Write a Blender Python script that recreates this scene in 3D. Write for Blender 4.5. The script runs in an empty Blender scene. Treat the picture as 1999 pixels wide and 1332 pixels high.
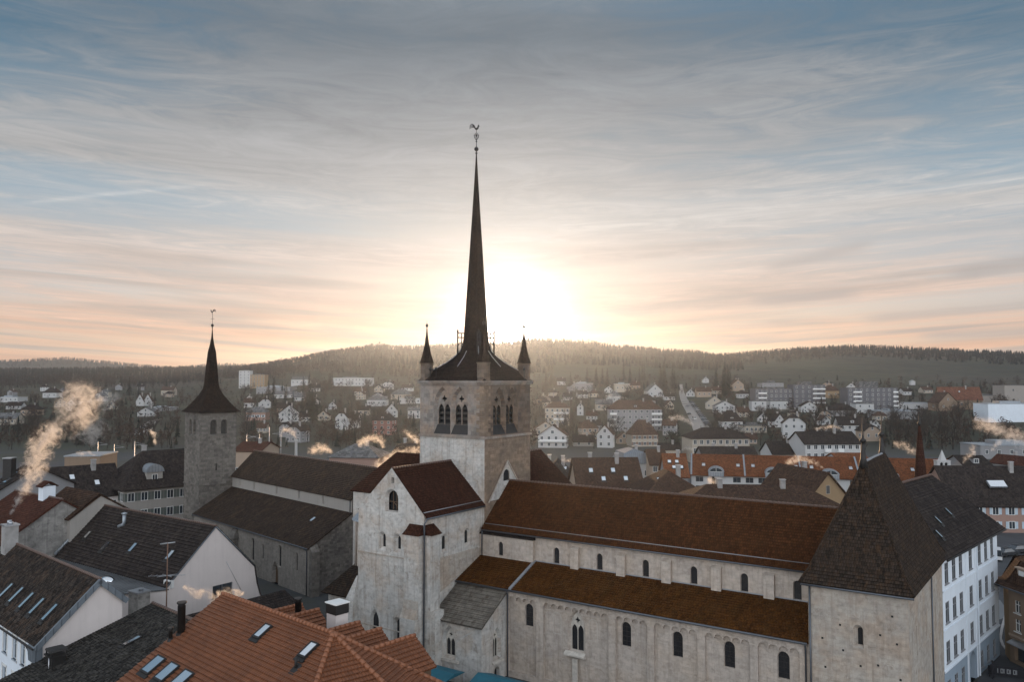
import bpy, bmesh, math, random
import numpy as np
from mathutils import Vector, Matrix
from mathutils.geometry import tessellate_polygon
R = math.radians
random.seed(7)
SC = bpy.context.scene
COL = SC.collection

# ------------------------------------------------------------------ camera, light, exposure
FPX, CX, CY, EYE = 1555.0, 999.5, 666.0, 31.0
PITCH = math.atan(74.0 / FPX)
cam = bpy.data.cameras.new('camera')
cam.sensor_width = 36.0
cam.lens = 36.0 * FPX / 1999.0
cam.clip_start, cam.clip_end = 0.5, 9000.0
cam_o = bpy.data.objects.new('camera', cam)
cam_o.location = (0, 0, EYE)
cam_o.rotation_euler = (R(90) + PITCH, 0, 0)
COL.objects.link(cam_o)
SC.camera = cam_o

SUN_EL, SUN_AZ = 4.1, -0.2          # degrees; azimuth from +Y towards +X
sd = Vector((math.sin(R(SUN_AZ)) * math.cos(R(SUN_EL)), math.cos(R(SUN_AZ)) * math.cos(R(SUN_EL)), math.sin(R(SUN_EL))))
sun = bpy.data.lights.new('sun', 'SUN')
sun.energy = 3.2
sun.angle = R(0.5)
sun.color = (1.0, 0.62, 0.33)
sun_o = bpy.data.objects.new('sun', sun)
sun_o.rotation_euler = (-sd).to_track_quat('-Z', 'Y').to_euler()
sun_o.location = (0, 0, 200)
COL.objects.link(sun_o)

SC.view_settings.view_transform = 'Standard'
SC.view_settings.look = 'None'
SC.view_settings.exposure = 0.0
SC.view_settings.gamma = 1.0
SC.view_settings.use_curve_mapping = False
SC.cycles.max_bounces = 5
SC.cycles.diffuse_bounces = 3
SC.cycles.glossy_bounces = 2
SC.cycles.volume_bounces = 1
SC.cycles.use_denoising = True


class NT:
    """small helper to write node trees"""
    def __init__(s, tree):
        s.t = tree; s.n = tree.nodes; s.l = tree.links; s.n.clear()

    def put(s, sock, v):
        if isinstance(v, bpy.types.NodeSocket): s.l.new(v, sock)
        elif v is not None:
            try: sock.default_value = v
            except Exception: sock.default_value = tuple(v) + (1.0,)

    def node(s, typ, ins=None, **attrs):
        n = s.n.new(typ)
        for k, v in attrs.items(): setattr(n, k, v)
        for k, v in (ins or {}).items(): s.put(n.inputs[k], v)
        return n

    def m(s, op, a, b=0.0, c=0.0, clamp=False):
        n = s.node('ShaderNodeMath', {0: a, 1: b, 2: c}, operation=op, use_clamp=clamp)
        return n.outputs[0]

    def mix(s, f, a, b, blend='MIX'):
        n = s.n.new('ShaderNodeMix'); n.data_type = 'RGBA'; n.blend_type = blend; n.clamp_factor = True
        s.put(n.inputs[0], f)
        for i, v in ((6, a), (7, b)):
            if not isinstance(v, bpy.types.NodeSocket): v = tuple(v)[:3] + (1.0,)
            s.put(n.inputs[i], v)
        return n.outputs[2]

    def ramp(s, f, stops, interp='LINEAR'):
        n = s.n.new('ShaderNodeValToRGB'); cr = n.color_ramp; cr.interpolation = interp
        while len(cr.elements) < len(stops): cr.elements.new(0.5)
        for e, (p, c) in zip(cr.elements, stops):
            e.position = p
            e.color = (c, c, c, 1) if isinstance(c, (int, float)) else tuple(c) + (1,)
        s.put(n.inputs[0], f)
        return n.outputs[0]

    def noise(s, vec, scale, detail=4, rough=0.55, dist=0.0):
        return s.node('ShaderNodeTexNoise', {'Vector': vec, 'Scale': scale, 'Detail': detail, 'Roughness': rough, 'Distortion': dist}).outputs[0]

    def mapping(s, vec, scale=(1, 1, 1), loc=(0, 0, 0), rot=(0, 0, 0)):
        return s.node('ShaderNodeMapping', {'Vector': vec, 'Location': loc, 'Rotation': rot, 'Scale': scale}).outputs[0]


def build_world():
    w = bpy.data.worlds.new('World'); SC.world = w; w.use_nodes = True
    k = NT(w.node_tree)
    d = k.node('ShaderNodeVectorMath', {0: k.node('ShaderNodeTexCoord').outputs['Generated']}, operation='NORMALIZE').outputs[0]
    xyz = k.node('ShaderNodeSeparateXYZ', {0: d})
    dx, dy, dz = xyz.outputs
    el = k.m('MAXIMUM', dz, 0.0)
    cosang = k.node('ShaderNodeVectorMath', {0: d, 1: tuple(sd)}, operation='DOT_PRODUCT').outputs['Value']
    ang = k.m('MULTIPLY', k.m('ARCCOSINE', k.m('MINIMUM', cosang, 0.999999)), 57.29578)
    sky = k.node('ShaderNodeTexSky', {}, sky_type='NISHITA', sun_disc=False, sun_elevation=R(SUN_EL), sun_rotation=R(SUN_AZ),
                 altitude=450.0, air_density=1.0, dust_density=1.5, ozone_density=1.5)
    clear = k.node('ShaderNodeVectorMath', {0: sky.outputs[0], 1: (0.022, 0.022, 0.024)}, operation='MULTIPLY').outputs[0]
    blue = k.ramp(el, [(0.0, (0.70, 0.48, 0.34)), (0.10, (0.52, 0.50, 0.50)), (0.22, (0.25, 0.35, 0.43)), (0.36, (0.065, 0.145, 0.215)), (0.47, (0.10, 0.18, 0.26)), (0.64, (0.42, 0.50, 0.60))])
    clear = k.node('ShaderNodeVectorMath', {0: clear, 1: blue}, operation='ADD').outputs[0]
    # thin cirrus on a flat layer high above, seen in perspective
    inv = k.m('DIVIDE', 1.0, k.m('ADD', el, 0.13))
    u = k.m('MULTIPLY', dx, inv); v = k.m('MULTIPLY', dy, inv)
    bend = k.m('ADD', v, k.m('MULTIPLY', k.m('MULTIPLY', u, u), 0.20))
    p = k.node('ShaderNodeCombineXYZ', {0: u, 1: bend, 2: 0.0}).outputs[0]
    n1 = k.noise(k.mapping(p, (0.34, 1.05, 1), (3.3, 1.2, 0), (0, 0, R(9))), 1.25, 3, 0.5, 0.5)
    n2 = k.noise(k.mapping(p, (1.3, 3.3, 1), (1.3, 7.2, 0), (0, 0, R(-18))), 2.1, 9, 0.68, 2.0)
    n3 = k.noise(k.mapping(p, (0.5, 2.4, 1), (5.1, 2.7, 0), (0, 0, R(5))), 1.3, 5, 0.55, 0.3)
    side = k.m('MULTIPLY', k.m('ABSOLUTE', dx), 0.30)
    mask = k.m('ADD', k.m('ADD', n1, k.m('MULTIPLY', k.m('SUBTRACT', n2, 0.5), 0.50)), k.m('SUBTRACT', 0.165, side))
    mask = k.node('ShaderNodeMapRange', {0: mask, 1: 0.34, 2: 0.70, 3: 0.06, 4: 0.95}, interpolation_type='SMOOTHSTEP').outputs[0]
    cloud = k.ramp(el, [(0.0, (0.80, 0.45, 0.26)), (0.045, (0.86, 0.54, 0.37)), (0.10, (0.74, 0.57, 0.475)), (0.19, (0.60, 0.57, 0.545)), (0.29, (0.38, 0.38, 0.385)), (0.40, (0.175, 0.205, 0.235)), (0.50, (0.26, 0.30, 0.34)), (0.64, (0.56, 0.60, 0.66))])
    tex = k.m('ADD', 0.74, k.m('MULTIPLY', n3, 0.52))
    tex = k.m('MULTIPLY', tex, k.m('ADD', 0.70, k.m('MULTIPLY', n2, 0.60)))
    cloud = k.node('ShaderNodeVectorMath', {0: cloud, 'Scale': tex}, operation='SCALE').outputs[0]
    # darker low bars of cloud close to the horizon
    bars = k.noise(k.mapping(p, (0.55, 1.7, 1), (9.3, 4.1, 0)), 1.15, 4, 0.5, 0.4)
    bars = k.m('MULTIPLY', k.ramp(bars, [(0.52, 0.0), (0.66, 1.0)]), k.ramp(el, [(0.01, 0.0), (0.035, 0.75), (0.11, 0.65), (0.19, 0.0)]))
    col = k.mix(mask, clear, cloud)
    col = k.mix(bars, col, (0.50, 0.43, 0.385))
    # bright aureole of the low sun in thin cloud
    def expo(scale): return k.m('POWER', 2.71828, k.m('DIVIDE', ang, -scale))
    g1 = k.m('MULTIPLY', expo(0.95), 20.0)
    g2 = k.m('MULTIPLY', expo(6.5), 0.30)
    a1 = k.node('ShaderNodeVectorMath', {0: (1.0, 0.93, 0.86), 'Scale': g1}, operation='SCALE').outputs[0]
    a2 = k.node('ShaderNodeVectorMath', {0: (1.0, 0.94, 0.86), 'Scale': g2}, operation='SCALE').outputs[0]
    col = k.node('ShaderNodeVectorMath', {0: col, 1: a1}, operation='ADD').outputs[0]
    col = k.node('ShaderNodeVectorMath', {0: col, 1: a2}, operation='ADD').outputs[0]
    # two old contrails, blown soft
    def contrail(p0, p1, width, amp, eps):
        a, b = Vector(p0).normalized(), Vector(p1).normalized(); n = a.cross(b).normalized(); mid = (a + b).normalized()
        dist = k.m('DIVIDE', k.node('ShaderNodeVectorMath', {0: d, 1: tuple(n)}, operation='DOT_PRODUCT').outputs['Value'], width)
        dist = k.m('ADD', dist, k.m('MULTIPLY', k.m('SUBTRACT', n3, .5), 1.6))
        line = k.m('POWER', 2.71828, k.m('MULTIPLY', k.m('MULTIPLY', dist, dist), -1.0))
        along = k.node('ShaderNodeVectorMath', {0: d, 1: tuple(mid)}, operation='DOT_PRODUCT').outputs['Value']
        fade = k.node('ShaderNodeMapRange', {0: along, 1: a.dot(mid) - eps, 2: a.dot(mid) * .5 + .5, 3: 0.0, 4: amp}, interpolation_type='SMOOTHSTEP').outputs[0]
        return k.m('MULTIPLY', line, k.m('MULTIPLY', fade, n2))
    def dirv(px, py):
        x = (px - CX) / FPX; y = (CY - py) / FPX; return (x, math.cos(PITCH) - y * math.sin(PITCH), math.sin(PITCH) + y * math.cos(PITCH))
    for c0, c1, w_, a_ in ((dirv(1040, 462), dirv(2300, 312),   .0026, .34), (dirv(90, 392), dirv(370, 364), .0024, .34)):
        col = k.mix(contrail(c0, c1, w_, a_, .004), col, (0.92, 0.87, 0.82))
    for c0, c1, w_, a_ in ((dirv(1480, 586), dirv(1660, 572), .0085, 1.1), (dirv(1510, 522), dirv(1690, 478), .0075, .9), (dirv(1880, 532), dirv(2060, 500), .008, 1.3), (dirv(1690, 622), dirv(2050, 590), .006, .9), (dirv(1800, 655), dirv(2100, 642), .006, 1.1), (dirv(620, 640), dirv(830, 668), .006, .8)):
        col = k.mix(contrail(c0, c1, w_, a_, .0012), col, (0.46, 0.42, 0.40))
    # unseen western sky behind the camera, brightened to give the walls fill light
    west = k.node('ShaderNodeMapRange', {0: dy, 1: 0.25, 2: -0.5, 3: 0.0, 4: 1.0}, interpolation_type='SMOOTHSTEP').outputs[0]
    fill_sky = k.ramp(el, [(0.0, (1.75, 1.75, 1.78)), (0.22, (2.10, 2.18, 2.30)), (0.45, (1.25, 1.36, 1.50)), (0.72, (0.72, 0.82, 0.95)), (1.0, (0.50, 0.59, 0.70))])
    col = k.mix(west, col, fill_sky)
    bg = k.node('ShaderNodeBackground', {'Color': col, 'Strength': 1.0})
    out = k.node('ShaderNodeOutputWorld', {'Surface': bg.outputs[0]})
    w.cycles.sampling_method = 'MANUAL'
    w.cycles.sample_map_resolution = 1024


build_world()


# ------------------------------------------------------------------ pixel <-> place helpers (places are then real 3-D points)
cp_, sp_ = math.cos(PITCH), math.sin(PITCH)
def ray(px, py):
    x = (px - CX) / FPX; y = (CY - py) / FPX
    return Vector((x, cp_ - y * sp_, sp_ + y * cp_))
def at_depth(px, py, Y):
    d = ray(px, py); return Vector((0, 0, EYE)) + d * (Y / d.y)
def at_height(px, py, z):
    d = ray(px, py); return Vector((0, 0, EYE)) + d * ((z - EYE) / d.z)

CREST_X = [-600, 0, 130, 300, 470, 520, 560, 600, 640, 700, 740, 800, 850, 900, 985, 1040, 1100, 1180, 1240, 1300, 1360, 1400, 1440, 1520, 1600, 1640, 1700, 1750, 1850, 1950, 1999, 2600]
CREST_Y = [720, 719, 718, 716, 714, 709, 701, 694, 686, 678, 674, 676, 675, 672, 669, 661, 664, 672, 677, 682, 686, 692, 690, 682, 678, 675, 676, 678, 682, 686, 688, 692]
FAR_X = [-600, 0, 60, 130, 200, 285, 340, 420, 500, 2600]
FAR_Y = [709, 708, 706, 702, 709, 717, 722, 714, 716, 720]
MID_Y = [-500, 0, 380, 500, 700, 900, 1250, 1900, 2600, 5000]
MID_Z = [0, 0, 0, 4, 14, 24, 42, 50, 40, 40]
def sstep(t):
    t = min(1.0, max(0.0, t)); return t * t * (3 - 2 * t)
def gz(X, Y):
    u = X / max(Y, 300.0); px = CX + FPX * u
    left = sstep((-u - 0.22) / 0.22)
    m = float(np.interp(Y, MID_Y, MID_Z)) * (1 - 0.5 * left)
    if Y > 380: m += (math.sin(X * 0.021 + Y * 0.013) + math.sin(X * 0.009 - Y * 0.017)) * min(1.2, (Y - 380) * 0.004)
    zc = EYE + (740 - float(np.interp(px, CREST_X, CREST_Y))) / FPX * 1900 - 12
    t = sstep((Y - 1130) / 740.0); fall = 0.5 * sstep((Y - 1950) / 900.0)
    h = m + max(0.0, zc - m) * t * (1 - fall)
    zf = EYE + (740 - float(np.interp(px, FAR_X, FAR_Y))) / FPX * 3700
    tf = sstep((Y - 2700) / 1000.0) * (1 - 0.6 * sstep((Y - 3750) / 700.0))
    return max(h, zf * tf)
def on_ground(px, py, y0=150.0):
    d = ray(px, py); Y = y0
    while Y < 4000:
        P = Vector((0, 0, EYE)) + d * (Y / d.y)
        if P.z <= gz(P.x, P.y): return P
        Y += 1.5
    return P


# ------------------------------------------------------------------ materials
MATS = {}
def new_mat(name):
    m = bpy.data.materials.new(name); m.use_nodes = True
    MATS[name] = m
    return m, NT(m.node_tree)

def finish(k, col, rough=0.8, bump=None, bstr=0.4, bdist=0.05, metallic=0.0, spec=0.4):
    b = k.node('ShaderNodeBsdfPrincipled', {'Base Color': col, 'Roughness': rough, 'Metallic': metallic, 'Specular IOR Level': spec})
    if bump is not None:
        bn = k.node('ShaderNodeBump', {'Height': bump, 'Strength': bstr, 'Distance': bdist})
        k.l.new(bn.outputs[0], b.inputs['Normal'])
    k.node('ShaderNodeOutputMaterial', {'Surface': b.outputs[0]})

def shade(c, f): return tuple(min(1.0, x * f) for x in c)

def mat_plain(name, c, rough=0.8, var=0.15, scale=1.0, metallic=0.0, spec=0.4):
    m, k = new_mat(name)
    uv = k.node('ShaderNodeTexCoord').outputs['Object']
    n = k.noise(uv, scale, 5, 0.6)
    col = k.mix(n, shade(c, 1 - var * 2), shade(c, 1 + var * 2))
    finish(k, col, rough, n, 0.15, 0.03, metallic, spec)
    return m

def mat_tile(name, c1, c2, tw=0.22, rh=0.3, patch=None, patch_amt=0.5, rough=0.9, saw=0.6, spec=0.08, pscale=0.35, var=0.35, gap=0.3):
    """clay tiles laid in courses; UV are metres along the eave and up the slope"""
    c1, c2 = shade(c1, .76), shade(c2, .76); patch = None if patch is None else shade(patch, .76)
    m, k = new_mat(name)
    uv = k.node('ShaderNodeTexCoord').outputs['UV']
    xy = k.node('ShaderNodeSeparateXYZ', {0: uv})
    br = k.node('ShaderNodeTexBrick', {'Vector': uv, 'Color1': c1 + (1,), 'Color2': c2 + (1,), 'Mortar': shade(c1, gap) + (1,), 'Scale': 1.0,
                'Mortar Size': 0.018, 'Mortar Smooth': 0.3, 'Bias': 0.0, 'Brick Width': tw, 'Row Height': rh})
    col = br.outputs[0]
    # every tile fired a little differently
    cell = k.node('ShaderNodeCombineXYZ', {0: k.m('FLOOR', k.m('DIVIDE', xy.outputs[0], tw)), 1: k.m('FLOOR', k.m('DIVIDE', xy.outputs[1], rh)), 2: 0.0}).outputs[0]
    wn = k.node('ShaderNodeTexWhiteNoise', {'Vector': cell}).outputs['Value']
    col = k.mix(1.0, col, k.ramp(wn, [(0.0, 1 - var), (0.55, 1.0), (1.0, 1 + var)]), 'MULTIPLY')
    big = k.noise(uv, pscale, 6, 0.65, 0.4)
    col = k.mix(1.0, col, k.ramp(big, [(0.25, 0.72), (0.75, 1.22)]), 'MULTIPLY')
    if patch is not None:
        f = k.m('MULTIPLY', k.ramp(k.noise(k.mapping(uv, (1, 0.5, 1), (4.2, 9.1, 0)), pscale * 2.4, 8, 0.7, 0.5), [(0.50, 0.0), (0.66, 1.0)]), patch_amt)
        col = k.mix(f, col, patch)
    h = k.m('SUBTRACT', 1.0, k.m('FRACT', k.m('DIVIDE', xy.outputs[1], rh)))
    wav = k.m('ABSOLUTE', k.m('SINE', k.m('MULTIPLY', xy.outputs[0], math.pi / tw)))
    h = k.m('ADD', k.m('MULTIPLY', h, saw), k.m('MULTIPLY', wav, 0.5))
    h = k.m('ADD', h, k.m('MULTIPLY', wn, 0.3))
    finish(k, col, rough, h, 0.75, 0.06, 0.0, spec)
    return m

def mat_stone(name, c, dark, bw=0.55, bh=0.28, stain=(0.2, 0.16, 0.12), stain_amt=0.45, block=0.17, rough=0.9, warm=None, warm_amt=0.0, streak=0.35):
    """coursed limestone under thin lime wash, with weather stains"""
    m, k = new_mat(name)
    uv = k.node('ShaderNodeTexCoord').outputs['UV']
    wob = k.node('ShaderNodeVectorMath', {0: uv, 1: k.node('ShaderNodeVectorMath', {0: k.node('ShaderNodeTexNoise', {'Vector': uv, 'Scale': 1.6, 'Detail': 2}).outputs[1], 'Scale': 0.10}, operation='SCALE').outputs[0]}, operation='ADD').outputs[0]
    br = k.node('ShaderNodeTexBrick', {'Vector': wob, 'Color1': (1, 1, 1, 1), 'Color2': (1 - block * 1.1,) * 3 + (1,), 'Mortar': (1 - block * 0.7,) * 3 + (1,), 'Scale': 1.0,
                'Mortar Size': 0.02, 'Mortar Smooth': 0.6, 'Bias': -0.2, 'Brick Width': bw, 'Row Height': bh})
    n1 = k.noise(uv, 0.22, 7, 0.68, 0.3)
    n2 = k.noise(uv, 1.7, 8, 0.7, 0.4)
    col = k.mix(k.ramp(n1, [(0.3, 0.0), (0.7, 1.0)]), dark, c)
    if warm is not None:
        wf = k.m('MULTIPLY', k.ramp(k.noise(k.mapping(uv, (1, 1, 1), (17.3, 3.1, 0)), 0.33, 5, 0.6, 0.2), [(0.45, 0.0), (0.62, 1.0)]), warm_amt)
        col = k.mix(wf, col, warm)
    col = k.mix(1.0, col, br.outputs[0], 'MULTIPLY')
    col = k.mix(1.0, col, k.ramp(n2, [(0.25, 0.62), (0.5, 0.98), (0.8, 1.14)]), 'MULTIPLY')
    st = k.noise(k.mapping(uv, (2.4, 0.16, 1), (2.2, 0, 0)), 1.0, 6, 0.65, 0.2)
    col = k.mix(k.m('MULTIPLY', k.ramp(st, [(0.5, 0.0), (0.75, 1.0)]), streak), col, stain)
    blot = k.noise(k.mapping(uv, (1, 1, 1), (7.7, 3.3, 0)), 0.9, 9, 0.75, 0.6)
    col = k.mix(k.m('MULTIPLY', k.ramp(blot, [(0.55, 0.0), (0.70, 1.0)]), stain_amt), col, stain)
    h = k.m('ADD', k.m('MULTIPLY', br.outputs[1], -0.6), k.m('MULTIPLY', n2, 1.4))
    finish(k, col, rough, h, 0.5, 0.05, 0.0, 0.2)
    return m

def mat_plaster(name, c, dirt=0.3, streak=0.3, rough=0.9):
    m, k = new_mat(name)
    uv = k.node('ShaderNodeTexCoord').outputs['UV']
    n1 = k.noise(uv, 0.35, 6, 0.65, 0.3); n2 = k.noise(uv, 6.0, 4, 0.6)
    col = k.mix(n1, shade(c, 1 - dirt), shade(c, 1 + dirt * 0.4))
    st = k.noise(k.mapping(uv, (1.8, 0.12, 1)), 1.2, 5, 0.6)
    col = k.mix(k.m('MULTIPLY', k.ramp(st, [(0.48, 0.0), (0.75, 1.0)]), streak), col, shade(c, 0.55))
    finish(k, col, rough, n2, 0.2, 0.02, 0.0, 0.2)
    return m

def mat_seam(name, c, w=0.5, rough=0.45, metallic=0.7):
    m, k = new_mat(name)
    uv = k.node('ShaderNodeTexCoord').outputs['UV']
    xy = k.node('ShaderNodeSeparateXYZ', {0: uv})
    f = k.m('FRACT', k.m('DIVIDE', xy.outputs[0], w))
    seam = k.ramp(f, [(0.0, 1.0), (0.12, 0.0), (0.88, 0.0), (1.0, 1.0)])
    n = k.noise(uv, 0.8, 6, 0.65)
    col = k.mix(n, shade(c, 0.6), shade(c, 1.35))
    col = k.mix(seam, col, shade(c, 0.55))
    finish(k, col, rough, seam, 0.6, 0.05, metallic)
    return m

mat_stone('abbey_stone', (0.63, 0.605, 0.565), (0.44, 0.425, 0.40), stain=(0.19, 0.155, 0.125), stain_amt=0.85, streak=0.62, warm=(0.47, 0.36, 0.27), warm_amt=0.5)
mat_stone('nave_stone', (0.58, 0.505, 0.435), (0.43, 0.375, 0.33), stain=(0.23, 0.185, 0.15), stain_amt=0.55, streak=0.58, warm=(0.52, 0.42, 0.33), warm_amt=0.5)
mat_stone('dressed_stone', (0.62, 0.57, 0.50), (0.50, 0.46, 0.41), bw=0.9, bh=0.55, stain_amt=0.2, block=0.12, streak=0.2)
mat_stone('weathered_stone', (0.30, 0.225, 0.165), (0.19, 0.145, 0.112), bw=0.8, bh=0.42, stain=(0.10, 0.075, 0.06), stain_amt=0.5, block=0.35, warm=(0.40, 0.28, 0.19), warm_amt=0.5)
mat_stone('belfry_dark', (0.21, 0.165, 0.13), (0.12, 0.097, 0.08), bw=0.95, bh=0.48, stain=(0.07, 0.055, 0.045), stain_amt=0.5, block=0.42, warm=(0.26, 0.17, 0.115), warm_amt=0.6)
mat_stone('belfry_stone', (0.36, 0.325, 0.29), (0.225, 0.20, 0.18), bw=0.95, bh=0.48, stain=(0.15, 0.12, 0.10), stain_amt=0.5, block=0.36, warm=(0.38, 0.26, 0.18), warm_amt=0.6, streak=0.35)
mat_stone('gatehouse_stone', (0.50, 0.45, 0.39), (0.37, 0.335, 0.295), stain=(0.17, 0.125, 0.095), stain_amt=0.7, warm=(0.44, 0.325, 0.235), warm_amt=0.5, streak=0.5)
mat_stone('grey_ashlar', (0.235, 0.213, 0.187), (0.145, 0.131, 0.117), bw=0.8, bh=0.42, stain=(0.07, 0.06, 0.05), stain_amt=0.4, block=0.4)
mat_stone('rubble_stone', (0.235, 0.215, 0.19), (0.135, 0.125, 0.115), bw=0.6, bh=0.35, stain=(0.06, 0.05, 0.045), stain_amt=0.5, block=0.5)
mat_stone('parish_plaster', (0.36, 0.325, 0.285), (0.25, 0.225, 0.20), stain=(0.12, 0.10, 0.085), stain_amt=0.5, block=0.15)
mat_stone('mouldy_plaster', (0.40, 0.38, 0.35), (0.13, 0.125, 0.12), bw=0.7, bh=0.4, stain=(0.07, 0.065, 0.06), stain_amt=0.85, block=0.2, streak=0.5)
mat_tile('church_tile', (0.100, 0.037, 0.013), (0.074, 0.029, 0.011), 0.24, 0.32, (0.10, 0.05, 0.022), 0.25)
mat_tile('transept_tile', (0.074, 0.029, 0.017), (0.052, 0.022, 0.014), 0.22, 0.30, (0.06, 0.032, 0.022), 0.3)
mat_tile('aisle_tile', (0.112, 0.042, 0.009), (0.083, 0.032, 0.008), 0.26, 0.36, (0.10, 0.055, 0.018), 0.4)
mat_tile('gatehouse_tile', (0.058, 0.042, 0.032), (0.038, 0.030, 0.025), 0.2, 0.28, (0.13, 0.07, 0.035), 0.5, pscale=1.1)
mat_tile('slab_tile', (0.215, 0.19, 0.158), (0.185, 0.163, 0.138), 0.7, 0.5, (0.07, 0.045, 0.03), 0.75, saw=0.3, var=0.14, pscale=0.7, gap=0.6)
mat_tile('spire_tile', (0.034, 0.024, 0.019), (0.024, 0.018, 0.015), 0.2, 0.25, (0.055, 0.032, 0.02), 0.35)
mat_tile('spire_tile_red', (0.075, 0.034, 0.024), (0.055, 0.026, 0.019), 0.2, 0.25)
mat_tile('parish_tile', (0.072, 0.052, 0.040), (0.050, 0.037, 0.030), 0.22, 0.3, (0.17, 0.10, 0.06), 0.35)
mat_tile('dark_tile', (0.056, 0.045, 0.041), (0.038, 0.032, 0.030), 0.3, 0.36, (0.11, 0.085, 0.07), 0.35)
mat_tile('mottled_tile', (0.070, 0.056, 0.047), (0.040, 0.034, 0.031), 0.18, 0.26, (0.15, 0.095, 0.065), 0.6, pscale=0.5, var=0.6)
mat_tile('mossy_tile', (0.085, 0.078, 0.070), (0.045, 0.042, 0.040), 0.17, 0.24, (0.16, 0.145, 0.12), 0.45, pscale=0.9, var=0.8)
mat_tile('orange_tile', (0.280, 0.102, 0.044), (0.232, 0.084, 0.037), 0.22, 0.34, (0.15, 0.065, 0.038), 0.4, rough=0.6, spec=0.3, saw=0.2, var=0.14, gap=0.45)
mat_tile('rust_tile', (0.125, 0.050, 0.033), (0.09, 0.037, 0.026), 0.2, 0.28, (0.10, 0.06, 0.045), 0.5)
mat_tile('row_tile', (0.26, 0.095, 0.042), (0.20, 0.075, 0.036), 0.3, 0.34, (0.2, 0.09, 0.05), 0.3)
mat_tile('brown_tile', (0.100, 0.058, 0.040), (0.070, 0.043, 0.031), 0.3, 0.34, (0.08, 0.06, 0.05), 0.5)
mat_tile('far_dark', (0.05, 0.041, 0.037), (0.036, 0.031, 0.029), 0.4, 0.5)
mat_tile('far_brown', (0.120, 0.075, 0.055), (0.090, 0.058, 0.045), 0.4, 0.5)
mat_tile('far_grey', (0.20, 0.20, 0.20), (0.16, 0.16, 0.16), 0.8, 0.8)
mat_tile('far_red', (0.23, 0.10, 0.065), (0.17, 0.078, 0.052), 0.4, 0.5)
mat_seam('corrugated', (0.12, 0.125, 0.13), 0.42, 0.5, 0.3)
mat_seam('zinc', (0.32, 0.35, 0.38), 0.6, 0.45, 0.6)
mat_seam('zinc_blue', (0.16, 0.185, 0.21), 0.6, 0.5, 0.3)
mat_plain('ridge_clay', (0.085, 0.042, 0.026), 0.42, 0.25, 3, 0.0, 0.9)
mat_plain('ridge_orange', (0.24, 0.09, 0.04), 0.55, 0.2, 3, 0.0, 0.5)
mat_plain('lead', (0.30, 0.31, 0.33), 0.5, 0.15, 1.5, 0.5)
mat_plain('copper_pipe', (0.11, 0.12, 0.135), 0.45, 0.1, 2, 0.6)
mat_plain('iron', (0.035, 0.033, 0.032), 0.55, 0.2, 3, 0.5)
mat_plain('gilt', (0.36, 0.24, 0.09), 0.4, 0.2, 3, 0.8)
mat_plain('steel', (0.42, 0.43, 0.45), 0.35, 0.1, 2, 0.8)
mat_plain('dark_void', (0.012, 0.012, 0.013), 0.9, 0.1, 2)
mat_plain('louvre', (0.045, 0.042, 0.038), 0.85, 0.3, 2)
mat_plain('old_glass', (0.022, 0.022, 0.024), 0.25, 0.3, 4, 0.0, 0.5)
mat_plain('glass', (0.035, 0.045, 0.055), 0.08, 0.2, 1.5, 0.0, 0.8)
mat_plain('skylight_glass', (0.95, 0.97, 0.99), 0.08, 0.02, 1, 1.0, 0.8)
mat_plain('white_paint', (0.72, 0.72, 0.70), 0.6, 0.05, 1)
mat_plain('grey_paint', (0.25, 0.26, 0.27), 0.6, 0.1, 1)
mat_plain('blue_grey_paint', (0.33, 0.38, 0.43), 0.6, 0.08, 1)
mat_plain('shutter_green', (0.10, 0.115, 0.105), 0.7, 0.1, 1)
mat_plain('shutter_brown', (0.16, 0.09, 0.06), 0.7, 0.1, 1)
mat_plain('shutter_blue', (0.42, 0.50, 0.56), 0.7, 0.1, 1)
mat_plain('concrete', (0.30, 0.29, 0.28), 0.9, 0.25, 1.2)
mat_plain('wood', (0.12, 0.075, 0.045), 0.8, 0.25, 2)
mat_plain('teal_canvas', (0.015, 0.105, 0.145), 0.7, 0.2, 1)
mat_plain('bark', (0.026, 0.022, 0.019), 0.95, 0.3, 2)
mat_plain('twigs', (0.030, 0.026, 0.022), 0.95, 0.3, 1)
mat_plain('twigs_red', (0.045, 0.030, 0.022), 0.95, 0.3, 1)
mat_plain('needles', (0.015, 0.020, 0.015), 0.95, 0.4, 0.8)
mat_plain('evergreen', (0.022, 0.027, 0.018), 0.95, 0.4, 0.8)
mat_plain('forest_mix', (0.042, 0.043, 0.034), 0.95, 0.4, 0.02)
mat_plain('rubber', (0.02, 0.02, 0.02), 0.8, 0.1, 1)
mat_plain('cloth_dark', (0.018, 0.018, 0.022), 0.9, 0.2, 4)
mat_plain('skin', (0.45, 0.28, 0.2), 0.6, 0.05, 4)
mat_plain('car_white', (0.70, 0.70, 0.70), 0.3, 0.03, 1)
mat_plain('car_dark', (0.03, 0.032, 0.036), 0.3, 0.03, 1)
mat_plain('car_grey', (0.25, 0.26, 0.27), 0.3, 0.03, 1)
mat_plain('car_red', (0.25, 0.03, 0.02), 0.3, 0.03, 1)
mat_plain('asphalt', (0.055, 0.057, 0.062), 0.8, 0.25, 0.3)
mat_plain('wet_road', (0.09, 0.092, 0.096), 0.33, 0.25, 0.12, 0.0, 0.9)
mat_plain('kerb_stone', (0.36, 0.35, 0.34), 0.85, 0.15, 1)
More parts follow.
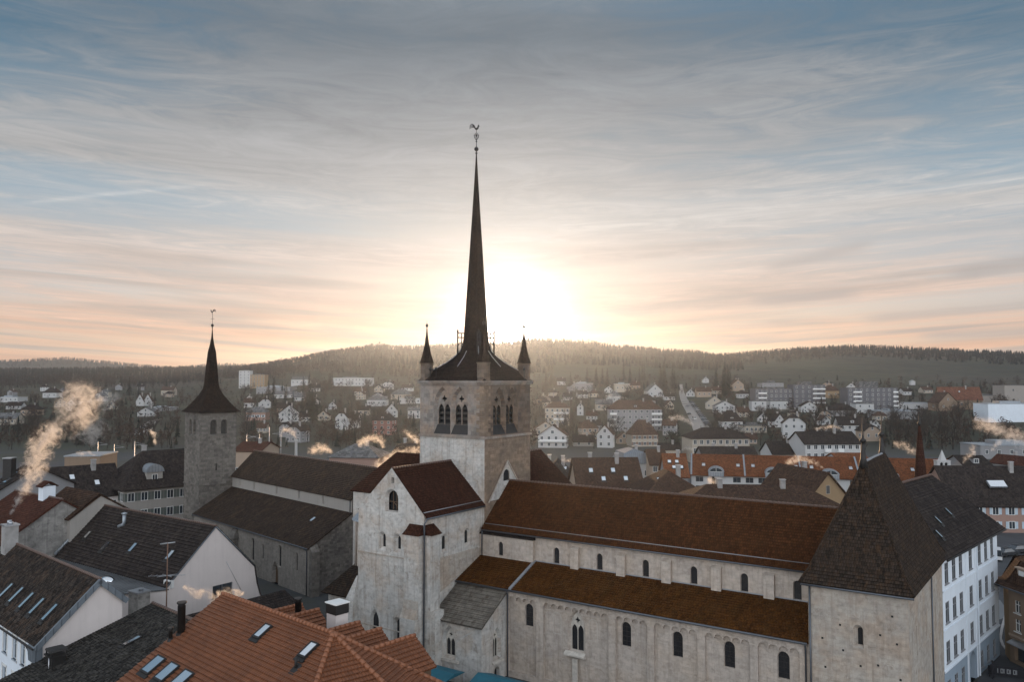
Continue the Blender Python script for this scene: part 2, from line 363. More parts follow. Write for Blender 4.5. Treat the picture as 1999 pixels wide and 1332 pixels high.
for nm, c in dict(white_wall=(0.50, 0.50, 0.495), cream_wall=(0.42, 0.37, 0.305), beige_wall=(0.37, 0.29, 0.225), pink_wall=(0.34, 0.225, 0.185), grey_wall=(0.27, 0.27, 0.275),
                  dark_wall=(0.13, 0.13, 0.14), ochre_wall=(0.30, 0.21, 0.125), rose_wall=(0.26, 0.13, 0.105), blue_white_wall=(0.74, 0.80, 0.86), blue_base=(0.30, 0.37, 0.44),
                  pale_wall=(0.68, 0.615, 0.585), brown_wall=(0.24, 0.175, 0.125), stone_wall=(0.36, 0.335, 0.305), silo_wall=(0.33, 0.30, 0.27)).items():
    mat_plaster(nm, c, 0.16, 0.18)

def ground_material():
    m, k = new_mat('ground_cover')
    pos = k.node('ShaderNodeNewGeometry').outputs['Position']
    xyz = k.node('ShaderNodeSeparateXYZ', {0: pos})
    vor = k.node('ShaderNodeTexVoronoi', {'Vector': k.mapping(pos, (0.006, 0.0045, 0)), 'Scale': 1.0, 'Randomness': 0.9})
    field = k.ramp(k.node('ShaderNodeSeparateColor', {0: vor.outputs['Color']}).outputs[0], [(0.0, (0.030, 0.034, 0.020)), (0.35, (0.044, 0.044, 0.027)), (0.65, (0.040, 0.047, 0.025)), (1.0, (0.056, 0.048, 0.034))])
    n = k.noise(pos, 0.03, 8, 0.7, 0.2); n2 = k.noise(pos, 0.5, 6, 0.7)
    field = k.mix(1.0, field, k.ramp(n, [(0.3, 0.5), (0.7, 1.25)]), 'MULTIPLY')
    town = k.mix(n2, (0.050, 0.052, 0.057), (0.085, 0.085, 0.088))
    town = k.mix(k.ramp(n, [(0.45, 0.0), (0.6, 0.7)]), town, (0.055, 0.055, 0.036))
    f = k.node('ShaderNodeMapRange', {0: xyz.outputs[1], 1: 280.0, 2: 420.0, 3: 0.0, 4: 1.0}, interpolation_type='SMOOTHSTEP').outputs[0]
    col = k.mix(f, town, field)
    finish(k, col, 0.92, n2, 0.3, 0.08, 0.0, 0.25)
ground_material()


# ------------------------------------------------------------------ mesh builder
class MB:
    def __init__(s): s.v = []; s.f = []; s.mi = []; s.sm = []
    def face(s, pts, m=0, smooth=False):
        b = len(s.v); s.v += [Vector(p) for p in pts]; s.f.append(tuple(range(b, b + len(pts)))); s.mi.append(m); s.sm.append(smooth)
    def box(s, x0, x1, y0, y1, z0, z1, m=0):
        s.hexa([(x0, y0, z0), (x1, y0, z0), (x1, y1, z0), (x0, y1, z0)], [(x0, y0, z1), (x1, y0, z1), (x1, y1, z1), (x0, y1, z1)], m)
    def hexa(s, bot, top, m=0, caps=True):
        n = len(bot)
        for i in range(n):
            j = (i + 1) % n; s.face([bot[i], bot[j], top[j], top[i]], m)
        if caps:
            s.face(list(reversed(bot)), m); s.face(top, m)
    def obox(s, P, U, W, N, u0, u1, w0, w1, n0, n1, m=0):
        g = lambda a, b, c: P + U * a + W * b + N * c
        s.hexa([g(u0, w0, n0), g(u1, w0, n0), g(u1, w0, n1), g(u0, w0, n1)], [g(u0, w1, n0), g(u1, w1, n0), g(u1, w1, n1), g(u0, w1, n1)], m)
    def tube(s, pts, rad, n=8, m=0, smooth=True, caps=True):
        pts = [Vector(p) for p in pts]
        if not isinstance(rad, (list, tuple)): rad = [rad] * len(pts)
        rings = []; prev = None
        for i, p in enumerate(pts):
            a = pts[max(0, i - 1)]; b = pts[min(len(pts) - 1, i + 1)]
            d = (b - a).normalized()
            ref = Vector((0, 0, 1)) if abs(d.z) < 0.95 else Vector((1, 0, 0))
            x = d.cross(ref).normalized() if prev is None else (prev - d * prev.dot(d)).normalized()
            prev = x; y = d.cross(x)
            rings.append([p + (x * math.cos(t) + y * math.sin(t)) * rad[i] for t in [2 * math.pi * j / n for j in range(n)]])
        for A, B in zip(rings, rings[1:]):
            for j in range(n):
                q = (j + 1) % n; s.face([A[j], A[q], B[q], B[j]], m, smooth)
        if caps:
            s.face(list(reversed(rings[0])), m); s.face(rings[-1], m)
    def lathe(s, c, prof, n=12, m=0, smooth=True, phase=0.0):
        c = Vector(c)
        rings = [[c + Vector((r * math.cos(phase + 2 * math.pi * j / n), r * math.sin(phase + 2 * math.pi * j / n), z)) for j in range(n)] for r, z in prof]
        for A, B in zip(rings, rings[1:]):
            for j in range(n):
                q = (j + 1) % n; s.face([A[j], A[q], B[q], B[j]], m, smooth)
        s.face(list(reversed(rings[0])), m); s.face(rings[-1], m)
    def build(s, name, mats, parent=None, loc=None, rz=0.0):
        if isinstance(mats, str): mats = [mats]
        me = bpy.data.meshes.new(name)
        # weld inside smooth tubes is not needed; auto normals per face
        me.from_pydata([tuple(v) for v in s.v], [], s.f)
        for mm in mats: me.materials.append(MATS[mm])
        me.polygons.foreach_set('material_index', s.mi)
        me.polygons.foreach_set('use_smooth', s.sm)
        uvl = me.uv_layers.new(name='UVMap')
        uvs = []
        for f in s.f:
            P = [s.v[i] for i in f]
            nrm = Vector((0, 0, 0))
            for i in range(len(P)):
                a = P[i]; b = P[(i + 1) % len(P)]
                nrm += Vector(((a.y - b.y) * (a.z + b.z), (a.z - b.z) * (a.x + b.x), (a.x - b.x) * (a.y + b.y)))
            if nrm.length < 1e-12: nrm = Vector((0, 0, 1))
            nrm.normalize()
            if nrm.z < -1e-6: nrm = -nrm
            if abs(nrm.z) > 0.985: S, T = Vector((1, 0, 0)), Vector((0, 1, 0))
            else:
                S = Vector((0, 0, 1)).cross(nrm).normalized(); T = nrm.cross(S)
            for p in P: uvs += [p.dot(S), p.dot(T)]
        uvl.data.foreach_set('uv', uvs)
        if any(s.sm):
            bm = bmesh.new(); bm.from_mesh(me); bmesh.ops.remove_doubles(bm, verts=bm.verts, dist=1e-5); bm.to_mesh(me); bm.free()
        o = bpy.data.objects.new(name, me); COL.objects.link(o)
        if parent is not None: o.parent = parent
        if loc is not None: o.location = loc
        if rz: o.rotation_euler.z = rz
        return o

def tag(o, label=None, cat=None, group=None, kind=None):
    if label: o['label'] = label
    if cat: o['category'] = cat
    if group: o['group'] = group
    if kind: o['kind'] = kind
    return o
def thing(name, label, cat, loc=(0, 0, 0), rz=0.0, group=None):
    o = bpy.data.objects.new(name, None); COL.objects.link(o)
    o.empty_display_size = 0.5; o.location = loc; o.rotation_euler.z = rz
    return tag(o, label, cat, group)
def dup(root, loc, rz=0.0, scale=None, label=None, group=None):
    r = root.copy(); COL.objects.link(r); r.location = loc; r.rotation_euler.z = rz
    if scale is not None: r.scale = scale
    if label: r['label'] = label
    if group: r['group'] = group
    for ch in list(root.children):
        c = ch.copy(); COL.objects.link(c); c.parent = r
        for g in list(ch.children):
            d = g.copy(); COL.objects.link(d); d.parent = c
    return r

class Pl:
    """a vertical wall plane: origin P, horizontal axis U (left to right seen from outside), outward normal N"""
    def __init__(s, P, U):
        s.P = Vector(P); s.U = Vector(U).normalized(); s.N = s.U.cross(Vector((0, 0, 1)))
    def pt(s, a, t, d=0.0): return s.P + s.U * a + Vector((0, 0, t)) - s.N * d

def rect(a0, a1, t0, t1): return [(a0, t0), (a1, t0), (a1, t1), (a0, t1)]
def arch(c, t0, w, t1, pointed=False, n=8):
    h = w / 2
    pts = [(c - h, t0), (c + h, t0)]
    if not pointed:
        sp = t1 - h
        pts += [(c + h * math.cos(a), sp + h * math.sin(a)) for a in [math.pi * i / n for i in range(n + 1)]]
    else:
        rise = min(t1 - t0 - 0.05, w * 0.95); sp = t1 - rise
        # two arcs struck so that they meet at the apex
        rad = (h * h + rise * rise) / (2 * h)
        a1 = math.asin(min(1, rise / rad))
        R_ = [(c + h - rad + rad * math.cos(a1 * i / n), sp + rad * math.sin(a1 * i / n)) for i in range(n + 1)]
        L_ = [(2 * c - x, y) for x, y in reversed(R_[:-1])]
        pts += R_ + L_
    return pts
def wall(mb, pl, outline, holes=(), m=0, rm=None):
    """flat wall with real openings: holes = (outer outline, inner outline, depth)"""
    if rm is None: rm = m
    polys = [[pl.pt(a, t) for a, t in outline]] + [[pl.pt(a, t) for a, t in h[0]] for h in holes]
    flat = [p for q in polys for p in q]
    for tri in tessellate_polygon(polys):
        P = [flat[i] for i in tri]
        nn = (P[1] - P[0]).cross(P[2] - P[0])
        if nn.length < 1e-9: continue
        if nn.dot(pl.N) < 0: P.reverse()
        mb.face(P, m)
    for out, inn, dep in holes:
        k = len(out)
        for i in range(k):
            j = (i + 1) % k
            mb.face([pl.pt(*out[i]), pl.pt(*out[j]), pl.pt(*inn[j], dep), pl.pt(*inn[i], dep)], rm)
def pane(name, pl, poly, dep, mat, parent):
    mb = MB(); mb.face([pl.pt(a, t, dep) for a, t in poly]); return mb.build(name, mat, parent)
def bars(mb, pl, segs, dep, th, prof=0.08, m=0):
    """stone or metal bars lying in a wall plane at a depth"""
    for (a0, t0), (a1, t1) in segs:
        p, q = pl.pt(a0, t0, dep), pl.pt(a1, t1, dep)
        d = (q - p).normalized(); w = d.cross(pl.N).normalized()
        mb.hexa([p - w * th / 2, p + w * th / 2, p + w * th / 2 + pl.N * prof, p - w * th / 2 + pl.N * prof],
                [q - w * th / 2, q + w * th / 2, q + w * th / 2 + pl.N * prof, q - w * th / 2 + pl.N * prof], m)

def slab(mb, pts, thick=0.18, rh=0.0, lift=0.05, m=0, um=None):
    """a roof slope; pts[0]->pts[1] is its eave. rh>0 lays real overlapping courses of that height"""
    pts = [Vector(p) for p in pts]; um = m if um is None else um
    p0 = pts[0]; S = (pts[1] - p0).normalized(); N = S.cross(pts[-1] - p0).normalized()
    if N.z < 0: N = -N
    T = N.cross(S)
    if T.z < 0: T = -T
    p2 = [((p - p0).dot(S), (p - p0).dot(T)) for p in pts]
    def clip(poly, lim, keep_above):
        out = []
        for i in range(len(poly)):
            a, b = poly[i], poly[(i + 1) % len(poly)]
            ia = (a[1] >= lim) if keep_above else (a[1] <= lim); ib = (b[1] >= lim) if keep_above else (b[1] <= lim)
            if ia: out.append(a)
            if ia != ib:
                f = (lim - a[1]) / (b[1] - a[1]); out.append((a[0] + (b[0] - a[0]) * f, lim))
        return out
    if rh > 0:
        t0 = min(t for _, t in p2); t1 = max(t for _, t in p2); n = max(1, int(round((t1 - t0) / rh)))
        for i in range(n):
            ta = t0 + (t1 - t0) * i / n; tb = t0 + (t1 - t0) * (i + 1) / n
            q = clip(clip(p2, ta, True), tb, False)
            if len(q) < 3: continue
            mb.face([p0 + S * s_ + T * t_ + N * (lift * (1 - (t_ - ta) / (tb - ta)) + 0.01) for s_, t_ in q], m)
            low = sorted([x for x in q if abs(x[1] - ta) < 1e-4])
            if len(low) >= 2:
                a, b = low[0], low[-1]
                mb.face([p0 + S * a[0] + T * a[1], p0 + S * b[0] + T * b[1], p0 + S * b[0] + T * b[1] + N * (lift + 0.01), p0 + S * a[0] + T * a[1] + N * (lift + 0.01)], m)
    else:
        mb.face(pts, m)
    low = [p - N * thick for p in pts]
    mb.face(list(reversed(low)), um)
    for i in range(len(pts)):
        j = (i + 1) % len(pts); mb.face([low[i], low[j], pts[j], pts[i]], um)

def ridge(name, p0, p1, mat, parent, r=0.14, seg=0.42, drop=0.03):
    """row of half-round ridge tiles, each lapping over the next"""
    mb = MB(); p0 = Vector(p0); p1 = Vector(p1); L = (p1 - p0).length; n = max(1, int(L / seg)); d = (p1 - p0) / n
    for i in range(n):
        a = p0 + d * i; b = p0 + d * (i + 1.06)
        mb.tube([a - Vector((0, 0, drop)), b - Vector((0, 0, drop))], [r * 1.12, r * 0.9], 8)
    mat = {'orange_tile': 'ridge_orange', 'lead': 'lead'}.get(mat, 'ridge_clay')
    return mb.build(name, mat, parent)

def gutter(mb, p0, p1, r=0.09): mb.tube([p0, p1], r, 6)

print('helpers ready')

# ------------------------------------------------------------------ ground sheet, reaching past the last hills
def build_ground():
    xs = sorted(set([-3300, -2900, -2500] + list(range(-2200, 2201, 40)) + [2500, 2900, 3300]))
    ys = sorted(set(list(range(-140, 361, 50)) + list(range(360, 1130, 14)) + list(range(1130, 2100, 30)) + list(range(2100, 4401, 80))))
    nx, ny = len(xs), len(ys)
    v = [(x, y, gz(x, y)) for y in ys for x in xs]
    f = [(j * nx + i, j * nx + i + 1, (j + 1) * nx + i + 1, (j + 1) * nx + i) for j in range(ny - 1) for i in range(nx - 1)]
    me = bpy.data.meshes.new('ground'); me.from_pydata(v, [], f); me.materials.append(MATS['ground_cover'])
    me.polygons.foreach_set('use_smooth', [True] * len(f))
    o = bpy.data.objects.new('ground', me); COL.objects.link(o); tag(o, kind='structure')
build_ground()

# ------------------------------------------------------------------ the abbey church (local x: along the nave to the west, y: away to the north)
def oct_ring(rc, rm, z, cx, cy):
    pts = []
    for i in range(8):
        a = math.pi / 4 * i; r = rm if i % 2 == 0 else rc
        pts.append(Vector((cx + r * math.cos(a), cy + r * math.sin(a), z)))
    return pts
def ring_loft(mb, rings, m=0, smooth=False):
    for A, B in zip(rings, rings[1:]):
        n = len(A)
        for i in range(n):
            j = (i + 1) % n; mb.face([A[i], A[j], B[j], B[i]], m, smooth)

def rooster(mb, c, U, s, m=0):
    """weathercock in profile: body, neck, comb, curling tail feathers; U is the way its beak points"""
    W = Vector((0, 0, 1)); N = U.cross(W)
    P = lambda a, b, d=0.0: Vector(c) + U * (a * s) + W * (b * s) + N * (d * s)
    body = [(-.22, .05), (-.10, -.12), (.06, -.13), (.20, -.02), (.26, .14), (.27, .26), (.36, .30), (.27, .34), (.27, .42), (.20, .44), (.14, .36), (.13, .22), (.05, .10), (-.08, .10), (-.16, .16)]
    A = [P(a, b, .05) for a, b in body]; B = [P(a, b, -.05) for a, b in body]
    for tri in tessellate_polygon([A]):
        mb.face([A[i] for i in tri], m); mb.face([B[i] for i in reversed(tri)], m)
    for i in range(len(A)):
        j = (i + 1) % len(A); mb.face([A[i], A[j], B[j], B[i]], m)
    for k, (r, h, e) in enumerate(((.62, .52, -.05), (.52, .40, .0), (.42, .28, .06), (.34, .18, .12))):
        mb.tube([P(-.12, .06), P(-.12 - r * .25, h * .75), P(-.12 - r * .55, h), P(-.12 - r * .9, h * .75), P(-.12 - r, e)], [.05 * s, .06 * s, .05 * s, .04 * s, .02 * s], 5, m)
    mb.tube([P(0, -.12), P(0, -.45)], .025 * s, 5, m)

def gothic(parent, pl, c, t0, w, t1, dep, void_mat, stone, louvres=False, ow=None, ot0=None, ot1=None):
    """returns the wall hole; builds the window with its tracery"""
    inn = arch(c, t0, w, t1, True, 7)
    out = arch(c, ot0 if ot0 is not None else t0 - 0.15, ow or w + 0.45, ot1 or t1 + 0.25, True, 7)
    mb = MB()
    spring = t1 - min(t1 - t0 - 0.05, w * 0.95)
    lw = w * 0.43
    l1 = arch(c - w * 0.235, t0 + 0.06, lw, spring + 0.12 * w, True, 4); l2 = arch(c + w * 0.235, t0 + 0.06, lw, spring + 0.12 * w, True, 4)
    qc = spring + 0.42 * w; qr = 0.15 * w
    quat = [(c + qr * (1 + 0.35 * math.cos(4 * a)) * math.cos(a), qc + qr * (1 + 0.35 * math.cos(4 * a)) * math.sin(a)) for a in [2 * math.pi * i / 20 for i in range(20)]]
    p2 = Pl(pl.pt(0, 0, dep), pl.U)
    wall(mb, p2, inn, [(h, h, 0.16) for h in (l1, l2, quat)])
    win = mb.build('window', void_mat if False else stone, parent)
    win.name = 'window'
    if louvres:
        sm = MB(); a0, a1 = out[0], out[1]; i0, i1 = inn[0], inn[1]
        sm.face([pl.pt(a0[0], a0[1] + .03, -.03), pl.pt(a1[0], a1[1] + .03, -.03), pl.pt(i1[0], i1[1] + .05, dep - .02), pl.pt(i0[0], i0[1] + .05, dep - .02)]); sm.build('lead_sill', 'iron', win)
        lm = MB()
        n = int((spring - t0) / 0.5)
        for i in range(n):
            z = t0 + 0.25 + i * (spring + 0.3 - t0) / n
            a = pl.pt(c - w / 2, z, dep + 0.45); b = pl.pt(c + w / 2, z, dep + 0.45); dn = pl.N * 0.34 + Vector((0, 0, -0.26)); th = Vector((0, 0, 0.04))
            lm.hexa([a, b, b + dn, a + dn], [a + th, b + th, b + dn + th, a + dn + th])
        lm.build('louvres', 'louvre', win)
        pane('back_panel', pl, inn, dep + 0.5, 'dark_void', win)
    else:
        pane('pane', pl, inn, dep + 0.12, void_mat, win)
    return (out, inn, dep)

def round_window(parent, pl, c, t0, t1, ow, iw, dep, mat='old_glass', sill=True, leads=False, n=8):
    out = arch(c, t0, ow, t1, False, n); d = (ow - iw) / 2
    inn = arch(c, t0 + d * 0.9, iw, t1 - d * 0.7, False, n)
    w = pane('window', pl, inn, dep, mat, parent)
    if leads:
        mb = MB(); top = t1 - d * 0.7
        segs = [((c, t0 + d * .9), (c, top))] + [((c - iw / 2, t0 + d * .9 + k * 0.45), (c + iw / 2, t0 + d * .9 + k * 0.45)) for k in range(1, int((top - iw / 2 - t0) / 0.45) + 1)]
        bars(mb, pl, segs, dep, 0.025, 0.02); mb.build('leading', 'iron', w)
    return (out, inn, dep)

ABO, ABA = Vector((-3.161, 92.0, 0)), R(-34)
def abbey():
    t = thing('abbey_church', 'large pale stone abbey church with brown roofs and a tall needle spire', 'church', ABO, ABA)
    X, Yv = Vector((1, 0, 0)), Vector((0, 1, 0))
    # --- crossing tower
    mb = MB()
    fL, fR = Pl((-9.7, 0, 0), X), Pl((0, 0, 0), Yv)
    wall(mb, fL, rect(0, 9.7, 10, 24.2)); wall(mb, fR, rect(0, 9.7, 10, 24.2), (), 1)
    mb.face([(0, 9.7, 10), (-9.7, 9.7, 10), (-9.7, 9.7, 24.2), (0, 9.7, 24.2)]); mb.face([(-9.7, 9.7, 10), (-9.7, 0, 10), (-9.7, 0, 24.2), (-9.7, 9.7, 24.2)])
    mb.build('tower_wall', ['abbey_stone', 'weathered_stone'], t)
    mb = MB()
    hL, hR = [], []
    for c in (3.42, 6.02): hL.append(gothic(t, fL, c + 0.02, 25.5, 2.02, 29.7, 0.42, 'louvre', 'belfry_stone', True, 2.5, 24.42, 30.1))
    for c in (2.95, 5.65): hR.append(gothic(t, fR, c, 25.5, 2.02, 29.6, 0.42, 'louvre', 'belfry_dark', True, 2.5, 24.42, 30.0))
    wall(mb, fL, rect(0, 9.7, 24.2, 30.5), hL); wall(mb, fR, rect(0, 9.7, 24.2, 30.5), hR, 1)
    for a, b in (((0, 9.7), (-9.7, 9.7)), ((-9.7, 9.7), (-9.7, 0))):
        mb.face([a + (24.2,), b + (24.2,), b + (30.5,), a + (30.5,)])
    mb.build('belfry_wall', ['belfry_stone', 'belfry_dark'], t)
    mb = MB(); mb.box(-9.84, 0.14, -0.14, 9.84, 24.02, 24.30); mb.build('string_course', 'belfry_stone', t)
    mb = MB(); mb.box(-9.86, 0.16, -0.16, 9.86, 30.28, 30.52); mb.box(-10.05, 0.35, -0.35, 10.05, 30.53, 30.78); mb.build('cornice', 'belfry_stone', t)
    mb = MB()
    for i in range(13):
        z = 24.36 + i * 0.455; a, b = (1.15, 0.7) if i % 2 else (0.7, 1.15)
        mb.hexa([(-a, -0.03, z), (0.03, -0.03, z), (0.03, b, z), (0, b, z), (0, 0, z), (-a, 0, z)], [(-a, -0.03, z + .43), (0.03, -0.03, z + .43), (0.03, b, z + .43), (0, b, z + .43), (0, 0, z + .43), (-a, 0, z + .43)])
    mb.build('quoins', 'weathered_stone', t)
    # old roofline of the nave left standing on the tower
    mb = MB(); N = X
    tri = [(0.9, 16.9), (8.0, 16.9), (4.4, 21.15)]
    hole = arch(4.25, 18.9, 1.35, 20.25, False, 8)
    p = Pl((0.18, 0, 0), Yv)
    wall(mb, p, tri, [(hole, hole, 0.16)])
    mb.build('old_gable', 'abbey_stone', t)
    pane('window', p, hole, 0.15, 'dark_void', t)
    mb = MB()
    bars(mb, p, [((4.4, 21.28), (0.55, 16.75)), ((4.4, 21.28), (8.2, 16.75))], 0.0, 0.13, 0.10); mb.build('gable_coping', 'gatehouse_stone', t)
    # --- spire
    cx, cy = -4.85, 4.85
    prof = [(30.78, 7.15, 5.06), (31.25, 6.5, 4.75), (32.0, 5.4, 4.15), (32.45, 4.55, 3.7), (33.0, 3.6, 3.1), (33.7, 2.65, 2.4), (34.4, 1.95, 1.86), (35.2, 1.68, 1.66), (36.2, 1.54, 1.54), (40, 1.28, 1.28), (44, 1.01, 1.01), (48, 0.75, 0.75), (52, 0.49, 0.49), (56, 0.24, 0.24), (59.3, 0.06, 0.06)]
    mb = MB(); ring_loft(mb, [oct_ring(rc, rm, z, cx, cy) for z, rc, rm in prof]); sp = mb.build('spire', 'spire_tile', t)
    mb = MB()
    for i in (1, 3, 5, 7):
        pts = [oct_ring(rc + 0.04, rm + 0.04, z + 0.03, cx, cy)[i] for z, rc, rm in prof[1:8]]
        mb.tube(pts, 0.06, 5)
    for i in (0, 2, 4, 6):
        pts = [oct_ring(rc + 0.04, rm + 0.04, z + 0.03, cx, cy)[i] for z, rc, rm in prof[3:7]]
        mb.tube(pts, 0.05, 5)
    mb.build('hip_flashing', 'lead', sp)
    # slender openwork buttresses round the spire foot
    for i in (1, 3, 5, 7):
        a = math.pi / 4 * i; d = Vector((math.cos(a), math.sin(a), 0)); w = Vector((-d.y, d.x, 0)); c = Vector((cx, cy, 0))
        mb = MB()
        for s_ in (-0.16, 0.16): mb.tube([c + d * 2.28 + w * s_ + Vector((0, 0, 33.6)), c + d * 2.28 + w * s_ + Vector((0, 0, 36.7))], 0.075, 6)
        mb.tube([c + d * 1.78 + Vector((0, 0, 34.6)), c + d * 1.80 + Vector((0, 0, 36.7))], 0.07, 6)
        for z in (36.1, 36.65): mb.tube([c + d * 2.3 + Vector((0, 0, z)), c + d * 1.45 + Vector((0, 0, z))], 0.07, 5)
        mb.tube([c + d * 2.28 + Vector((0, 0, 35.1)), c + d * 1.95 + Vector((0, 0, 35.5)), c + d * 1.6 + Vector((0, 0, 35.2))], 0.06, 5)
        mb.lathe(c + d * 2.28, [(0.10, 36.7), (0.14, 36.85), (0.03, 37.15)], 6)
        mb.build('openwork_strut', 'iron', sp)
    # --- four corner turrets
    for tx, ty in ((-0.55, 0.55), (-9.15, 0.55), (-0.55, 9.15), (-9.15, 9.15)):
        mb = MB(); mb.lathe((tx, ty, 0), [(0.86, 30.5), (0.86, 30.85), (0.78, 30.9), (0.78, 32.75), (0.84, 32.8), (0.84, 32.95)], 8, 0, False, math.pi / 8)
        o = mb.build('turret', 'belfry_dark', t)
        mb = MB(); mb.lathe((tx, ty, 0), [(0.93, 32.94), (0.86, 33.05), (0.62, 33.8), (0.44, 34.5), (0.27, 35.4), (0.13, 36.4), (0.045, 37.35)], 8, 0, False, math.pi / 8); mb.build('turret_roof', 'spire_tile', o)
        mb = MB(); mb.lathe((tx, ty, 0), [(0.03, 37.3), (0.14, 37.42), (0.17, 37.55), (0.13, 37.68), (0.025, 37.78), (0.02, 38.1)], 8); mb.build('finial', 'iron', o)
        for aa in (R(-90 + 22), R(-22)):
            mb = MB(); dd = Vector((math.cos(aa), math.sin(aa), 0)); ww = Vector((-dd.y, dd.x, 0)); q = Vector((tx, ty, 31.4)) + dd * 0.725
            mb.obox(q, ww, Vector((0, 0, 1)), dd, -0.06, 0.06, 0, 0.8, 0, 0.02); mb.build('slit', 'dark_void', o)
    for q in ((-8.3, 0.25), (-7.3, 0.1), (0.1, 8.2)):
        mb = MB(); mb.tube([(q[0], q[1], 30.78), (q[0], q[1], 32.0)], 0.05, 5); mb.lathe((q[0], q[1], 0), [(0.05, 32.0), (0.2, 32.12), (0.12, 32.3), (0.02, 32.5)], 6); mb.build('crocket', 'iron', t)
    # --- weathercock
    mb = MB(); c = Vector((cx, cy, 0))
    mb.lathe(c, [(0.06, 59.2), (0.17, 59.35), (0.06, 59.5), (0.05, 59.58), (0.2, 59.65), (0.3, 59.85), (0.2, 60.06), (0.05, 60.13), (0.035, 60.7), (0.13, 60.85), (0.035, 60.95), (0.03, 62.3)], 10)
    wv = Vector((math.cos(R(34)), math.sin(R(34)), 0))
    for sgn in (-1, 1):
        mb.tube([c + Vector((0, 0, 61.0)), c + wv * (0.22 * sgn) + Vector((0, 0, 61.3)), c + wv * (0.30 * sgn) + Vector((0, 0, 61.65)), c + wv * (0.12 * sgn) + Vector((0, 0, 61.85)), c + wv * (0.05 * sgn) + Vector((0, 0, 61.5))], 0.045, 5)
    for k in range(6):
        a = k * math.pi / 3; mb.tube([c + Vector((0, 0, 61.55)), c + wv * (0.3 * math.cos(a)) + Vector((0, 0, 61.6 + 0.3 * math.sin(a)))], 0.03, 4)
    rod = mb.build('weathervane', 'iron', t)
    mb = MB(); rooster(mb, c + Vector((0, 0, 62.45)), wv, 1.15); mb.build('weathercock', 'iron', rod)

    # --- south transept
    pf = Pl((-9.75, -10.25, 0), X); pr = Pl((-0.3, -10.25, 0), Yv)
    holes = []
    big_o, big_i = arch(4.87, 16.72, 1.95, 19.15), arch(4.95, 16.85, 1.5, 18.95)
    holes.append((big_o, big_i, 0.35))
    win = pane('window', pf, big_i, 0.6, 'dark_void', t)
    mb = MB(); bars(mb, pf, [((4.75, 16.9), (4.75, 18.8)), ((5.25, 16.9), (5.25, 18.8)), ((4.2, 17.75), (5.7, 17.75)), ((4.75, 17.75), (5.7, 16.95))], 0.5, 0.07, 0.06); mb.build('timber_frame', 'wood', win)
    sq_o = rect(4.80, 5.24, 19.75, 20.4); holes.append((sq_o, rect(4.84, 5.2, 19.8, 20.36), 0.4)); pane('window', pf, rect(4.84, 5.2, 19.8, 20.36), 0.4, 'dark_void', t)
    ni = arch(4.9, 20.62, 0.42, 21.0, False, 5); holes.append((ni, ni, 0.08)); pane('niche', pf, ni, 0.08, 'dressed_stone', t)
    for c in (3.55, 5.72):
        out = arch(c, 12.5, 1.08, 14.5); inn = arch(c + 0.12, 12.85, 0.5, 14.2)
        holes.append((out, inn, 0.34)); pane('window', pf, inn, 0.34, 'dark_void', t)
    for c, t0, w, t1, pt_ in ((2.5, 2.9, 1.35, 6.05, True), (5.85, 2.6, 1.1, 5.75, False)):
        out = arch(c, t0, w, t1, pt_); inn = arch(c + 0.1, t0 + 0.2, w * 0.72, t1 - 0.25, pt_)
        holes.append((out, inn, 0.3)); pane('window', pf, inn, 0.3, 'old_glass', t)
    mb = MB()
    wall(mb, pf, [(0, 0), (9.45, 0), (9.45, 16.75), (4.87, 21.42), (0, 16.75)], holes)
    h2 = []
    for c in (3.42, 7.4):
        out = arch(c, 12.45, 0.98, 14.35); inn = arch(c + 0.04, 12.7, 0.5, 14.1)
        h2.append((out, inn, 0.24)); pane('window', pr, inn, 0.24, 'dark_void', t)
    wall(mb, pr, rect(0, 10.25, 0, 16.7), h2)
    mb.face([(-9.75, 0, 0), (-9.75, -10.25, 0), (-9.75, -10.25, 16.7), (-9.75, 0, 16.7)])
    mb.build('transept_wall', 'abbey_stone', t)
    mb = MB(); mb.box(-9.75, -2.75, -10.36, -10.25, 11.93, 12.08); mb.build('ledge', 'gatehouse_stone', t)
    mb = MB(); mb.box(-0.3, -0.17, -8.5, -0.9, 11.75, 11.9); mb.build('ledge', 'gatehouse_stone', t)
    mb = MB(); mb.box(-9.75, -2.9, -10.31, -10.25, 4.2, 4.32); mb.build('ledge', 'gatehouse_stone', t)
    mb = MB(); mb.hexa([(-0.3, -8.55, 8.0), (-0.22, -8.55, 8.0), (-0.22, -0.2, 10.9), (-0.3, -0.2, 10.9)], [(-0.3, -8.55, 11.74), (-0.22, -8.55, 11.74), (-0.22, -0.2, 11.74), (-0.3, -0.2, 11.74)]); mb.build('rough_band', 'gatehouse_stone', t)
    mb = MB()
    ze, zr = 16.55, 21.35
    slab(mb, [(0.12, -10.2, ze), (0.12, 0.0, ze), (-4.88, 0.0, zr), (-4.88, -10.2, zr)], 0.16, 0.32)
    slab(mb, [(-9.88, 0.0, ze), (-9.88, -10.2, ze), (-4.88, -10.2, zr), (-4.88, 0.0, zr)], 0.16, 0.32)
    rf = mb.build('transept_roof', 'transept_tile', t)
    ridge('ridge_tiles', (-4.88, -10.2, zr + 0.06), (-4.88, 0.0, zr + 0.06), 'transept_tile', rf, 0.13)
    mb = MB(); mb.tube([(-0.30, -10.3, 17.05), (-0.30, 0.0, 17.05)], 0.05, 5); mb.build('snow_guard', 'lead', rf)
    mb = MB(); mb.tube([(0.2, -10.35, 16.45), (0.2, -0.1, 16.45)], 0.09, 6); mb.tube([(0.15, -10.3, 16.4), (-0.12, -10.42, 15.9), (-0.14, -10.42, 0)], 0.085, 6); mb.build('downpipe', 'copper_pipe', t)
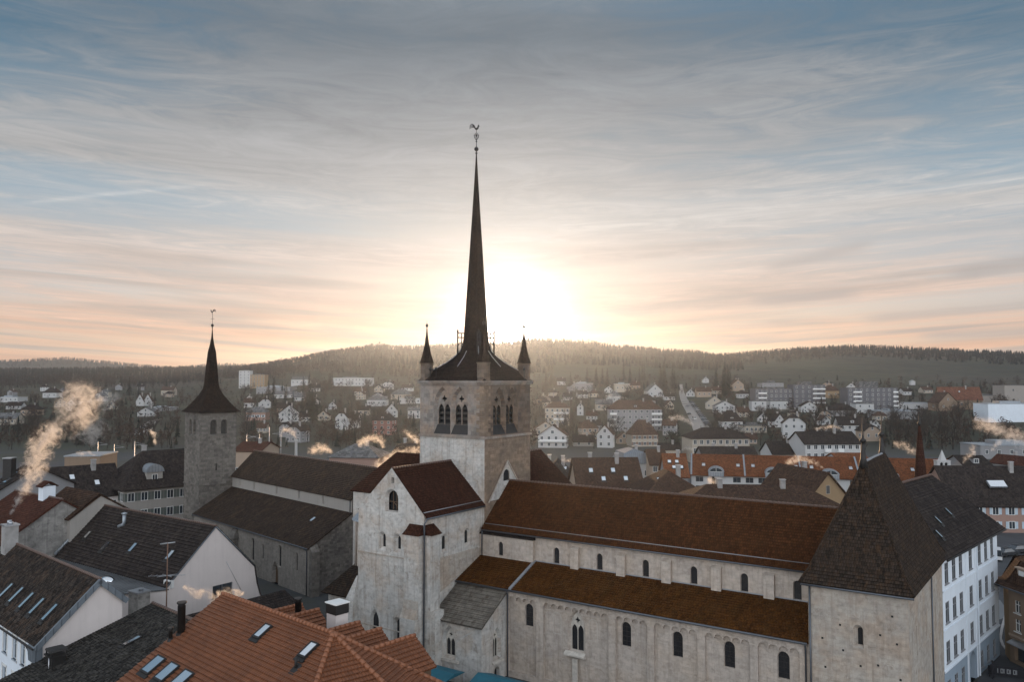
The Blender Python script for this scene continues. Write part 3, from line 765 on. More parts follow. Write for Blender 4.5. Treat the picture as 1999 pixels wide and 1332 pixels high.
    # stepped corner buttresses with small tiled caps
    def buttress(b0, b1, cap, low=None):
        mb = MB(); mb.box(*b0)
        if low: mb.box(*low)
        o = mb.build('buttress', 'abbey_stone', t)
        m2 = MB(); m2.hexa(*cap); m2.build('buttress_cap', 'transept_tile', o)
    z0, z1 = 14.85, 15.75
    buttress((-2.35, -0.35, -11.05, -10.25, 0, z0), None, ([(-2.5, -11.25, z0 - .1), (-0.25, -11.25, z0 - .1), (-0.25, -10.26, z0 - .1), (-2.5, -10.26, z0 - .1)], [(-2.3, -10.75, z0 + .45), (-0.4, -10.75, z0 + .45), (-0.4, -10.26, z1), (-2.3, -10.26, z1)]), (-2.4, -0.36, -11.6, -11.05, 0, 6.3))
    buttress((-0.3, 0.55, -10.2, -8.65, 0, z0), None, ([(-0.29, -10.3, z0 - .1), (0.75, -10.3, z0 - .1), (0.75, -8.5, z0 - .1), (-0.29, -8.5, z0 - .1)], [(-0.29, -10.1, z1), (0.3, -10.1, z0 + .45), (0.3, -8.7, z0 + .45), (-0.29, -8.7, z1)]), (0.55, 1.15, -10.15, -8.7, 0, 7.0))
    mb = MB(); mb.hexa([(-2.4, -11.6, 6.3), (-0.36, -11.6, 6.3), (-0.36, -11.06, 6.3), (-2.4, -11.06, 6.3)], [(-2.34, -11.2, 7.2), (-0.36, -11.2, 7.2), (-0.36, -11.06, 8.1), (-2.34, -11.06, 8.1)]); mb.build('weathering', 'gatehouse_stone', t)
    mb = MB(); mb.hexa([(-11.3, -11.1, 0), (-9.76, -11.1, 0), (-9.76, -8.7, 0), (-11.3, -8.7, 0)], [(-11.1, -11.0, 6.4), (-9.76, -11.0, 6.4), (-9.76, -8.8, 6.4), (-11.1, -8.8, 6.4)])
    mb.hexa([(-11.1, -11.0, 6.4), (-9.76, -11.0, 6.4), (-9.76, -8.8, 6.4), (-11.1, -8.8, 6.4)], [(-9.9, -10.3, 9.3), (-9.76, -10.3, 9.3), (-9.76, -8.9, 9.3), (-9.9, -8.9, 9.3)]); mb.build('buttress', 'abbey_stone', t)

    # --- nave: clerestory, roof
    pn = Pl((0, 0, 0), X); holes = []
    for c in (9.56, 14.76, 19.95, 25.0, 29.93, 34.75): holes.append(round_window(t, pn, c, 11.12, 12.85, 0.74, 0.64, 0.16))
    mb = MB(); wall(mb, pn, rect(0, 36.9, 9.5, 14.15), holes)
    mb.face([(36.9, 9.72, 9.5), (0, 9.72, 9.5), (0, 9.72, 14.15), (36.9, 9.72, 14.15)])
    mb.build('clerestory_wall', 'nave_stone', t)
    pn2 = Pl((-0.3, -0.42, 0), X); mb = MB(); h = round_window(t, pn2, 2.83, 11.15, 12.75, 0.7, 0.56, 0.16)
    wall(mb, pn2, rect(0, 7.15, 9.5, 13.35), [h]); mb.face([(6.85, -0.42, 9.5), (6.85, 0, 9.5), (6.85, 0, 13.35), (6.85, -0.42, 13.35)])
    o = mb.build('thick_wall', 'nave_stone', t)
    mb = MB(); mb.hexa([(-0.3, -0.55, 13.35), (6.95, -0.55, 13.35), (6.95, -0.01, 13.35), (-0.3, -0.01, 13.35)], [(-0.3, -0.5, 13.5), (6.9, -0.5, 13.5), (6.9, -0.01, 13.85), (-0.3, -0.01, 13.85)]); mb.build('wall_cap', 'dark_tile', o)
    for c in (11.96, 17.34, 22.3, 27.33, 32.3):
        mb = MB(); mb.hexa([(c - .48, -0.42, 9.6), (c + .48, -0.42, 9.6), (c + .48, 0.0, 9.6), (c - .48, 0.0, 9.6)], [(c - .48, -0.36, 13.0), (c + .48, -0.36, 13.0), (c + .48, 0.0, 13.25), (c - .48, 0.0, 13.25)]); mb.build('pilaster', 'nave_stone', t)
    mb = MB(); zr = 18.9; ze = 13.95
    slab(mb, [(0.0, -0.62, ze), (37.3, -0.62, ze), (37.3, 4.86, zr), (0.0, 4.86, zr)], 0.18, 0.34)
    slab(mb, [(37.3, 10.34, ze), (0.0, 10.34, ze), (0.0, 4.86, zr), (37.3, 4.86, zr)], 0.18, 0.34)
    rf = mb.build('nave_roof', 'church_tile', t)
    ridge('ridge_tiles', (0.0, 4.86, zr + .05), (37.3, 4.86, zr + .05), 'church_tile', rf, 0.13)
    mb = MB(); mb.tube([(0.2, -0.10, ze + 0.56), (37.0, -0.10, ze + 0.56)], 0.045, 5); mb.build('snow_guard', 'lead', rf)
    mb = MB(); mb.tube([(0.1, -0.70, ze - 0.1), (37.0, -0.70, ze - 0.1)], 0.085, 6); mb.tube([(0.2, -0.7, ze - .1), (0.1, -0.62, 13.2), (0.1, -0.62, 11.0)], 0.07, 6); mb.build('gutter', 'copper_pipe', t)
    # --- south aisle
    mb = MB(); za, zb = 9.05, 10.95
    slab(mb, [(-0.25, -4.95, za), (6.75, -4.95, za), (6.75, -0.42, zb), (-0.25, -0.42, zb)], 0.14, 0.36)
    slab(mb, [(7.0, -4.95, za), (36.85, -4.95, za), (36.85, 0.0, zb + .12), (7.0, 0.0, zb + .12)], 0.14, 0.36)
    rf = mb.build('aisle_roof', 'aisle_tile', t)
    mb = MB(); mb.hexa([(6.72, -5.0, za - .1), (7.05, -5.0, za - .1), (7.05, 0, zb), (6.72, 0, zb)], [(6.72, -5.0, za + .16), (7.05, -5.0, za + .16), (7.05, 0, zb + .24), (6.72, 0, zb + .24)])
    mb.box(7.05, 36.8, -0.06, -0.004, zb + .05, zb + .22); mb.build('lead_strip', 'lead', rf)
    mb = MB(); mb.tube([(-0.2, -5.06, za - .08), (36.75, -5.06, za - .08)], 0.11, 6)
    for x in (6.45, 36.55): mb.tube([(x, -5.0, za - .1), (x, -4.72, za - .6), (x, -4.72, 0)], 0.075, 6)
    mb.build('gutter', 'copper_pipe', t)
    pa = Pl((6.2, -4.6, 0), X); bays = [(6.45, 9.88), (10.74, 18.11), (18.87, 22.17), (22.84, 27.07), (27.79, 31.84), (32.51, 36.03)]
    hs = []
    for b0, b1 in bays:
        a0, a1 = b0 - 6.2, b1 - 6.2; n = max(4, int(round((a1 - a0) / 0.84))); w = (a1 - a0) / n; r = w * 0.44; sp_ = 7.93
        pts = [(a0, 0.6), (a1, 0.6)]
        for i in range(n):
            c = a1 - w * (i + 0.5)
            pts += [(c + r, sp_ - 0.08)] + [(c + r * math.cos(q), sp_ + r * 0.95 * math.sin(q)) for q in [math.pi * j / 6 for j in range(7)]] + [(c - r, sp_ - 0.08)]
        pts[2] = (a1, sp_ - 0.08); pts[-1] = (a0, sp_ - 0.08)
        hs.append((pts, pts, 0.32))
    mb = MB(); wall(mb, pa, rect(0, 30.6, 0, za - .1), hs)
    pb = Pl((6.2, -4.28, 0), X); holes = []
    wm = MB()
    for c in (8.83, 19.86, 25.05, 29.9, 34.6): holes.append(round_window(t, pb, c - 6.2, 5.42, 7.75, 1.02, 0.92, 0.17, leads=True))
    g = gothic(t, pb, 14.4 - 6.2, 3.95, 1.5, 7.75, 0.3, 'old_glass', 'dressed_stone', False, 2.0, 3.8, 8.0); holes.append(g)
    wall(mb, pb, rect(0.1, 30.5, 0.3, 8.7), holes)
    mb.build('aisle_wall', 'nave_stone', t)
    mb = MB(); c = 14.4
    mb.hexa([(c - 1.15, -4.85, 3.55), (c + 1.15, -4.85, 3.55), (c + 1.15, -4.46, 3.4), (c - 1.15, -4.46, 3.4)], [(c - 1.15, -4.85, 3.7), (c + 1.15, -4.85, 3.7), (c + 1.15, -4.46, 3.95), (c - 1.15, -4.46, 3.95)])
    mb.box(c - .28, c + .28, -4.62, -4.46, 0, 3.35); mb.build('window_sill', 'dressed_stone', t)
    # blocked-up older windows, one thin raised course round each
    mb = MB()
    for c in (12.2, 16.3):
        q = arch(c - 6.2, 5.3, 0.9, 7.4); bars(mb, pb, list(zip(q, q[1:] + q[:1])), 0.0, 0.05, 0.012)
    mb.build('blocked_window', 'dressed_stone', t)
    # --- corner chapel
    pc = Pl((-0.2, -9.0, 0), X); pcr = Pl((6.2, -9.0, 0), Yv)
    mb = MB()
    g = gothic(t, pc, 2.25, 2.45, 1.2, 5.25, 0.32, 'old_glass', 'dressed_stone', False, 1.75, 2.2, 5.6)
    wall(mb, pc, rect(0, 6.4, 0, 6.15), [g])
    g = gothic(t, pcr, 2.7, 2.35, 0.95, 5.1, 0.3, 'old_glass', 'dressed_stone', False, 1.45, 2.1, 5.45)
    dr = arch(2.7, 0, 0.95, 1.45, False, 6)
    wall(mb, pcr, [(0, 0), (4.4, 0), (4.4, 8.55), (0, 6.15)], [g, (dr, dr, 0.4)])
    mb.build('chapel_wall', 'abbey_stone', t); pane('door', pcr, dr, 0.4, 'dark_void', t)
    mb = MB(); mb.box(1.1, 3.4, -9.22, -9.0, 1.95, 2.2); mb.build('window_sill', 'dressed_stone', t)
    mb = MB(); mb.hexa([(6.2, -7.2, 1.85), (6.45, -7.2, 1.85), (6.45, -5.4, 1.85), (6.2, -5.4, 1.85)], [(6.2, -7.2, 2.1), (6.4, -7.2, 2.05), (6.4, -5.4, 2.05), (6.2, -5.4, 2.1)]); mb.build('window_sill', 'dressed_stone', t)
    mb = MB(); slab(mb, [(-0.2, -9.3, 6.05), (6.4, -9.3, 6.05), (6.4, -4.75, 8.75), (-0.2, -4.75, 8.75)], 0.16, 0.55, 0.05); mb.build('chapel_roof', 'slab_tile', t)
    # --- choir, north arm, apse chapels
    mb = MB(); ze, zr = 16.6, 21.3
    slab(mb, [(-21.2, -0.3, ze), (-9.7, -0.3, ze), (-9.7, 4.87, zr), (-17.83, 4.87, zr)], 0.16, 0.32)
    slab(mb, [(-9.7, 10.0, ze), (-21.2, 10.0, ze), (-17.83, 4.87, zr), (-9.7, 4.87, zr)], 0.16, 0.32)
    slab(mb, [(-21.2, 10.0, ze), (-21.2, -0.3, ze), (-17.83, 4.87, zr)], 0.16, 0.32)
    mb.build('choir_roof', 'transept_tile', t)
    mb = MB(); mb.box(-20.9, -9.75, 0.0, 9.7, 0, 16.5); mb.box(-9.7, 0.0, 9.72, 19.8, 0, 16.9)
    mb.face([(0, 19.8, 16.9), (-9.7, 19.8, 16.9), (-4.85, 19.8, 21.0)]); mb.build('choir_wall', 'abbey_stone', t)
    mb = MB(); slab(mb, [(0.2, 9.7, 16.7), (0.2, 20.0, 16.7), (-4.88, 20.0, 21.2), (-4.88, 9.7, 21.2)], 0.16, 0.32)
    slab(mb, [(-9.9, 20.0, 16.7), (-9.9, 9.7, 16.7), (-4.88, 9.7, 21.2), (-4.88, 20.0, 21.2)], 0.16, 0.32)
    rf = mb.build('north_arm_roof', 'transept_tile', t); ridge('ridge_tiles', (-4.88, 9.7, 21.26), (-4.88, 20.0, 21.26), 'transept_tile', rf, 0.13)
    mb = MB(); mb.lathe((-14.9, -2.6, 0), [(2.0, 0), (2.0, 13.9)], 20)
    for k in range(12):
        a = 2 * math.pi * k / 12; mb.lathe((-14.9 + 2.05 * math.cos(a), -2.6 + 2.05 * math.sin(a), 0), [(0.16, 8.5), (0.16, 13.6), (0.22, 13.9)], 6)
    mb.build('apse', 'nave_stone', t)
    mb = MB(); mb.lathe((-14.9, -2.6, 0), [(2.55, 13.9), (2.5, 14.05)] + [(2.5 - 2.4 * f, 14.05 + 2.3 * f + 0.05 * (i % 2)) for i, f in enumerate([j / 12 for j in range(1, 13)])], 24, 0, False); mb.build('apse_roof', 'zinc', t)
    mb = MB(); mb.box(-17.6, -9.8, -7.2, -0.1, 0, 5.8); mb.build('sacristy_wall', 'abbey_stone', t)
    mb = MB()
    slab(mb, [(-18.2, -7.8, 5.75), (-9.78, -7.8, 5.75), (-9.78, -3.0, 9.6), (-15.6, -3.0, 9.6)], 0.16, 0.3)
    slab(mb, [(-18.2, 0.0, 5.75), (-18.2, -7.8, 5.75), (-15.6, -3.0, 9.6), (-15.6, 0.0, 9.6)], 0.16, 0.3)
    mb.build('sacristy_roof', 'gatehouse_tile', t)
    # --- west gatehouse block with its steep hipped roof
    q = [Vector((36.9, -5.0, 0)), Vector((44.45, -5.0, 0)), Vector((45.1, 11.6, 0)), Vector((36.9, 11.6, 0))]
    pw = Pl(q[0], q[1] - q[0]); pw2 = Pl(q[1], q[2] - q[1])
    mb = MB()
    out = arch(3.85, 9.35, 0.78, 11.2); inn = arch(3.95, 9.6, 0.36, 10.95)
    wall(mb, pw, rect(0, 7.55, 0, 14.35), [(out, inn, 0.32)]); pane('window', pw, inn, 0.32, 'dark_void', t)
    hs = []
    for a, t0, t1 in ((3.1, 8.6, 11.0), (7.6, 9.0, 11.6), (12.4, 8.4, 10.8), (5.2, 12.4, 13.0)):
        h = rect(a, a + 0.16, t0, t1); hs.append((h, h, 0.3)); pane('slit', pw2, h, 0.3, 'dark_void', t)
    L2 = (q[2] - q[1]).length
    wall(mb, pw2, rect(0, L2, 0, 14.35), hs)
    mb.face([q[2], q[3], q[3] + Vector((0, 0, 14.35)), q[2] + Vector((0, 0, 14.35))]); mb.face([q[3], q[0], q[0] + Vector((0, 0, 14.35)), q[3] + Vector((0, 0, 14.35))])
    mb.build('gatehouse_wall', 'gatehouse_stone', t)
    mb = MB()
    for i, (a, z) in enumerate(((1.2, 7.3), (2.6, 8.9), (5.2, 8.2), (5.4, 10.6), (2.4, 10.9), (6.6, 10.1), (6.8, 7.4), (3.9, 7.9), (1.0, 9.6), (5.0, 6.5), (6.3, 12.2))):
        mb.obox(pw.pt(a, z), pw.U, Vector((0, 0, 1)), pw.N, 0, 0.16, 0, 0.16, -0.1, 0.004)
    mb.build('putlog_hole', 'dark_void', t)
    r0, r1 = Vector((40.65, -0.9, 23.85)), Vector((40.65, 8.3, 23.85))
    e = [Vector((36.35, -5.55, 14.1)), Vector((44.95, -5.55, 14.1)), Vector((45.6, 12.1, 14.1)), Vector((36.35, 12.1, 14.1))]
    def kink(a, b): return a.lerp(b, 0.16) + Vector((0, 0, -0.33))
    kq = [kink(e[0], r0), kink(e[1], r0), kink(e[2], r1), kink(e[3], r1)]
    mb = MB()
    for i, (ra, rb) in enumerate(((r0, r0), (r0, r1), (r1, r1), (r1, r0))):
        j = (i + 1) % 4
        slab(mb, [e[i], e[j], kq[j], kq[i]], 0.12, 0.27)
        top = [ra] if (ra - rb).length < 1e-6 else [rb, ra]
        slab(mb, [kq[i], kq[j]] + top, 0.12, 0.27)
    rf = mb.build('gatehouse_roof', 'gatehouse_tile', t)
    mb = MB()
    for a, b, c in ((e[0], kq[0], r0), (e[1], kq[1], r0), (e[2], kq[2], r1)):
        mb = MB(); mb.tube([a + Vector((0, 0, .05)), b + Vector((0, 0, .05)), c + Vector((0, 0, .05))], 0.11, 6); mb.build('hip_tiles', 'gatehouse_tile', rf)
    ridge('ridge_flashing', r0 + Vector((0, 0, .06)), r1 + Vector((0, 0, .06)), 'lead', rf, 0.13)
    for r_ in (r0, r1):
        mb = MB(); mb.lathe((r_.x, r_.y, 0), [(0.42, 23.4), (0.24, 24.2), (0.15, 25.3), (0.13, 25.55), (0.28, 25.66), (0.28, 25.78), (0.11, 25.9), (0.06, 26.3), (0.035, 27.6)], 8); mb.build('finial', 'iron', rf)
    mb = MB(); mb.tube([e[0] + Vector((0.1, -0.05, -.12)), e[1] + Vector((0, -0.05, -.12))], 0.09, 6); mb.build('gutter', 'copper_pipe', t)
    mb = MB(); mb.tube([q[0] + Vector((0.15, -.1, 13.9)), q[0] + Vector((0.15, -.1, 0))], 0.08, 6); mb.build('downpipe', 'copper_pipe', t)
    mb = MB(); mb.tube([pw2.pt(10.2, 14, -.1), pw2.pt(10.2, 0, -.1)], 0.07, 6); mb.build('downpipe', 'copper_pipe', t)
    return t
abbey()

# ------------------------------------------------------------------ the parish church to the left
def parish():
    t = thing('parish_church', 'dim grey stone church with square tower and flared pointed spire, left behind the abbey', 'church', (-28.886, 114.889, 0), R(-46))
    X, Yv = Vector((1, 0, 0)), Vector((0, 1, 0))
    pf = Pl((-40.3, 0, 0), X); hs = []; o0 = 40.3
    for c, t0, t1, w in ((-17.5, 2.2, 5.8, 1.0), (-14.1, 3.0, 5.4, 0.62), (-8.7, 2.7, 6.0, 1.0), (-3.6, 3.0, 5.7, 0.62), (-29, 2.4, 5.6, 0.9), (-35, 2.4, 5.6, 0.9)):
        hs.append(round_window(t, pf, c + o0, t0, t1, w, w * 0.72, 0.2))
    dr_o, dr_i = arch(-10.1 + o0, 0, 2.1, 3.4, True, 6), arch(-10.1 + o0, 0, 1.3, 2.9, True, 6)
    hs.append((dr_o, dr_i, 0.5)); pane('door', pf, dr_i, 0.5, 'wood', t)
    mb = MB(); wall(mb, pf, rect(0, 40.3, 0, 7.05), hs); mb.build('aisle_wall', 'parish_plaster', t)
    pe = Pl((0, 0, 0), Yv)
    mb = MB(); wall(mb, pe, [(0, 0), (22.4, 0), (22.4, 7.0), (15.4, 11.0), (15.4, 13.2), (11.2, 17.1), (7.0, 13.2), (7.0, 11.0), (0, 7.0)]); mb.build('end_wall', 'rubble_stone', t)
    mb = MB(); mb.box(-0.02, 0.85, -0.05, 1.2, 0, 6.3); mb.hexa([(-0.02, -0.05, 6.3), (0.85, -0.05, 6.3), (0.85, 1.2, 6.3), (-0.02, 1.2, 6.3)], [(-0.02, -0.05, 7.0), (0.05, -0.05, 7.0), (0.05, 1.2, 7.3), (-0.02, 1.2, 7.3)])
    mb.build('buttress', 'grey_ashlar', t)
    mb = MB(); mb.hexa([(-24.4, -1.9, 0), (-22.6, -1.9, 0), (-22.6, 0, 0), (-24.4, 0, 0)], [(-24.4, -0.9, 5.0), (-22.6, -0.9, 5.0), (-22.6, 0, 5.0), (-24.4, 0, 5.0)]); mb.hexa([(-24.6, -1.1, 5.0), (-22.4, -1.1, 5.0), (-22.4, 0, 5.0), (-24.6, 0, 5.0)], [(-24.2, -0.4, 6.3), (-22.8, -0.4, 6.3), (-22.8, 0, 6.6), (-24.2, 0, 6.6)]); mb.build('buttress', 'rubble_stone', t)
    pc = Pl((-40.3, 7.0, 0), X); hs = []
    for c in (-37.2, -31.6, -23.3, -15.8, -8.2): 
        a = rect(c + o0 - .3, c + o0 + .3, 11.35, 12.75); b = rect(c + o0 - .17, c + o0 + .17, 11.5, 12.65); hs.append((a, b, 0.3)); pane('window', pc, b, 0.3, 'old_glass', t)
    mb = MB(); wall(mb, pc, rect(0, 40.3, 10.2, 13.25), hs); mb.build('clerestory_wall', 'stone_wall', t)
    mb = MB(); slab(mb, [(-40.4, -0.35, 6.85), (0.15, -0.35, 6.85), (0.15, 7.0, 11.05), (-40.4, 7.0, 11.05)], 0.15, 0.34)
    slab(mb, [(0.15, 22.75, 6.85), (-40.4, 22.75, 6.85), (-40.4, 15.4, 11.05), (0.15, 15.4, 11.05)], 0.15, 0.34)
    rf = mb.build('aisle_roof', 'parish_tile', t)
    mb = MB(); q = Vector((-6.8, 3.9, 9.33)); mb.obox(q, X, Vector((0, .868, .497)), Vector((0, -.497, .868)), 0, 0.55, 0, 0.9, 0, 0.12); mb.build('skylight', 'skylight_glass', rf)
    mb = MB(); slab(mb, [(-40.3, 6.6, 12.95), (0.2, 6.6, 12.95), (0.2, 11.2, 17.4), (-40.3, 11.2, 17.4)], 0.15, 0.34)
    slab(mb, [(0.2, 15.8, 12.95), (-40.3, 15.8, 12.95), (-40.3, 11.2, 17.4), (0.2, 11.2, 17.4)], 0.15, 0.34)
    rf = mb.build('nave_roof', 'parish_tile', t); ridge('ridge_tiles', (-40.3, 11.2, 17.45), (0.2, 11.2, 17.45), 'parish_tile', rf, 0.13, 0.6)
    mb = MB(); mb.tube([(-40.2, -0.45, 6.78), (0.1, -0.45, 6.78)], 0.09, 6); mb.tube([(-0.9, -0.45, 6.75), (-0.55, -0.12, 6.3), (-0.55, -0.12, 0)], 0.075, 6); mb.tube([(-0.4, 6.9, 12.9), (-0.4, 6.9, 10.9)], 0.07, 6)
    mb.tube([(-40.0, -0.4, 6.8), (-40.6, -0.15, 6.4)], 0.08, 6); mb.build('gutter', 'copper_pipe', t)
    # tower
    cx, cy, h = -44.0, 4.3, 3.42
    pl, pr = Pl((cx - h, cy - h, 0), X), Pl((cx + h, cy - h, 0), Yv)
    hl, hr = [], []
    for c in (2.55, 4.35): hl.append(round_window(t, pl, c, 20.75, 23.6, 1.15, 0.95, 0.4, 'louvre', n=6))
    for c in (2.5, 4.5): hr.append(round_window(t, pr, c, 20.75, 23.5, 1.2, 1.0, 0.4, 'louvre', n=6))
    mb = MB(); wall(mb, pl, rect(0, 2 * h, 0, 25), hl)
    s_ = rect(3.0, 3.25, 14.2, 15.5); hr.append((s_, s_, 0.3)); pane('slit', pr, s_, 0.3, 'dark_void', t)
    wall(mb, pr, rect(0, 2 * h, 0, 25), hr)
    mb.face([(cx + h, cy + h, 0), (cx - h, cy + h, 0), (cx - h, cy + h, 25), (cx + h, cy + h, 25)]); mb.face([(cx - h, cy + h, 0), (cx - h, cy - h, 0), (cx - h, cy - h, 25), (cx - h, cy + h, 25)])
    mb.build('tower_wall', 'grey_ashlar', t)
    mb = MB(); k = h + 0.12
    for z in (20.35, 11.6): mb.box(cx - k, cx + k, cy - k, cy + k, z, z + .22)
    mb.build('string_course', 'grey_ashlar', t)
    prof = [(24.85, 5.75, 4.07), (25.5, 4.75, 3.4), (26.5, 3.7, 2.75), (28.0, 2.35, 1.95), (29.2, 1.6, 1.5), (30.2, 1.38, 1.32), (33, 1.12, 1.08), (36, 0.80, 0.78), (37.3, 0.46, 0.45), (38.7, 0.20, 0.2), (40.6, 0.05, 0.05)]
    mb = MB(); ring_loft(mb, [oct_ring(a, b, z, cx, cy) for z, a, b in prof]); mb.face(list(reversed(oct_ring(5.75, 4.07, 24.85, cx, cy)))); sp = mb.build('spire', 'spire_tile', t)
    mb = MB(); c = Vector((cx, cy, 0)); wv = Vector((math.cos(R(46)), math.sin(R(46)), 0))
    mb.lathe(c, [(0.05, 40.4), (0.14, 40.6), (0.05, 40.75), (0.2, 40.85), (0.29, 41.05), (0.2, 41.27), (0.04, 41.35), (0.03, 43.4)], 9)
    mb.tube([c - wv * .35 + Vector((0, 0, 42.3)), c + wv * .35 + Vector((0, 0, 42.3))], 0.035, 4); rod = mb.build('weathervane', 'iron', sp)
    mb = MB(); rooster(mb, c + Vector((0, 0, 43.6)) - wv * .1, -wv, 0.95); mb.build('weathercock', 'iron', rod)
parish()

# ------------------------------------------------------------------ roofs and houses close to the camera
XA, YA, ZA = Vector((1, 0, 0)), Vector((0, 1, 0)), Vector((0, 0, 1))
def roof_light(parent, c, k, w, l, name='skylight', frame='iron', glass='skylight_glass', lift=0.1):
    """roof window at c on a slope that climbs towards +y with gradient k; pane is a sub-part"""
    T = Vector((0, 1, k)).normalized(); N = XA.cross(T); c = Vector(c) + N * lift
    mb = MB(); e = 0.09
    for a0, a1, b0, b1 in ((-w / 2 - e, w / 2 + e, -l / 2 - e * 1.6, -l / 2), (-w / 2 - e, w / 2 + e, l / 2, l / 2 + e), (-w / 2 - e, -w / 2, -l / 2, l / 2), (w / 2, w / 2 + e, -l / 2, l / 2)):
        mb.obox(c, XA, T, N, a0, a1, b0, b1, -0.12, 0.07)
    mb.obox(c, XA, T, N, -w / 2 - e * 1.8, w / 2 + e * 1.8, -l / 2 - 0.42, -l / 2 - e * 1.6, -0.12, -0.02)
    o = mb.build(name, frame, parent)
    mb = MB(); mb.obox(c, XA, T, N, -w / 2, w / 2, -l / 2, l / 2, -0.05, 0.045); mb.build('pane', glass, o)
    return o
def flue(parent, c, z0, z1, r, mat='iron', cap=True):
    mb = MB(); x, y = c
    mb.lathe((x, y, 0), [(r, z0), (r, z1 - 0.3)] + ([(r * 1.05, z1 - .3), (r * .8, z1 - .2), (r * 1.25, z1 - 0.12), (r * 1.25, z1)] if cap else [(r, z1)]), 12)
    mb.lathe((x, y, 0), [(r * 1.9, z0 - .25), (r * 1.15, z0 + .2)], 12)
    return mb.build('flue', mat, parent)
def big_window(parent, pl, a0, a1, t0, t1, dep=0.16, div=2, frame='white_paint', glass='glass', cross=True, sill=True):
    """real opening with casements; returns the hole"""
    h = rect(a0, a1, t0, t1); p2 = pl; mb = MB(); e = 0.06
    segs = [((a0 + e / 2, t0), (a0 + e / 2, t1)), ((a1 - e / 2, t0), (a1 - e / 2, t1)), ((a0, t0 + e / 2), (a1, t0 + e / 2)), ((a0, t1 - e / 2), (a1, t1 - e / 2))]
    segs += [((a0 + (a1 - a0) * i / div, t0), (a0 + (a1 - a0) * i / div, t1)) for i in range(1, div)]
    if cross: segs.append(((a0, t0 + (t1 - t0) * .66), (a1, t0 + (t1 - t0) * .66)))
    for i, s_ in enumerate(segs): bars(mb, pl, [s_], dep, e, 0.05 + 0.004 * i)
    if sill: mb.obox(pl.pt(a0, t0), pl.U, ZA, pl.N, -0.12, a1 - a0 + 0.12, -0.1, 0.0, -0.1, 0.09)
    o = mb.build('window', frame, parent)
    pane('pane', pl, h, dep + 0.01, glass, o)
    return (h, h, dep + 0.02)

# -- white gabled house with courses of dark tiles
def house_a():
    t = thing('gabled_house', 'dark tiled house with tall blank white gable, flared at its right foot', 'house', (-35.314, 95.865, 0), R(-36))
    zr, ze = 13.5, 7.75
    pg = Pl((0, -6, 0), YA)
    hs = [big_window(t, pg, 5.75, 8.45, 4.95, 6.4, 0.18, 2, 'zinc_blue', 'glass', False)]
    mb = MB(); wall(mb, pg, [(0, 0), (13.4, 0), (13.3, 2.4), (12.9, 3.3), (12.45, 4.1), (11.95, 5.6), (11.6, 7.75), (6, 13.35), (0, 7.55)], hs)
    mb.face([(-26.4, -5.7, 0), (0, -5.7, 0), (0, -5.7, 7.6), (-26.4, -5.7, 7.6)]); mb.face([(-26.4, -5.7, 0), (-26.4, 5.5, 0), (-26.4, 5.5, 7.6), (-26.4, 0, 13.3), (-26.4, -5.7, 7.6)]); mb.face([(-26.4, 7.2, 0), (0, 7.2, 0), (0, 7.2, 3.0), (-26.4, 7.2, 3.0)])
    mb.build('wall', 'pale_wall', t)
    mb = MB(); slab(mb, [(-26.3, -6.25, ze - .25), (0.12, -6.25, ze - .25), (0.12, 0, zr), (-26.3, 0, zr)], 0.15, 0.46, 0.085)
    slab(mb, [(0.12, 5.62, ze), (-26.3, 5.62, ze), (-26.3, 0, zr), (0.12, 0, zr)], 0.15, 0.5)
    prev = (5.62, ze)
    for q in ((6.0, 5.6), (6.5, 4.1), (7.0, 3.2), (7.6, 2.6)):
        slab(mb, [(0.12, q[0], q[1]), (-26.3, q[0], q[1]), (-26.3, prev[0], prev[1]), (0.12, prev[0], prev[1])], 0.12); prev = q
    rf = mb.build('roof', 'dark_tile', t); ridge('ridge_tiles', (-26.3, 0, zr + .05), (0.14, 0, zr + .05), 'dark_tile', rf, 0.14, 0.4)
    mb = MB(); mb.tube([(0.1, -6.3, ze - .34), (0.1, 0, zr - .1)], 0.07, 5); mb.build('verge_trim', 'zinc_blue', rf)
    mb = MB(); mb.tube([(0.1, 5.62, ze - .1), (0.1, 0, zr - .1)], 0.07, 5); mb.build('verge_trim', 'zinc_blue', rf)
    k = (zr - ze) / 6.0
    for x, y, w, l in ((-17.6, -4.1, .62, 1.25), (-11.8, -3.6, .62, 1.2), (-3.7, -3.5, .6, 1.2), (-23.5, -3.4, .6, 1.0)): roof_light(rf, (x, y, zr + k * y), k, w, l)
    mb = MB(); mb.tube([(-18.4, -2.0, 11.7), (-17.7, -1.75, 12.0), (-17.6, -1.7, 12.3), (-17.6, -1.7, 13.3)], 0.23, 10); mb.lathe((-17.6, -1.7, 0), [(0.24, 13.3), (0.36, 13.36), (0.36, 13.5), (0.1, 13.6)], 12); mb.build('vent_pipe', 'zinc', rf)
    mb = MB(); mb.tube([(-26.45, -6.2, 7.8), (-26.45, 0.2, 13.9)], 0.22, 4); mb.build('party_flashing', 'zinc', rf)
    mb = MB(); mb.tube([(0.05, 1.5, 9.0), (0.05, 3.6, 5.2)], 0.025, 5); mb.build('stay_cable', 'steel', t)
house_a()

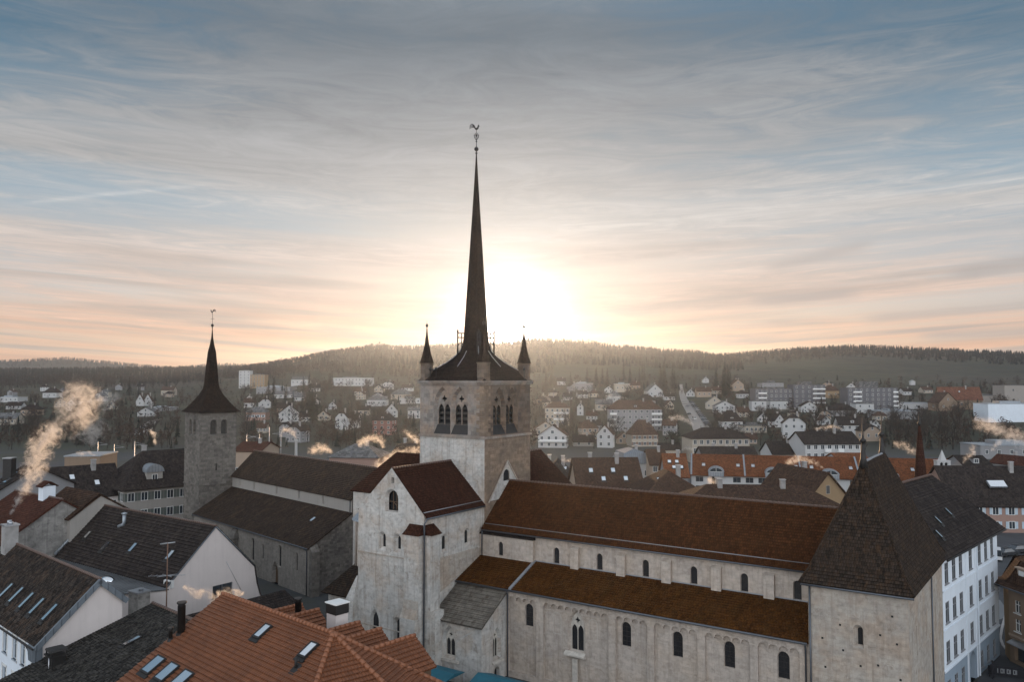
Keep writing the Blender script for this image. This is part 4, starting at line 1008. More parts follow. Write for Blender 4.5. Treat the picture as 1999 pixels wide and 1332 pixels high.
# -- lower-left house with five roof lights
def house_b():
    t = thing('townhouse', 'white house with mottled brown roof and five roof lights, in the lower left corner', 'house', (-35.061, 68.571, 0), R(-42))
    zr = 14.0; k = 4.1 / 4.4
    pg = Pl((0, -4.25, 0), YA)
    mb = MB(); wall(mb, pg, [(0, 0), (6.2, 0), (6.2, 12.1), (4.25, 13.85), (0, 9.9)])
    mb.face([(-23, 1.95, 0), (0, 1.95, 0), (0, 1.95, 12.0), (-23, 1.95, 12.0)]); mb.face([(-23, -4.25, 0), (-23, 1.95, 0), (-23, 1.95, 12.0), (-23, 0, 13.8), (-23, -4.25, 9.8)])
    mb.build('gable_wall', 'pale_wall', t)
    pf = Pl((-23, -4.25, 0), XA); hs = []
    for x in (-21.5, -19, -16.5, -14.1, -11.7, -9.35, -6.72, -4.6, -1.95):
        for t0, t1 in ((6.8, 8.75), (3.6, 5.6), (0.6, 2.6)):
            hs.append(big_window(t, pf, 23 + x - .5, 23 + x + .5, t0, t1, 0.2, 2, 'blue_grey_paint', 'glass'))
    mb = MB(); wall(mb, pf, rect(0, 23, 0, 9.75), hs); mb.build('front_wall', 'blue_white_wall', t)
    mb = MB()
    for h, _, _ in hs:
        (a0, t0), (a1, _), (_, t1), _ = h
        for s_ in (((a0 - .1, t0 - .2), (a0 - .1, t1 + .2)), ((a1 + .1, t0 - .2), (a1 + .1, t1 + .2)), ((a0 - .2, t1 + .1), (a1 + .2, t1 + .1)), ((a0 - .2, t0 - .1), (a1 + .2, t0 - .1))): bars(mb, pf, [s_], 0, 0.2, 0.03)
    o = mb.build('window_surrounds', 'white_paint', t); o['kind'] = 'stuff'
    mb = MB(); slab(mb, [(-23.2, -4.85, zr - k * 4.85), (0.25, -4.85, zr - k * 4.85), (0.25, 0, zr), (-23.2, 0, zr)], 0.16, 0.26, 0.045)
    slab(mb, [(0.25, 2.3, zr - k * 2.3), (-23.2, 2.3, zr - k * 2.3), (-23.2, 0, zr), (0.25, 0, zr)], 0.16, 0.3)
    rf = mb.build('roof', 'mottled_tile', t); ridge('ridge_tiles', (-23.2, 0, zr + .05), (0.28, 0, zr + .05), 'mottled_tile', rf, 0.13, 0.36)
    for x, y in ((-13.6, -3.05), (-10.95, -2.95), (-8.2, -2.95), (-5.5, -2.95), (-2.5, -2.9)): roof_light(rf, (x, y, zr + k * y), k, .52, 1.5)
    mb = MB(); mb.obox(Vector((0.2, -4.95, zr - k * 4.95)), Vector((0, 1, k)).normalized(), XA, Vector((0, -k, 1)).normalized(), 0, 6.75, -.04, .16, -.34, .1)
    mb.obox(Vector((0.2, 0, zr)), Vector((0, 1, -k)).normalized(), XA, Vector((0, k, 1)).normalized(), 0, 3.2, -.04, .16, -.34, .1); mb.build('verge_board', 'zinc_blue', rf)
    mb = MB(); mb.hexa([(-1.2, -4.9, 8.2), (0.2, -4.9, 8.2), (0.2, -4.3, 8.2), (-1.2, -4.3, 8.2)], [(-1.2, -5.0, 9.4), (0.2, -5.0, 9.4), (0.2, -4.3, 9.9), (-1.2, -4.3, 9.9)]); mb.build('eaves_box', 'zinc_blue', t)
    mb = MB(); mb.tube([(-23, -5.0, 9.35), (0.2, -5.0, 9.35)], 0.09, 6); mb.tube([(-1.4, -5.0, 9.3), (-0.6, -4.7, 8.4), (-0.18, -4.36, 8.0), (-0.18, -4.36, 0)], 0.085, 6); mb.build('gutter', 'iron', t)
    mb = MB(); mb.box(-22.6, -21.3, -1.1, 0.1, 12.6, 15.9, 0); mb.box(-22.7, -21.2, -1.2, 0.2, 15.9, 16.05, 1); mb.lathe((-22.2, -.5, 0), [(0.22, 16.05), (0.22, 16.4)], 8, 1); mb.lathe((-21.7, -.5, 0), [(0.22, 16.05), (0.22, 16.3)], 8, 1)
    mb.build('chimney', ['concrete', 'steel'], rf)
    # lean-to building with old dark tiles against its gable
    t = thing('low_house', 'low house with old speckled grey tile roof, between white gable and orange roof', 'house', (-35.061, 68.571, 0), R(-42))
    k = 0.295; zt = 11.04; yt = 4.57
    mb = MB(); slab(mb, [(0.02, -8.5, zt - k * 13.07), (15.4, -8.5, zt - k * 13.07), (15.4, yt, zt), (0.02, yt, zt)], 0.15, 0.24, 0.05)
    rf = mb.build('roof', 'mossy_tile', t); ridge('ridge_tiles', (0.02, yt, zt + .03), (15.4, yt, zt + .03), 'mossy_tile', rf, 0.15, 0.36)
    mb = MB(); mb.box(0.03, 15.2, -8.1, yt - .1, 0, 6.9); mb.hexa([(0.03, -8.1, 6.9), (15.2, -8.1, 6.9), (15.2, yt - .1, 6.9), (0.03, yt - .1, 6.9)], [(0.03, -8.1, 7.0), (15.2, -8.1, 7.0), (15.2, yt - .1, zt - .25), (0.03, yt - .1, zt - .25)]); mb.build('wall', 'concrete', t)
    roof_light(rf, (5.6, 0.5, zt - k * (yt - .5)), k, .5, 1.25)
    mb = MB(); mb.box(1.9, 2.9, -4.5, -3.5, 7.6, 9.2, 0); mb.box(1.7, 3.1, -4.7, -3.3, 9.2, 9.32, 0); mb.hexa([(1.75, -4.65, 9.6), (3.05, -4.65, 9.6), (3.05, -3.35, 9.6), (1.75, -3.35, 9.6)], [(1.8, -4.6, 9.75), (3.0, -4.6, 9.75), (3.0, -3.4, 9.75), (1.8, -3.4, 9.75)])
    for x, y in ((1.85, -4.55), (2.95, -4.55), (1.85, -3.45), (2.95, -3.45)): mb.box(x - .05, x + .05, y - .05, y + .05, 9.32, 9.6)
    mb.tube([(2.6, -4.6, 7.5), (2.6, -4.6, 9.3)], 0.05, 6, 1); mb.build('chimney', ['iron', 'steel'], rf)
house_b()

# -- big orange roof with a many-sided hipped end
def house_d():
    t = thing('orange_roofed_house', 'large house under a bright orange tile roof with hipped end, bottom centre foreground', 'house', (-11.242, 50.834, 0), R(-42))
    zr = 15.0; A = Vector((0, 0, zr)); B = Vector((-13.85, 0, zr)); ze = 9.2; k = 0.585; q = zr - ze
    h1 = Vector((2.32, -2.77, -1.62)) * (q / 1.62) + A; h2 = Vector((3.9, .76, -2.2)) * (q / 2.2) + A; h3 = Vector((4.0, 5.0, -3.3)) * (q / 3.3) + A
    ye = -q / k; v = Vector((-13.85, ye, ze)); yr = h3.y; w = Vector((-13.85, yr, ze))
    mb = MB()
    for i, pts in enumerate(([v, h1, A, B], [h1, h2, A], [h2, h3, A], [h3, w, B, A])): slab(mb, pts, 0.14, 0.335, 0.075)
    rf = mb.build('roof', 'orange_tile', t)
    up = Vector((0, 0, .07))
    ridge('ridge_tiles', A + up, B + up, 'orange_tile', rf, 0.15, 0.4)
    for h in (h1, h2, h3): ridge('hip_tiles', h + up, A + up, 'orange_tile', rf, 0.15, 0.42)
    mb = MB()
    loop = [v + Vector((.15, .4, -.25)), h1 + Vector((-.3, .4, -.25)), h2 + Vector((-.5, 0, -.25)), h3 + Vector((-.3, -.4, -.25)), w + Vector((.15, -.4, -.25))]
    mb.hexa([Vector((p.x, p.y, 0)) for p in loop], loop); mb.face([loop[0], loop[-1], B + Vector((.15, 0, -.25))]); mb.build('wall', 'cream_wall', t)
    for x in (-12.15, -10.15, -8.15): roof_light(rf, (x, -5.75, zr - k * 5.75), k, 1.0, 1.25, lift=0.14)
    for x, y in ((-5.8, -1.4), (-0.45, -1.42)): roof_light(rf, (x, y, zr + k * y), k, .62, 1.0, lift=0.14)
    flue(rf, (-13.35, -3.35), 12.85, 15.2, 0.27); flue(rf, (-13.5, -4.05), 12.6, 13.55, 0.14)
    flue(rf, (-9.55, 3.7), 12.0, 14.75, 0.24); flue(rf, (-6.55, 4.35), 12.0, 14.2, 0.24)
    mb = MB(); mb.hexa([(-0.35, -3.0, 13.25), (0.2, -3.0, 13.25), (0.2, -2.35, 13.65), (-0.35, -2.35, 13.65)], [(-0.3, -2.95, 13.36), (0.15, -2.95, 13.36), (0.15, -2.35, 13.76), (-0.3, -2.35, 13.76)]); mb.tube([(-0.08, -2.6, 13.5), (-0.08, -2.6, 14.15)], 0.09, 8); mb.tube([(-0.08, -2.6, 13.9), (0.18, -2.5, 14.05)], 0.06, 6); mb.build('vent_pipe', 'iron', rf)
    mb = MB(); mb.box(-6.1, -5.0, 3.8, 4.85, 10.5, 14.3, 0); mb.box(-6.14, -4.96, 3.76, 4.89, 14.3, 15.0, 1); mb.box(-6.2, -4.9, 3.7, 4.95, 15.0, 15.08, 2); ch = mb.build('chimney', ['pale_wall', 'iron', 'white_paint'], rf)
    # gabled dormers along the far slope
    for i, (x, y1, z, hw) in enumerate(((-10.9, 4.9, 13.75, 1.2), (-8.8, 5.0, 13.75, 1.2), (-4.0, 5.1, 13.75, 1.2), (-1.7, 5.2, 13.75, 1.35), (1.35, 5.6, 13.85, 2.0))):
        mb = MB(); d = hw * 0.72
        slab(mb, [(x + hw + .15, 0.9, z - d - .1), (x + hw + .15, y1, z - d - .1), (x, y1, z), (x, 0.9, z)], 0.12, 0.335, 0.07)
        slab(mb, [(x - hw - .15, y1, z - d - .1), (x - hw - .15, 0.9, z - d - .1), (x, 0.9, z), (x, y1, z)], 0.12, 0.335, 0.07)
        o = mb.build('dormer_roof', 'orange_tile', rf); ridge('ridge_tiles', (x, 0.9, z + .06), (x, y1, z + .06), 'orange_tile', rf, 0.14, 0.4)
        mb = MB(); yb = y1 - .35; mb.hexa([(x - hw, 1.2, 9.6), (x + hw, 1.2, 9.6), (x + hw, yb, 9.6), (x - hw, yb, 9.6)], [(x - hw, 1.2, z - d - .2), (x + hw, 1.2, z - d - .2), (x + hw, yb, z - d - .2), (x - hw, yb, z - d - .2)]); mb.face([(x - hw, yb, z - d - .2), (x + hw, yb, z - d - .2), (x, yb, z - .15)]); mb.build('dormer_wall', 'wood', rf)
house_d()

# -- metal roofed shed, lean roofs, reddish gable behind
def infill():
    o = thing('metal_roofed_annex', 'low annex with grey ribbed metal roof, in front of the dark tiled house', 'annex', (-35.314, 95.865, 0), R(-36))
    mb = MB(); slab(mb, [(-27, -14, 6.75), (-3.4, -9.6, 7.0), (0.9, -6.35, 7.5), (-27, -6.35, 7.5)], 0.12); rf = mb.build('roof', 'corrugated', o)
    mb = MB(); pts = [(-26.8, -13.8), (-3.6, -9.4), (0.6, -6.45), (-26.8, -6.45)]; mb.hexa([p + (0,) for p in pts], [pts[0] + (6.55,), pts[1] + (6.8,), pts[2] + (7.3,), pts[3] + (7.3,)]); mb.build('wall', 'pale_wall', o)
    for i in range(57):
        pass
    mb = MB()
    for i in range(50):
        x = -26.8 + i * .52; y0 = -13.9 + max(0, (x + 27)) * 4.4 / 23.6
        if x > -3.6: y0 = -9.5 + (x + 3.4) * 0.74
        z0 = 6.75 + (x + 27) / 27 * .25 + .0
        mb.obox(Vector((x, y0, z0 + 0.03)), Vector((0, 1, (7.5 - z0) / (-6.4 - y0))).normalized(), XA, ZA, 0, -6.4 - y0, -.03, .03, 0, .07)
    s_ = mb.build('standing_seams', 'corrugated', rf); s_['kind'] = 'stuff'
    mb = MB(); mb.lathe((0, 0, 0), [(1.0, 0), (1.0, .3), (.92, .42), (.7, .6), (.35, .72), (.05, .76)], 16); dm = mb.build('skylight_dome', 'skylight_glass', o, (-9.3, -8.1, 7.2)); dm.scale = (1.25, .75, .8)
    a = thing('air_conditioner', 'white box air conditioner with round fan, beside the dome on the metal roof', 'air conditioner', (-38.9, 91.5, 7.25), R(-14))
    mb = MB(); mb.box(-.55, .55, -.2, .2, .1, .95); mb.box(-.45, -.35, -.2, .2, 0, .1); mb.box(.35, .45, -.2, .2, 0, .1); mb.build('casing', 'white_paint', a)
    mb = MB(); mb.tube([(-.1, -.2, .52), (-.1, -.225, .52)], 0.34, 16); mb.build('fan_grille', 'iron', a)
    m = thing('antenna_mast', 'tall thin rusty aerial mast with crossed arms, in front of the white gable', 'antenna', (-36.6, 85.6, 0))
    mb = MB(); mb.tube([(0, 0, 3), (0, 0, 13.6)], 0.065, 6); mb.build('mast', 'shutter_brown', m)
    mb = MB()
    for dx, dy, L in ((1, .1, 1.9), (.75, -.66, 1.0), (.8, .6, 1.0)): mb.tube([(-dx * L, -dy * L, 10.1), (dx * L, dy * L, 10.15)], 0.03, 5)
    for i in range(7):
        x = -1.7 + i * .55; mb.tube([(x, .1 * x - .4, 10.14), (x, .1 * x + .4, 10.14)], 0.018, 4)
    mb.build('aerial', 'steel', m)
    mb = MB(); mb.tube([(-.75, -.1, 13.45), (.75, .1, 13.6)], 0.07, 5); mb.build('crossbar', 'steel', m)
    c = thing('chimney_stack', 'squat weathered concrete chimney block with metal rim, at the metal roof corner', 'chimney', (-40.6, 88.0, 0), R(-36))
    mb = MB(); mb.box(-.95, .95, -.7, .7, 3, 7.8); mb.build('stack', 'mouldy_plaster', c)
    mb = MB(); mb.box(-1.02, 1.02, -.77, .77, 7.8, 7.95); mb.lathe((.3, 0, 0), [(0.25, 7.95), (0.25, 8.15), (.35, 8.2)], 8); mb.build('cap', 'steel', c)
    # low dark roof in front of the white gable
    e = thing('low_shed', 'small dark tiled shed at the foot of the white gable, behind the orange ridge', 'shed', at_height(555, 1152, 6.3).to_tuple()[:2] + (0,), R(54))
    mb = MB(); slab(mb, [(-17, -3.4, 3.6), (1.2, -3.4, 3.6), (0, 0, 6.3), (-17, 0, 6.3)], .14, .3); slab(mb, [(1.2, 3.4, 3.6), (-17, 3.4, 3.6), (-17, 0, 6.3), (0, 0, 6.3)], .14, .3); slab(mb, [(1.2, -3.4, 3.6), (1.2, 3.4, 3.6), (0, 0, 6.3)], .14, .3); mb.build('roof', 'dark_tile', e)
    mb = MB(); mb.box(-16.6, .8, -3, 3, 0, 3.55); mb.build('wall', 'pale_wall', e)
    # reddish gable with mouldy plaster
    g = thing('old_gabled_house', 'old house with rust-red roof and mould-stained grey gable, far left', 'house', (-35.314, 95.865, 0), R(-36))
    k = 0.645; zr = 14.95; yc = -5.4; xg = -26.75
    pg = Pl((xg, -20, 0), YA)
    mb = MB(); wall(mb, pg, [(0, 0), (22, 0), (22, zr - k * 7.4 - .15), (20 + yc, zr - .15), (0, zr - k * 14.6 - .15)]); mb.face([(xg - 14, -20, 0), (xg, -20, 0), (xg, -20, 5.3), (xg - 14, -20, 5.3)]); mb.build('gable_wall', 'mouldy_plaster', g)
    mb = MB(); slab(mb, [(xg - 14, -20.4, zr - k * 15), (xg + .3, -20.4, zr - k * 15), (xg + .3, yc, zr), (xg - 14, yc, zr)], .18, .3); slab(mb, [(xg + .3, 2.2, zr - k * 7.6), (xg - 14, 2.2, zr - k * 7.6), (xg - 14, yc, zr), (xg + .3, yc, zr)], .18, .3)
    rf = mb.build('roof', 'rust_tile', g); ridge('ridge_tiles', (xg - 14, yc, zr + .05), (xg + .35, yc, zr + .05), 'rust_tile', rf, .14, .4)
    mb = MB(); mb.box(xg - 4.9, xg - 3.5, -6.2, -4.6, 13.5, 16.4, 0); o2 = mb.build('chimney', 'blue_white_wall', rf)
    mb = MB(); slab(mb, [(xg - 5.1, -6.5, 16.35), (xg - 3.3, -6.5, 16.35), (xg - 3.3, -5.4, 17.05), (xg - 5.1, -5.4, 17.05)], .1, .25); slab(mb, [(xg - 3.3, -4.3, 16.35), (xg - 5.1, -4.3, 16.35), (xg - 5.1, -5.4, 17.05), (xg - 3.3, -5.4, 17.05)], .1, .25); mb.build('chimney_cap', 'rust_tile', rf)
    h = thing('rear_house', 'plain rust-brown roof sloping down behind the mould-stained gable', 'house', (-35.314, 95.865, 0), R(-36))
    mb = MB(); slab(mb, [(xg - 9, -5, 12.2), (xg + 1, -5, 12.2), (xg + 1, -.6, 15.1), (xg - 9, -.6, 15.4)], .15, .3); slab(mb, [(xg + 1, 6, 11.0), (xg - 9, 6, 11.0), (xg - 9, -.6, 15.4), (xg + 1, -.6, 15.1)], .15, .3); mb.build('roof', 'brown_tile', h)
    mb = MB(); mb.box(xg - 8.8, xg + .8, -4.6, 5.6, 0, 11.0); mb.hexa([(xg - 8.8, -4.6, 11), (xg + .8, -4.6, 11), (xg + .8, 5.6, 11), (xg - 8.8, 5.6, 11)], [(xg - 8.8, -4.6, 12.1), (xg + .8, -4.6, 12.1), (xg + .8, 5.6, 11.1), (xg - 8.8, 5.6, 11.1)]); mb.face([(xg + .8, -4.6, 12.1), (xg + .8, 5.6, 11.0), (xg + .8, -.6, 14.9)]); mb.face([(xg - 8.8, -4.6, 12.1), (xg - 8.8, 5.6, 11.0), (xg - 8.8, -.6, 15.2)]); mb.build('wall', 'stone_wall', h)
infill()

def kiosk_tents():
    g = 'teal market canopies'
    for i, (x, y, rz, w, d, lab) in enumerate(((2.6, -12.2, R(-34), 5.6, 3.2, 'teal canopy with dark patches, left one below the chapel corner'), (10.4, -11.6, R(-34), 5.4, 4.4, 'bright teal pitched canopy, right of the chapel corner'))):
        p = ABO + Matrix.Rotation(ABA, 3, 'Z') @ Vector((x, y, 0))
        t = thing('market_canopy', lab, 'canopy', p, rz, g)
        mb = MB(); zt = 2.75 if i else 2.3
        mb.hexa([(-w / 2, -d / 2, 2.0), (w / 2, -d / 2, 2.0), (w / 2, d / 2, 2.0), (-w / 2, d / 2, 2.0)], [(-w / 2, -.05, zt), (w / 2, -.05, zt), (w / 2, .05, zt), (-w / 2, .05, zt)]); mb.build('canvas', 'teal_canvas', t)
        for sx in (-1, 1):
            for sy in (-1, 1):
                mb = MB(); mb.tube([(sx * (w / 2 - .1), sy * (d / 2 - .1), 0), (sx * (w / 2 - .1), sy * (d / 2 - .1), 2.02)], 0.045, 6); mb.build('post', 'steel', t)
kiosk_tents()

# ------------------------------------------------------------------ school-like white and blue building at the right, stair turret, shop corner
def white_block():
    a = Vector((40.75, 76.45, 0)); b = Vector((54.8, 91.0, 0)); U = (b - a).normalized(); L = (b - a).length
    ang = math.atan2(U.y, U.x)
    t = thing('white_building', 'white four-storey building with pale blue ground floor, right of the gatehouse', 'building', a, ang)
    p = Pl((0, 0, 0), XA); hs = []; xs = [1.35, 3.7, 6.0, 9.5, 12.9, 15.4, 17.9]
    for x in xs:
        for z in (11.35, 7.65, 3.95): hs.append(big_window(t, p, x - .56, x + .56, z, z + 2.0, 0.05, 2, 'grey_paint', 'glass'))
        if x != 9.5: hs.append(big_window(t, p, x - .52, x + .52, .5, 2.3, 0.05, 2, 'grey_paint', 'glass'))
    d = arch(9.5, 0, 1.9, 3.0, False, 8)
    up = [h for h in hs if h[0][0][1] > 3.3]; lo = [h for h in hs if h[0][0][1] < 3.3] + [(d, d, .5)]
    mb = MB(); wall(mb, p, rect(0, L, 3.25, 14.2), up); mb.face([(L, 0, 3.25), (L, 11, 3.25), (L, 11, 14.2), (L, 0, 14.2)]); mb.face([(L, 11, 0), (0, 11, 0), (0, 11, 14.2), (L, 11, 14.2)]); mb.build('wall', 'blue_white_wall', t)
    mb = MB(); wall(mb, p, rect(0, L, 0, 3.25), lo); mb.face([(L, 0, 0), (L, 11, 0), (L, 11, 3.25), (L, 0, 3.25)]); mb.build('ground_floor', 'blue_base', t); pane('door', p, d, .5, 'wood', t)
    for z in (3.22, 7.0, 10.7):
        mb = MB(); mb.box(-.0, L + .08, -.09, -.002, z, z + .16); mb.build('floor_band', 'blue_white_wall', t)
    for x in (7.8, 11.2):
        mb = MB(); mb.box(x - .22, x + .22, -.06, -.002, 0.0, 14.2); mb.build('pilaster', 'blue_white_wall', t)
    mb = MB(); mb.box(11.55, 11.67, -.17, -.07, 0, 14); mb.build('downpipe', 'blue_white_wall', t)
    mb = MB(); e = .7; zb = 14.1; zr = 20.0; r0, r1 = Vector((-6, 5.5, zr)), Vector((L - 4.0, 5.5, zr))
    slab(mb, [(-6, -e, zb), (L + e, -e, zb), r1, r0], .2, .3); slab(mb, [(L + e, -e, zb), (L + e, 11 + e, zb), r1], .2, .3); slab(mb, [(L + e, 11 + e, zb), (-6, 11 + e, zb), r0, r1], .2, .3)
    rf = mb.build('roof', 'dark_tile', t); ridge('ridge_tiles', r0 + ZA * .05, r1 + ZA * .05, 'dark_tile', rf, .15, .4)
    k = (zr - zb) / (5.5 + e)
    for x, y in ((2.6, 1.0), (5.6, 1.9), (10.2, 2.2)): roof_light(rf, (x, y, zb + k * (y + e)), k, .35, .8)
    mb = MB(); mb.tube([(-1, -e - .08, zb - .1), (L + e, -e - .08, zb - .1)], .1, 6); mb.build('gutter', 'iron', t)
    s = thing('stair_turret', 'slender rust-red tiled spire with iron cross, behind the dark roof at right', 'turret', (52.47, 103, 0))
    mb = MB(); mb.lathe((0, 0, 0), [(1.2, 0), (1.2, 15.5)], 8, 0, False); mb.build('wall', 'stone_wall', s)
    mb = MB(); mb.lathe((0, 0, 0), [(1.45, 15.4), (1.0, 17.2), (0.72, 18.8), (0.55, 21.0), (0.36, 22.8), (.12, 25.0)], 8, 0, False); mb.build('roof', 'spire_tile_red', s)
    mb = MB(); mb.lathe((0, 0, 0), [(.1, 24.9), (.24, 25.1), (.24, 25.35), (.06, 25.6), (.03, 27.3)], 8); mb.tube([(-.3, 0, 26.9), (.3, 0, 26.9)], .05, 5); mb.lathe((0, 0, 0), [(.03, 27.2), (.2, 27.4), (.03, 27.6)], 6); mb.build('finial', 'iron', s)
    # corner house with upswept eaves at the right edge; its long street front faces left
    F = [Vector((56.4, 71, 0)), Vector((54.7, 89, 0)), Vector((55.5, 91.2, 0)), Vector((66, 96, 0)), Vector((72, 74, 0))]
    t = thing('corner_house', 'brown corner house with upswept eaves and shop front, at the right edge', 'house', F[1])
    F = [p - F[1] for p in F]
    pl = Pl(F[2], F[1] - F[2]); pr = Pl(F[1], F[0] - F[1]); hs = []
    for a in (1.3, 4.0, 6.7, 9.4):
        for z in (5.55, 3.55): hs.append(big_window(t, pr, a - .45, a + .45, z, z + 1.35, .2, 2, 'white_paint'))
    sh = rect(.7, 12.5, .35, 2.2); hs.append((sh, sh, .4)); pane('shop_window', pr, sh, .4, 'glass', t)
    mb = MB(); wall(mb, pr, rect(0, 18.08, 0, 8.2), hs); mb.build('front_wall', 'brown_wall', t)
    mb = MB(); 
    for a, b in ((2, 1), (3, 2), (4, 3), (0, 4)): mb.face([F[a], F[b], F[b] + ZA * 8.2, F[a] + ZA * 8.2])
    mb.build('side_wall', 'ochre_wall', t)
    mb = MB(); q = [pr.pt(.5, 2.55), pr.pt(12.6, 2.55)]; o = pr.N * .8
    mb.hexa([q[0], q[1], q[1] + o - ZA * .35, q[0] + o - ZA * .35], [q[0] + ZA * .08, q[1] + ZA * .08, q[1] + o - ZA * .27, q[0] + o - ZA * .27]); mb.build('awning', 'steel', t)
    mb = MB(); mb.obox(pr.pt(0, 2.9), pr.U, ZA, pr.N, 0, 18, 0, .2, 0, .12); mb.build('floor_band', 'beige_wall', t)
    cen = Vector((8, -6, 0))
    def lvl(off, z):
        out = []
        for p in F:
            d = (p - cen); d = Vector((d.x, d.y, 0)).normalized(); out.append(p + d * off + Vector((0, 0, z)))
        return out
    e0, e1, e2, e3 = lvl(1.35, 8.25), lvl(0.15, 8.6), lvl(-1.3, 11.0), lvl(-5.5, 12.6)
    mb = MB()
    for A, B in ((e0, e1), (e1, e2), (e2, e3)):
        for i in range(5):
            j = (i + 1) % 5; slab(mb, [A[j], A[i], B[i], B[j]], .12, .3 if A is not e0 else 0)
    mb.face(e3); rf = mb.build('roof', 'brown_tile', t)
    mb = MB(); mb.tube([p + Vector((0, 0, -.05)) for p in e0 + e0[:1]], .09, 6); mb.build('gutter', 'copper_pipe', t)
    for a in (1.6, 6.0):
        c = pr.pt(a, 8.75, .35); mb = MB(); mb.obox(c, pr.U, ZA, -pr.N, -.6, .6, 0, 1.6, 0, 1.6); mb.obox(c, pr.U, ZA, -pr.N, -.75, .75, 1.6, 1.75, -.2, 1.7); dm = mb.build('dormer', 'beige_wall', rf)
        mb = MB(); mb.obox(c, pr.U, ZA, pr.N, -.38, .38, .25, 1.4, 0, .03); mb.build('dormer_pane', 'white_paint', dm)
white_block()

def street():
    mb = MB()
    pts = [at_height(px, py, 0) for px, py in ((1999, 1298), (1975, 1282), (1958, 1262), (1953, 1248), (1956, 1228), (1964, 1200))]
    pts = [Vector((p.x, p.y, 0)) for p in pts]
    for a, b in zip(pts, pts[1:]):
        d = (b - a).normalized(); w = Vector((d.y, -d.x, 0)) * .14
        mb.hexa([a - w, b - w, b + w, a + w], [a - w + ZA * .13, b - w + ZA * .13, b + w + ZA * .13, a + w + ZA * .13])
    tag(mb.build('kerb', 'kerb_stone'), kind='structure')
    mb = MB(); P = [Vector((44, 66, .012)), Vector((58, 80, .012)), Vector((64, 96, .012)), Vector((80, 122, .012)), Vector((112, 160, .012)), Vector((102, 168, .012)), Vector((72, 126, .012)), Vector((56.5, 98, .012)), Vector((55, 91, .012)), Vector((47, 82.5, .012)), Vector((42, 72, .012))]
    mb.face(P); tag(mb.build('street', 'asphalt'), kind='structure')
    mb = MB(); P = [at_height(px, py, .016) for px, py in ((1942, 1214), (1966, 1205), (1962, 1186), (1952, 1172), (1942, 1172))]; mb.face(P); tag(mb.build('pavement', 'wet_road'), kind='structure')
    # banner rail
    c = at_height(1966, 1326, 0); t = thing('banner_rail', 'low black banner rail with pale lettering, beside the kerb at bottom right', 'banner', c, R(-22))
    mb = MB(); mb.box(-1.7, 1.7, -.04, .04, .25, 1.15); mb.box(-1.6, -1.5, -.06, .06, 0, .25); mb.box(1.5, 1.6, -.06, .06, 0, .25); mb.build('panel', 'cloth_dark', t)
    mb = MB(); random.seed(3)
    for i, w in enumerate((.07, .07, .3, .3, .07, .28, .07)):
        x = -.75 + i * .27; 
        if w > .2: mb.lathe((0, 0, 0), [(.13, 0), (.13, .01)], 10)
    mb = MB()
    for i in range(7):
        x = -.85 + i * .28
        mb.box(x, x + .06, -.052, -.042, .5, .95)
        if i % 2: mb.box(x + .06, x + .18, -.05, -.042, .5, .57); mb.box(x + .06, x + .18, -.05, -.042, .88, .95); mb.box(x + .18, x + .24, -.05, -.042, .5, .95)
    o = mb.build('lettering', 'grey_paint', t); o['kind'] = 'stuff'
street()

def person():
    p = at_height(1938, 1326, 0)
    o = None
    me = bpy.data.meshes.new('person')
    J = dict(pel=(0, 0, .95), wst=(0, 0, 1.1), che=(0, 0, 1.38), nek=(0, 0, 1.52), hd0=(0, -.02, 1.6), hd1=(0, -.01, 1.74), lhp=(-.1, 0, .9), lkn=(-.11, -.06, .5), lan=(-.12, .02, .09), lto=(-.13, -.14, .04),
             rhp=(.1, 0, .9), rkn=(.11, .04, .5), ran=(.12, .12, .1), rto=(.13, -.03, .04), lsh=(-.2, 0, 1.42), lel=(-.27, .04, 1.14), lha=(-.26, -.1, .9), lfi=(-.25, -.14, .8), rsh=(.2, 0, 1.42), rel=(.27, .03, 1.14), rha=(.27, -.1, .9), rfi=(.26, -.14, .8))
    rad = dict(pel=.16, wst=.14, che=.17, nek=.06, hd0=.085, hd1=.09, lhp=.1, lkn=.065, lan=.045, lto=.04, rhp=.1, rkn=.065, ran=.045, rto=.04, lsh=.075, lel=.055, lha=.04, lfi=.03, rsh=.075, rel=.055, rha=.04, rfi=.03)
    E = [('pel', 'wst'), ('wst', 'che'), ('che', 'nek'), ('nek', 'hd0'), ('hd0', 'hd1'), ('pel', 'lhp'), ('lhp', 'lkn'), ('lkn', 'lan'), ('lan', 'lto'), ('pel', 'rhp'), ('rhp', 'rkn'), ('rkn', 'ran'), ('ran', 'rto'), ('che', 'lsh'), ('lsh', 'lel'), ('lel', 'lha'), ('lha', 'lfi'), ('che', 'rsh'), ('rsh', 'rel'), ('rel', 'rha'), ('rha', 'rfi')]
    ks = list(J); me.from_pydata([J[k] for k in ks], [(ks.index(a), ks.index(b)) for a, b in E], [])
    o = bpy.data.objects.new('person', me); COL.objects.link(o); me.materials.append(MATS['cloth_dark'])
    o.location = p; o.rotation_euler.z = R(200)
    sk = o.modifiers.new('skin', 'SKIN'); 
    for i, k in enumerate(ks): me.skin_vertices[0].data[i].radius = (rad[k], rad[k] * .9)
    me.skin_vertices[0].data[0].use_root = True
    o.modifiers.new('sub', 'SUBSURF').levels = 1
    tag(o, 'person in dark clothes walking in the street beside the banner rail', 'person')
    mb = MB(); mb.lathe((0, 0, 0), [(.05, 1.62), (.11, 1.68), (.115, 1.76), (.08, 1.84), (.02, 1.87)], 10); mb.build('hair', 'iron', o)
person()

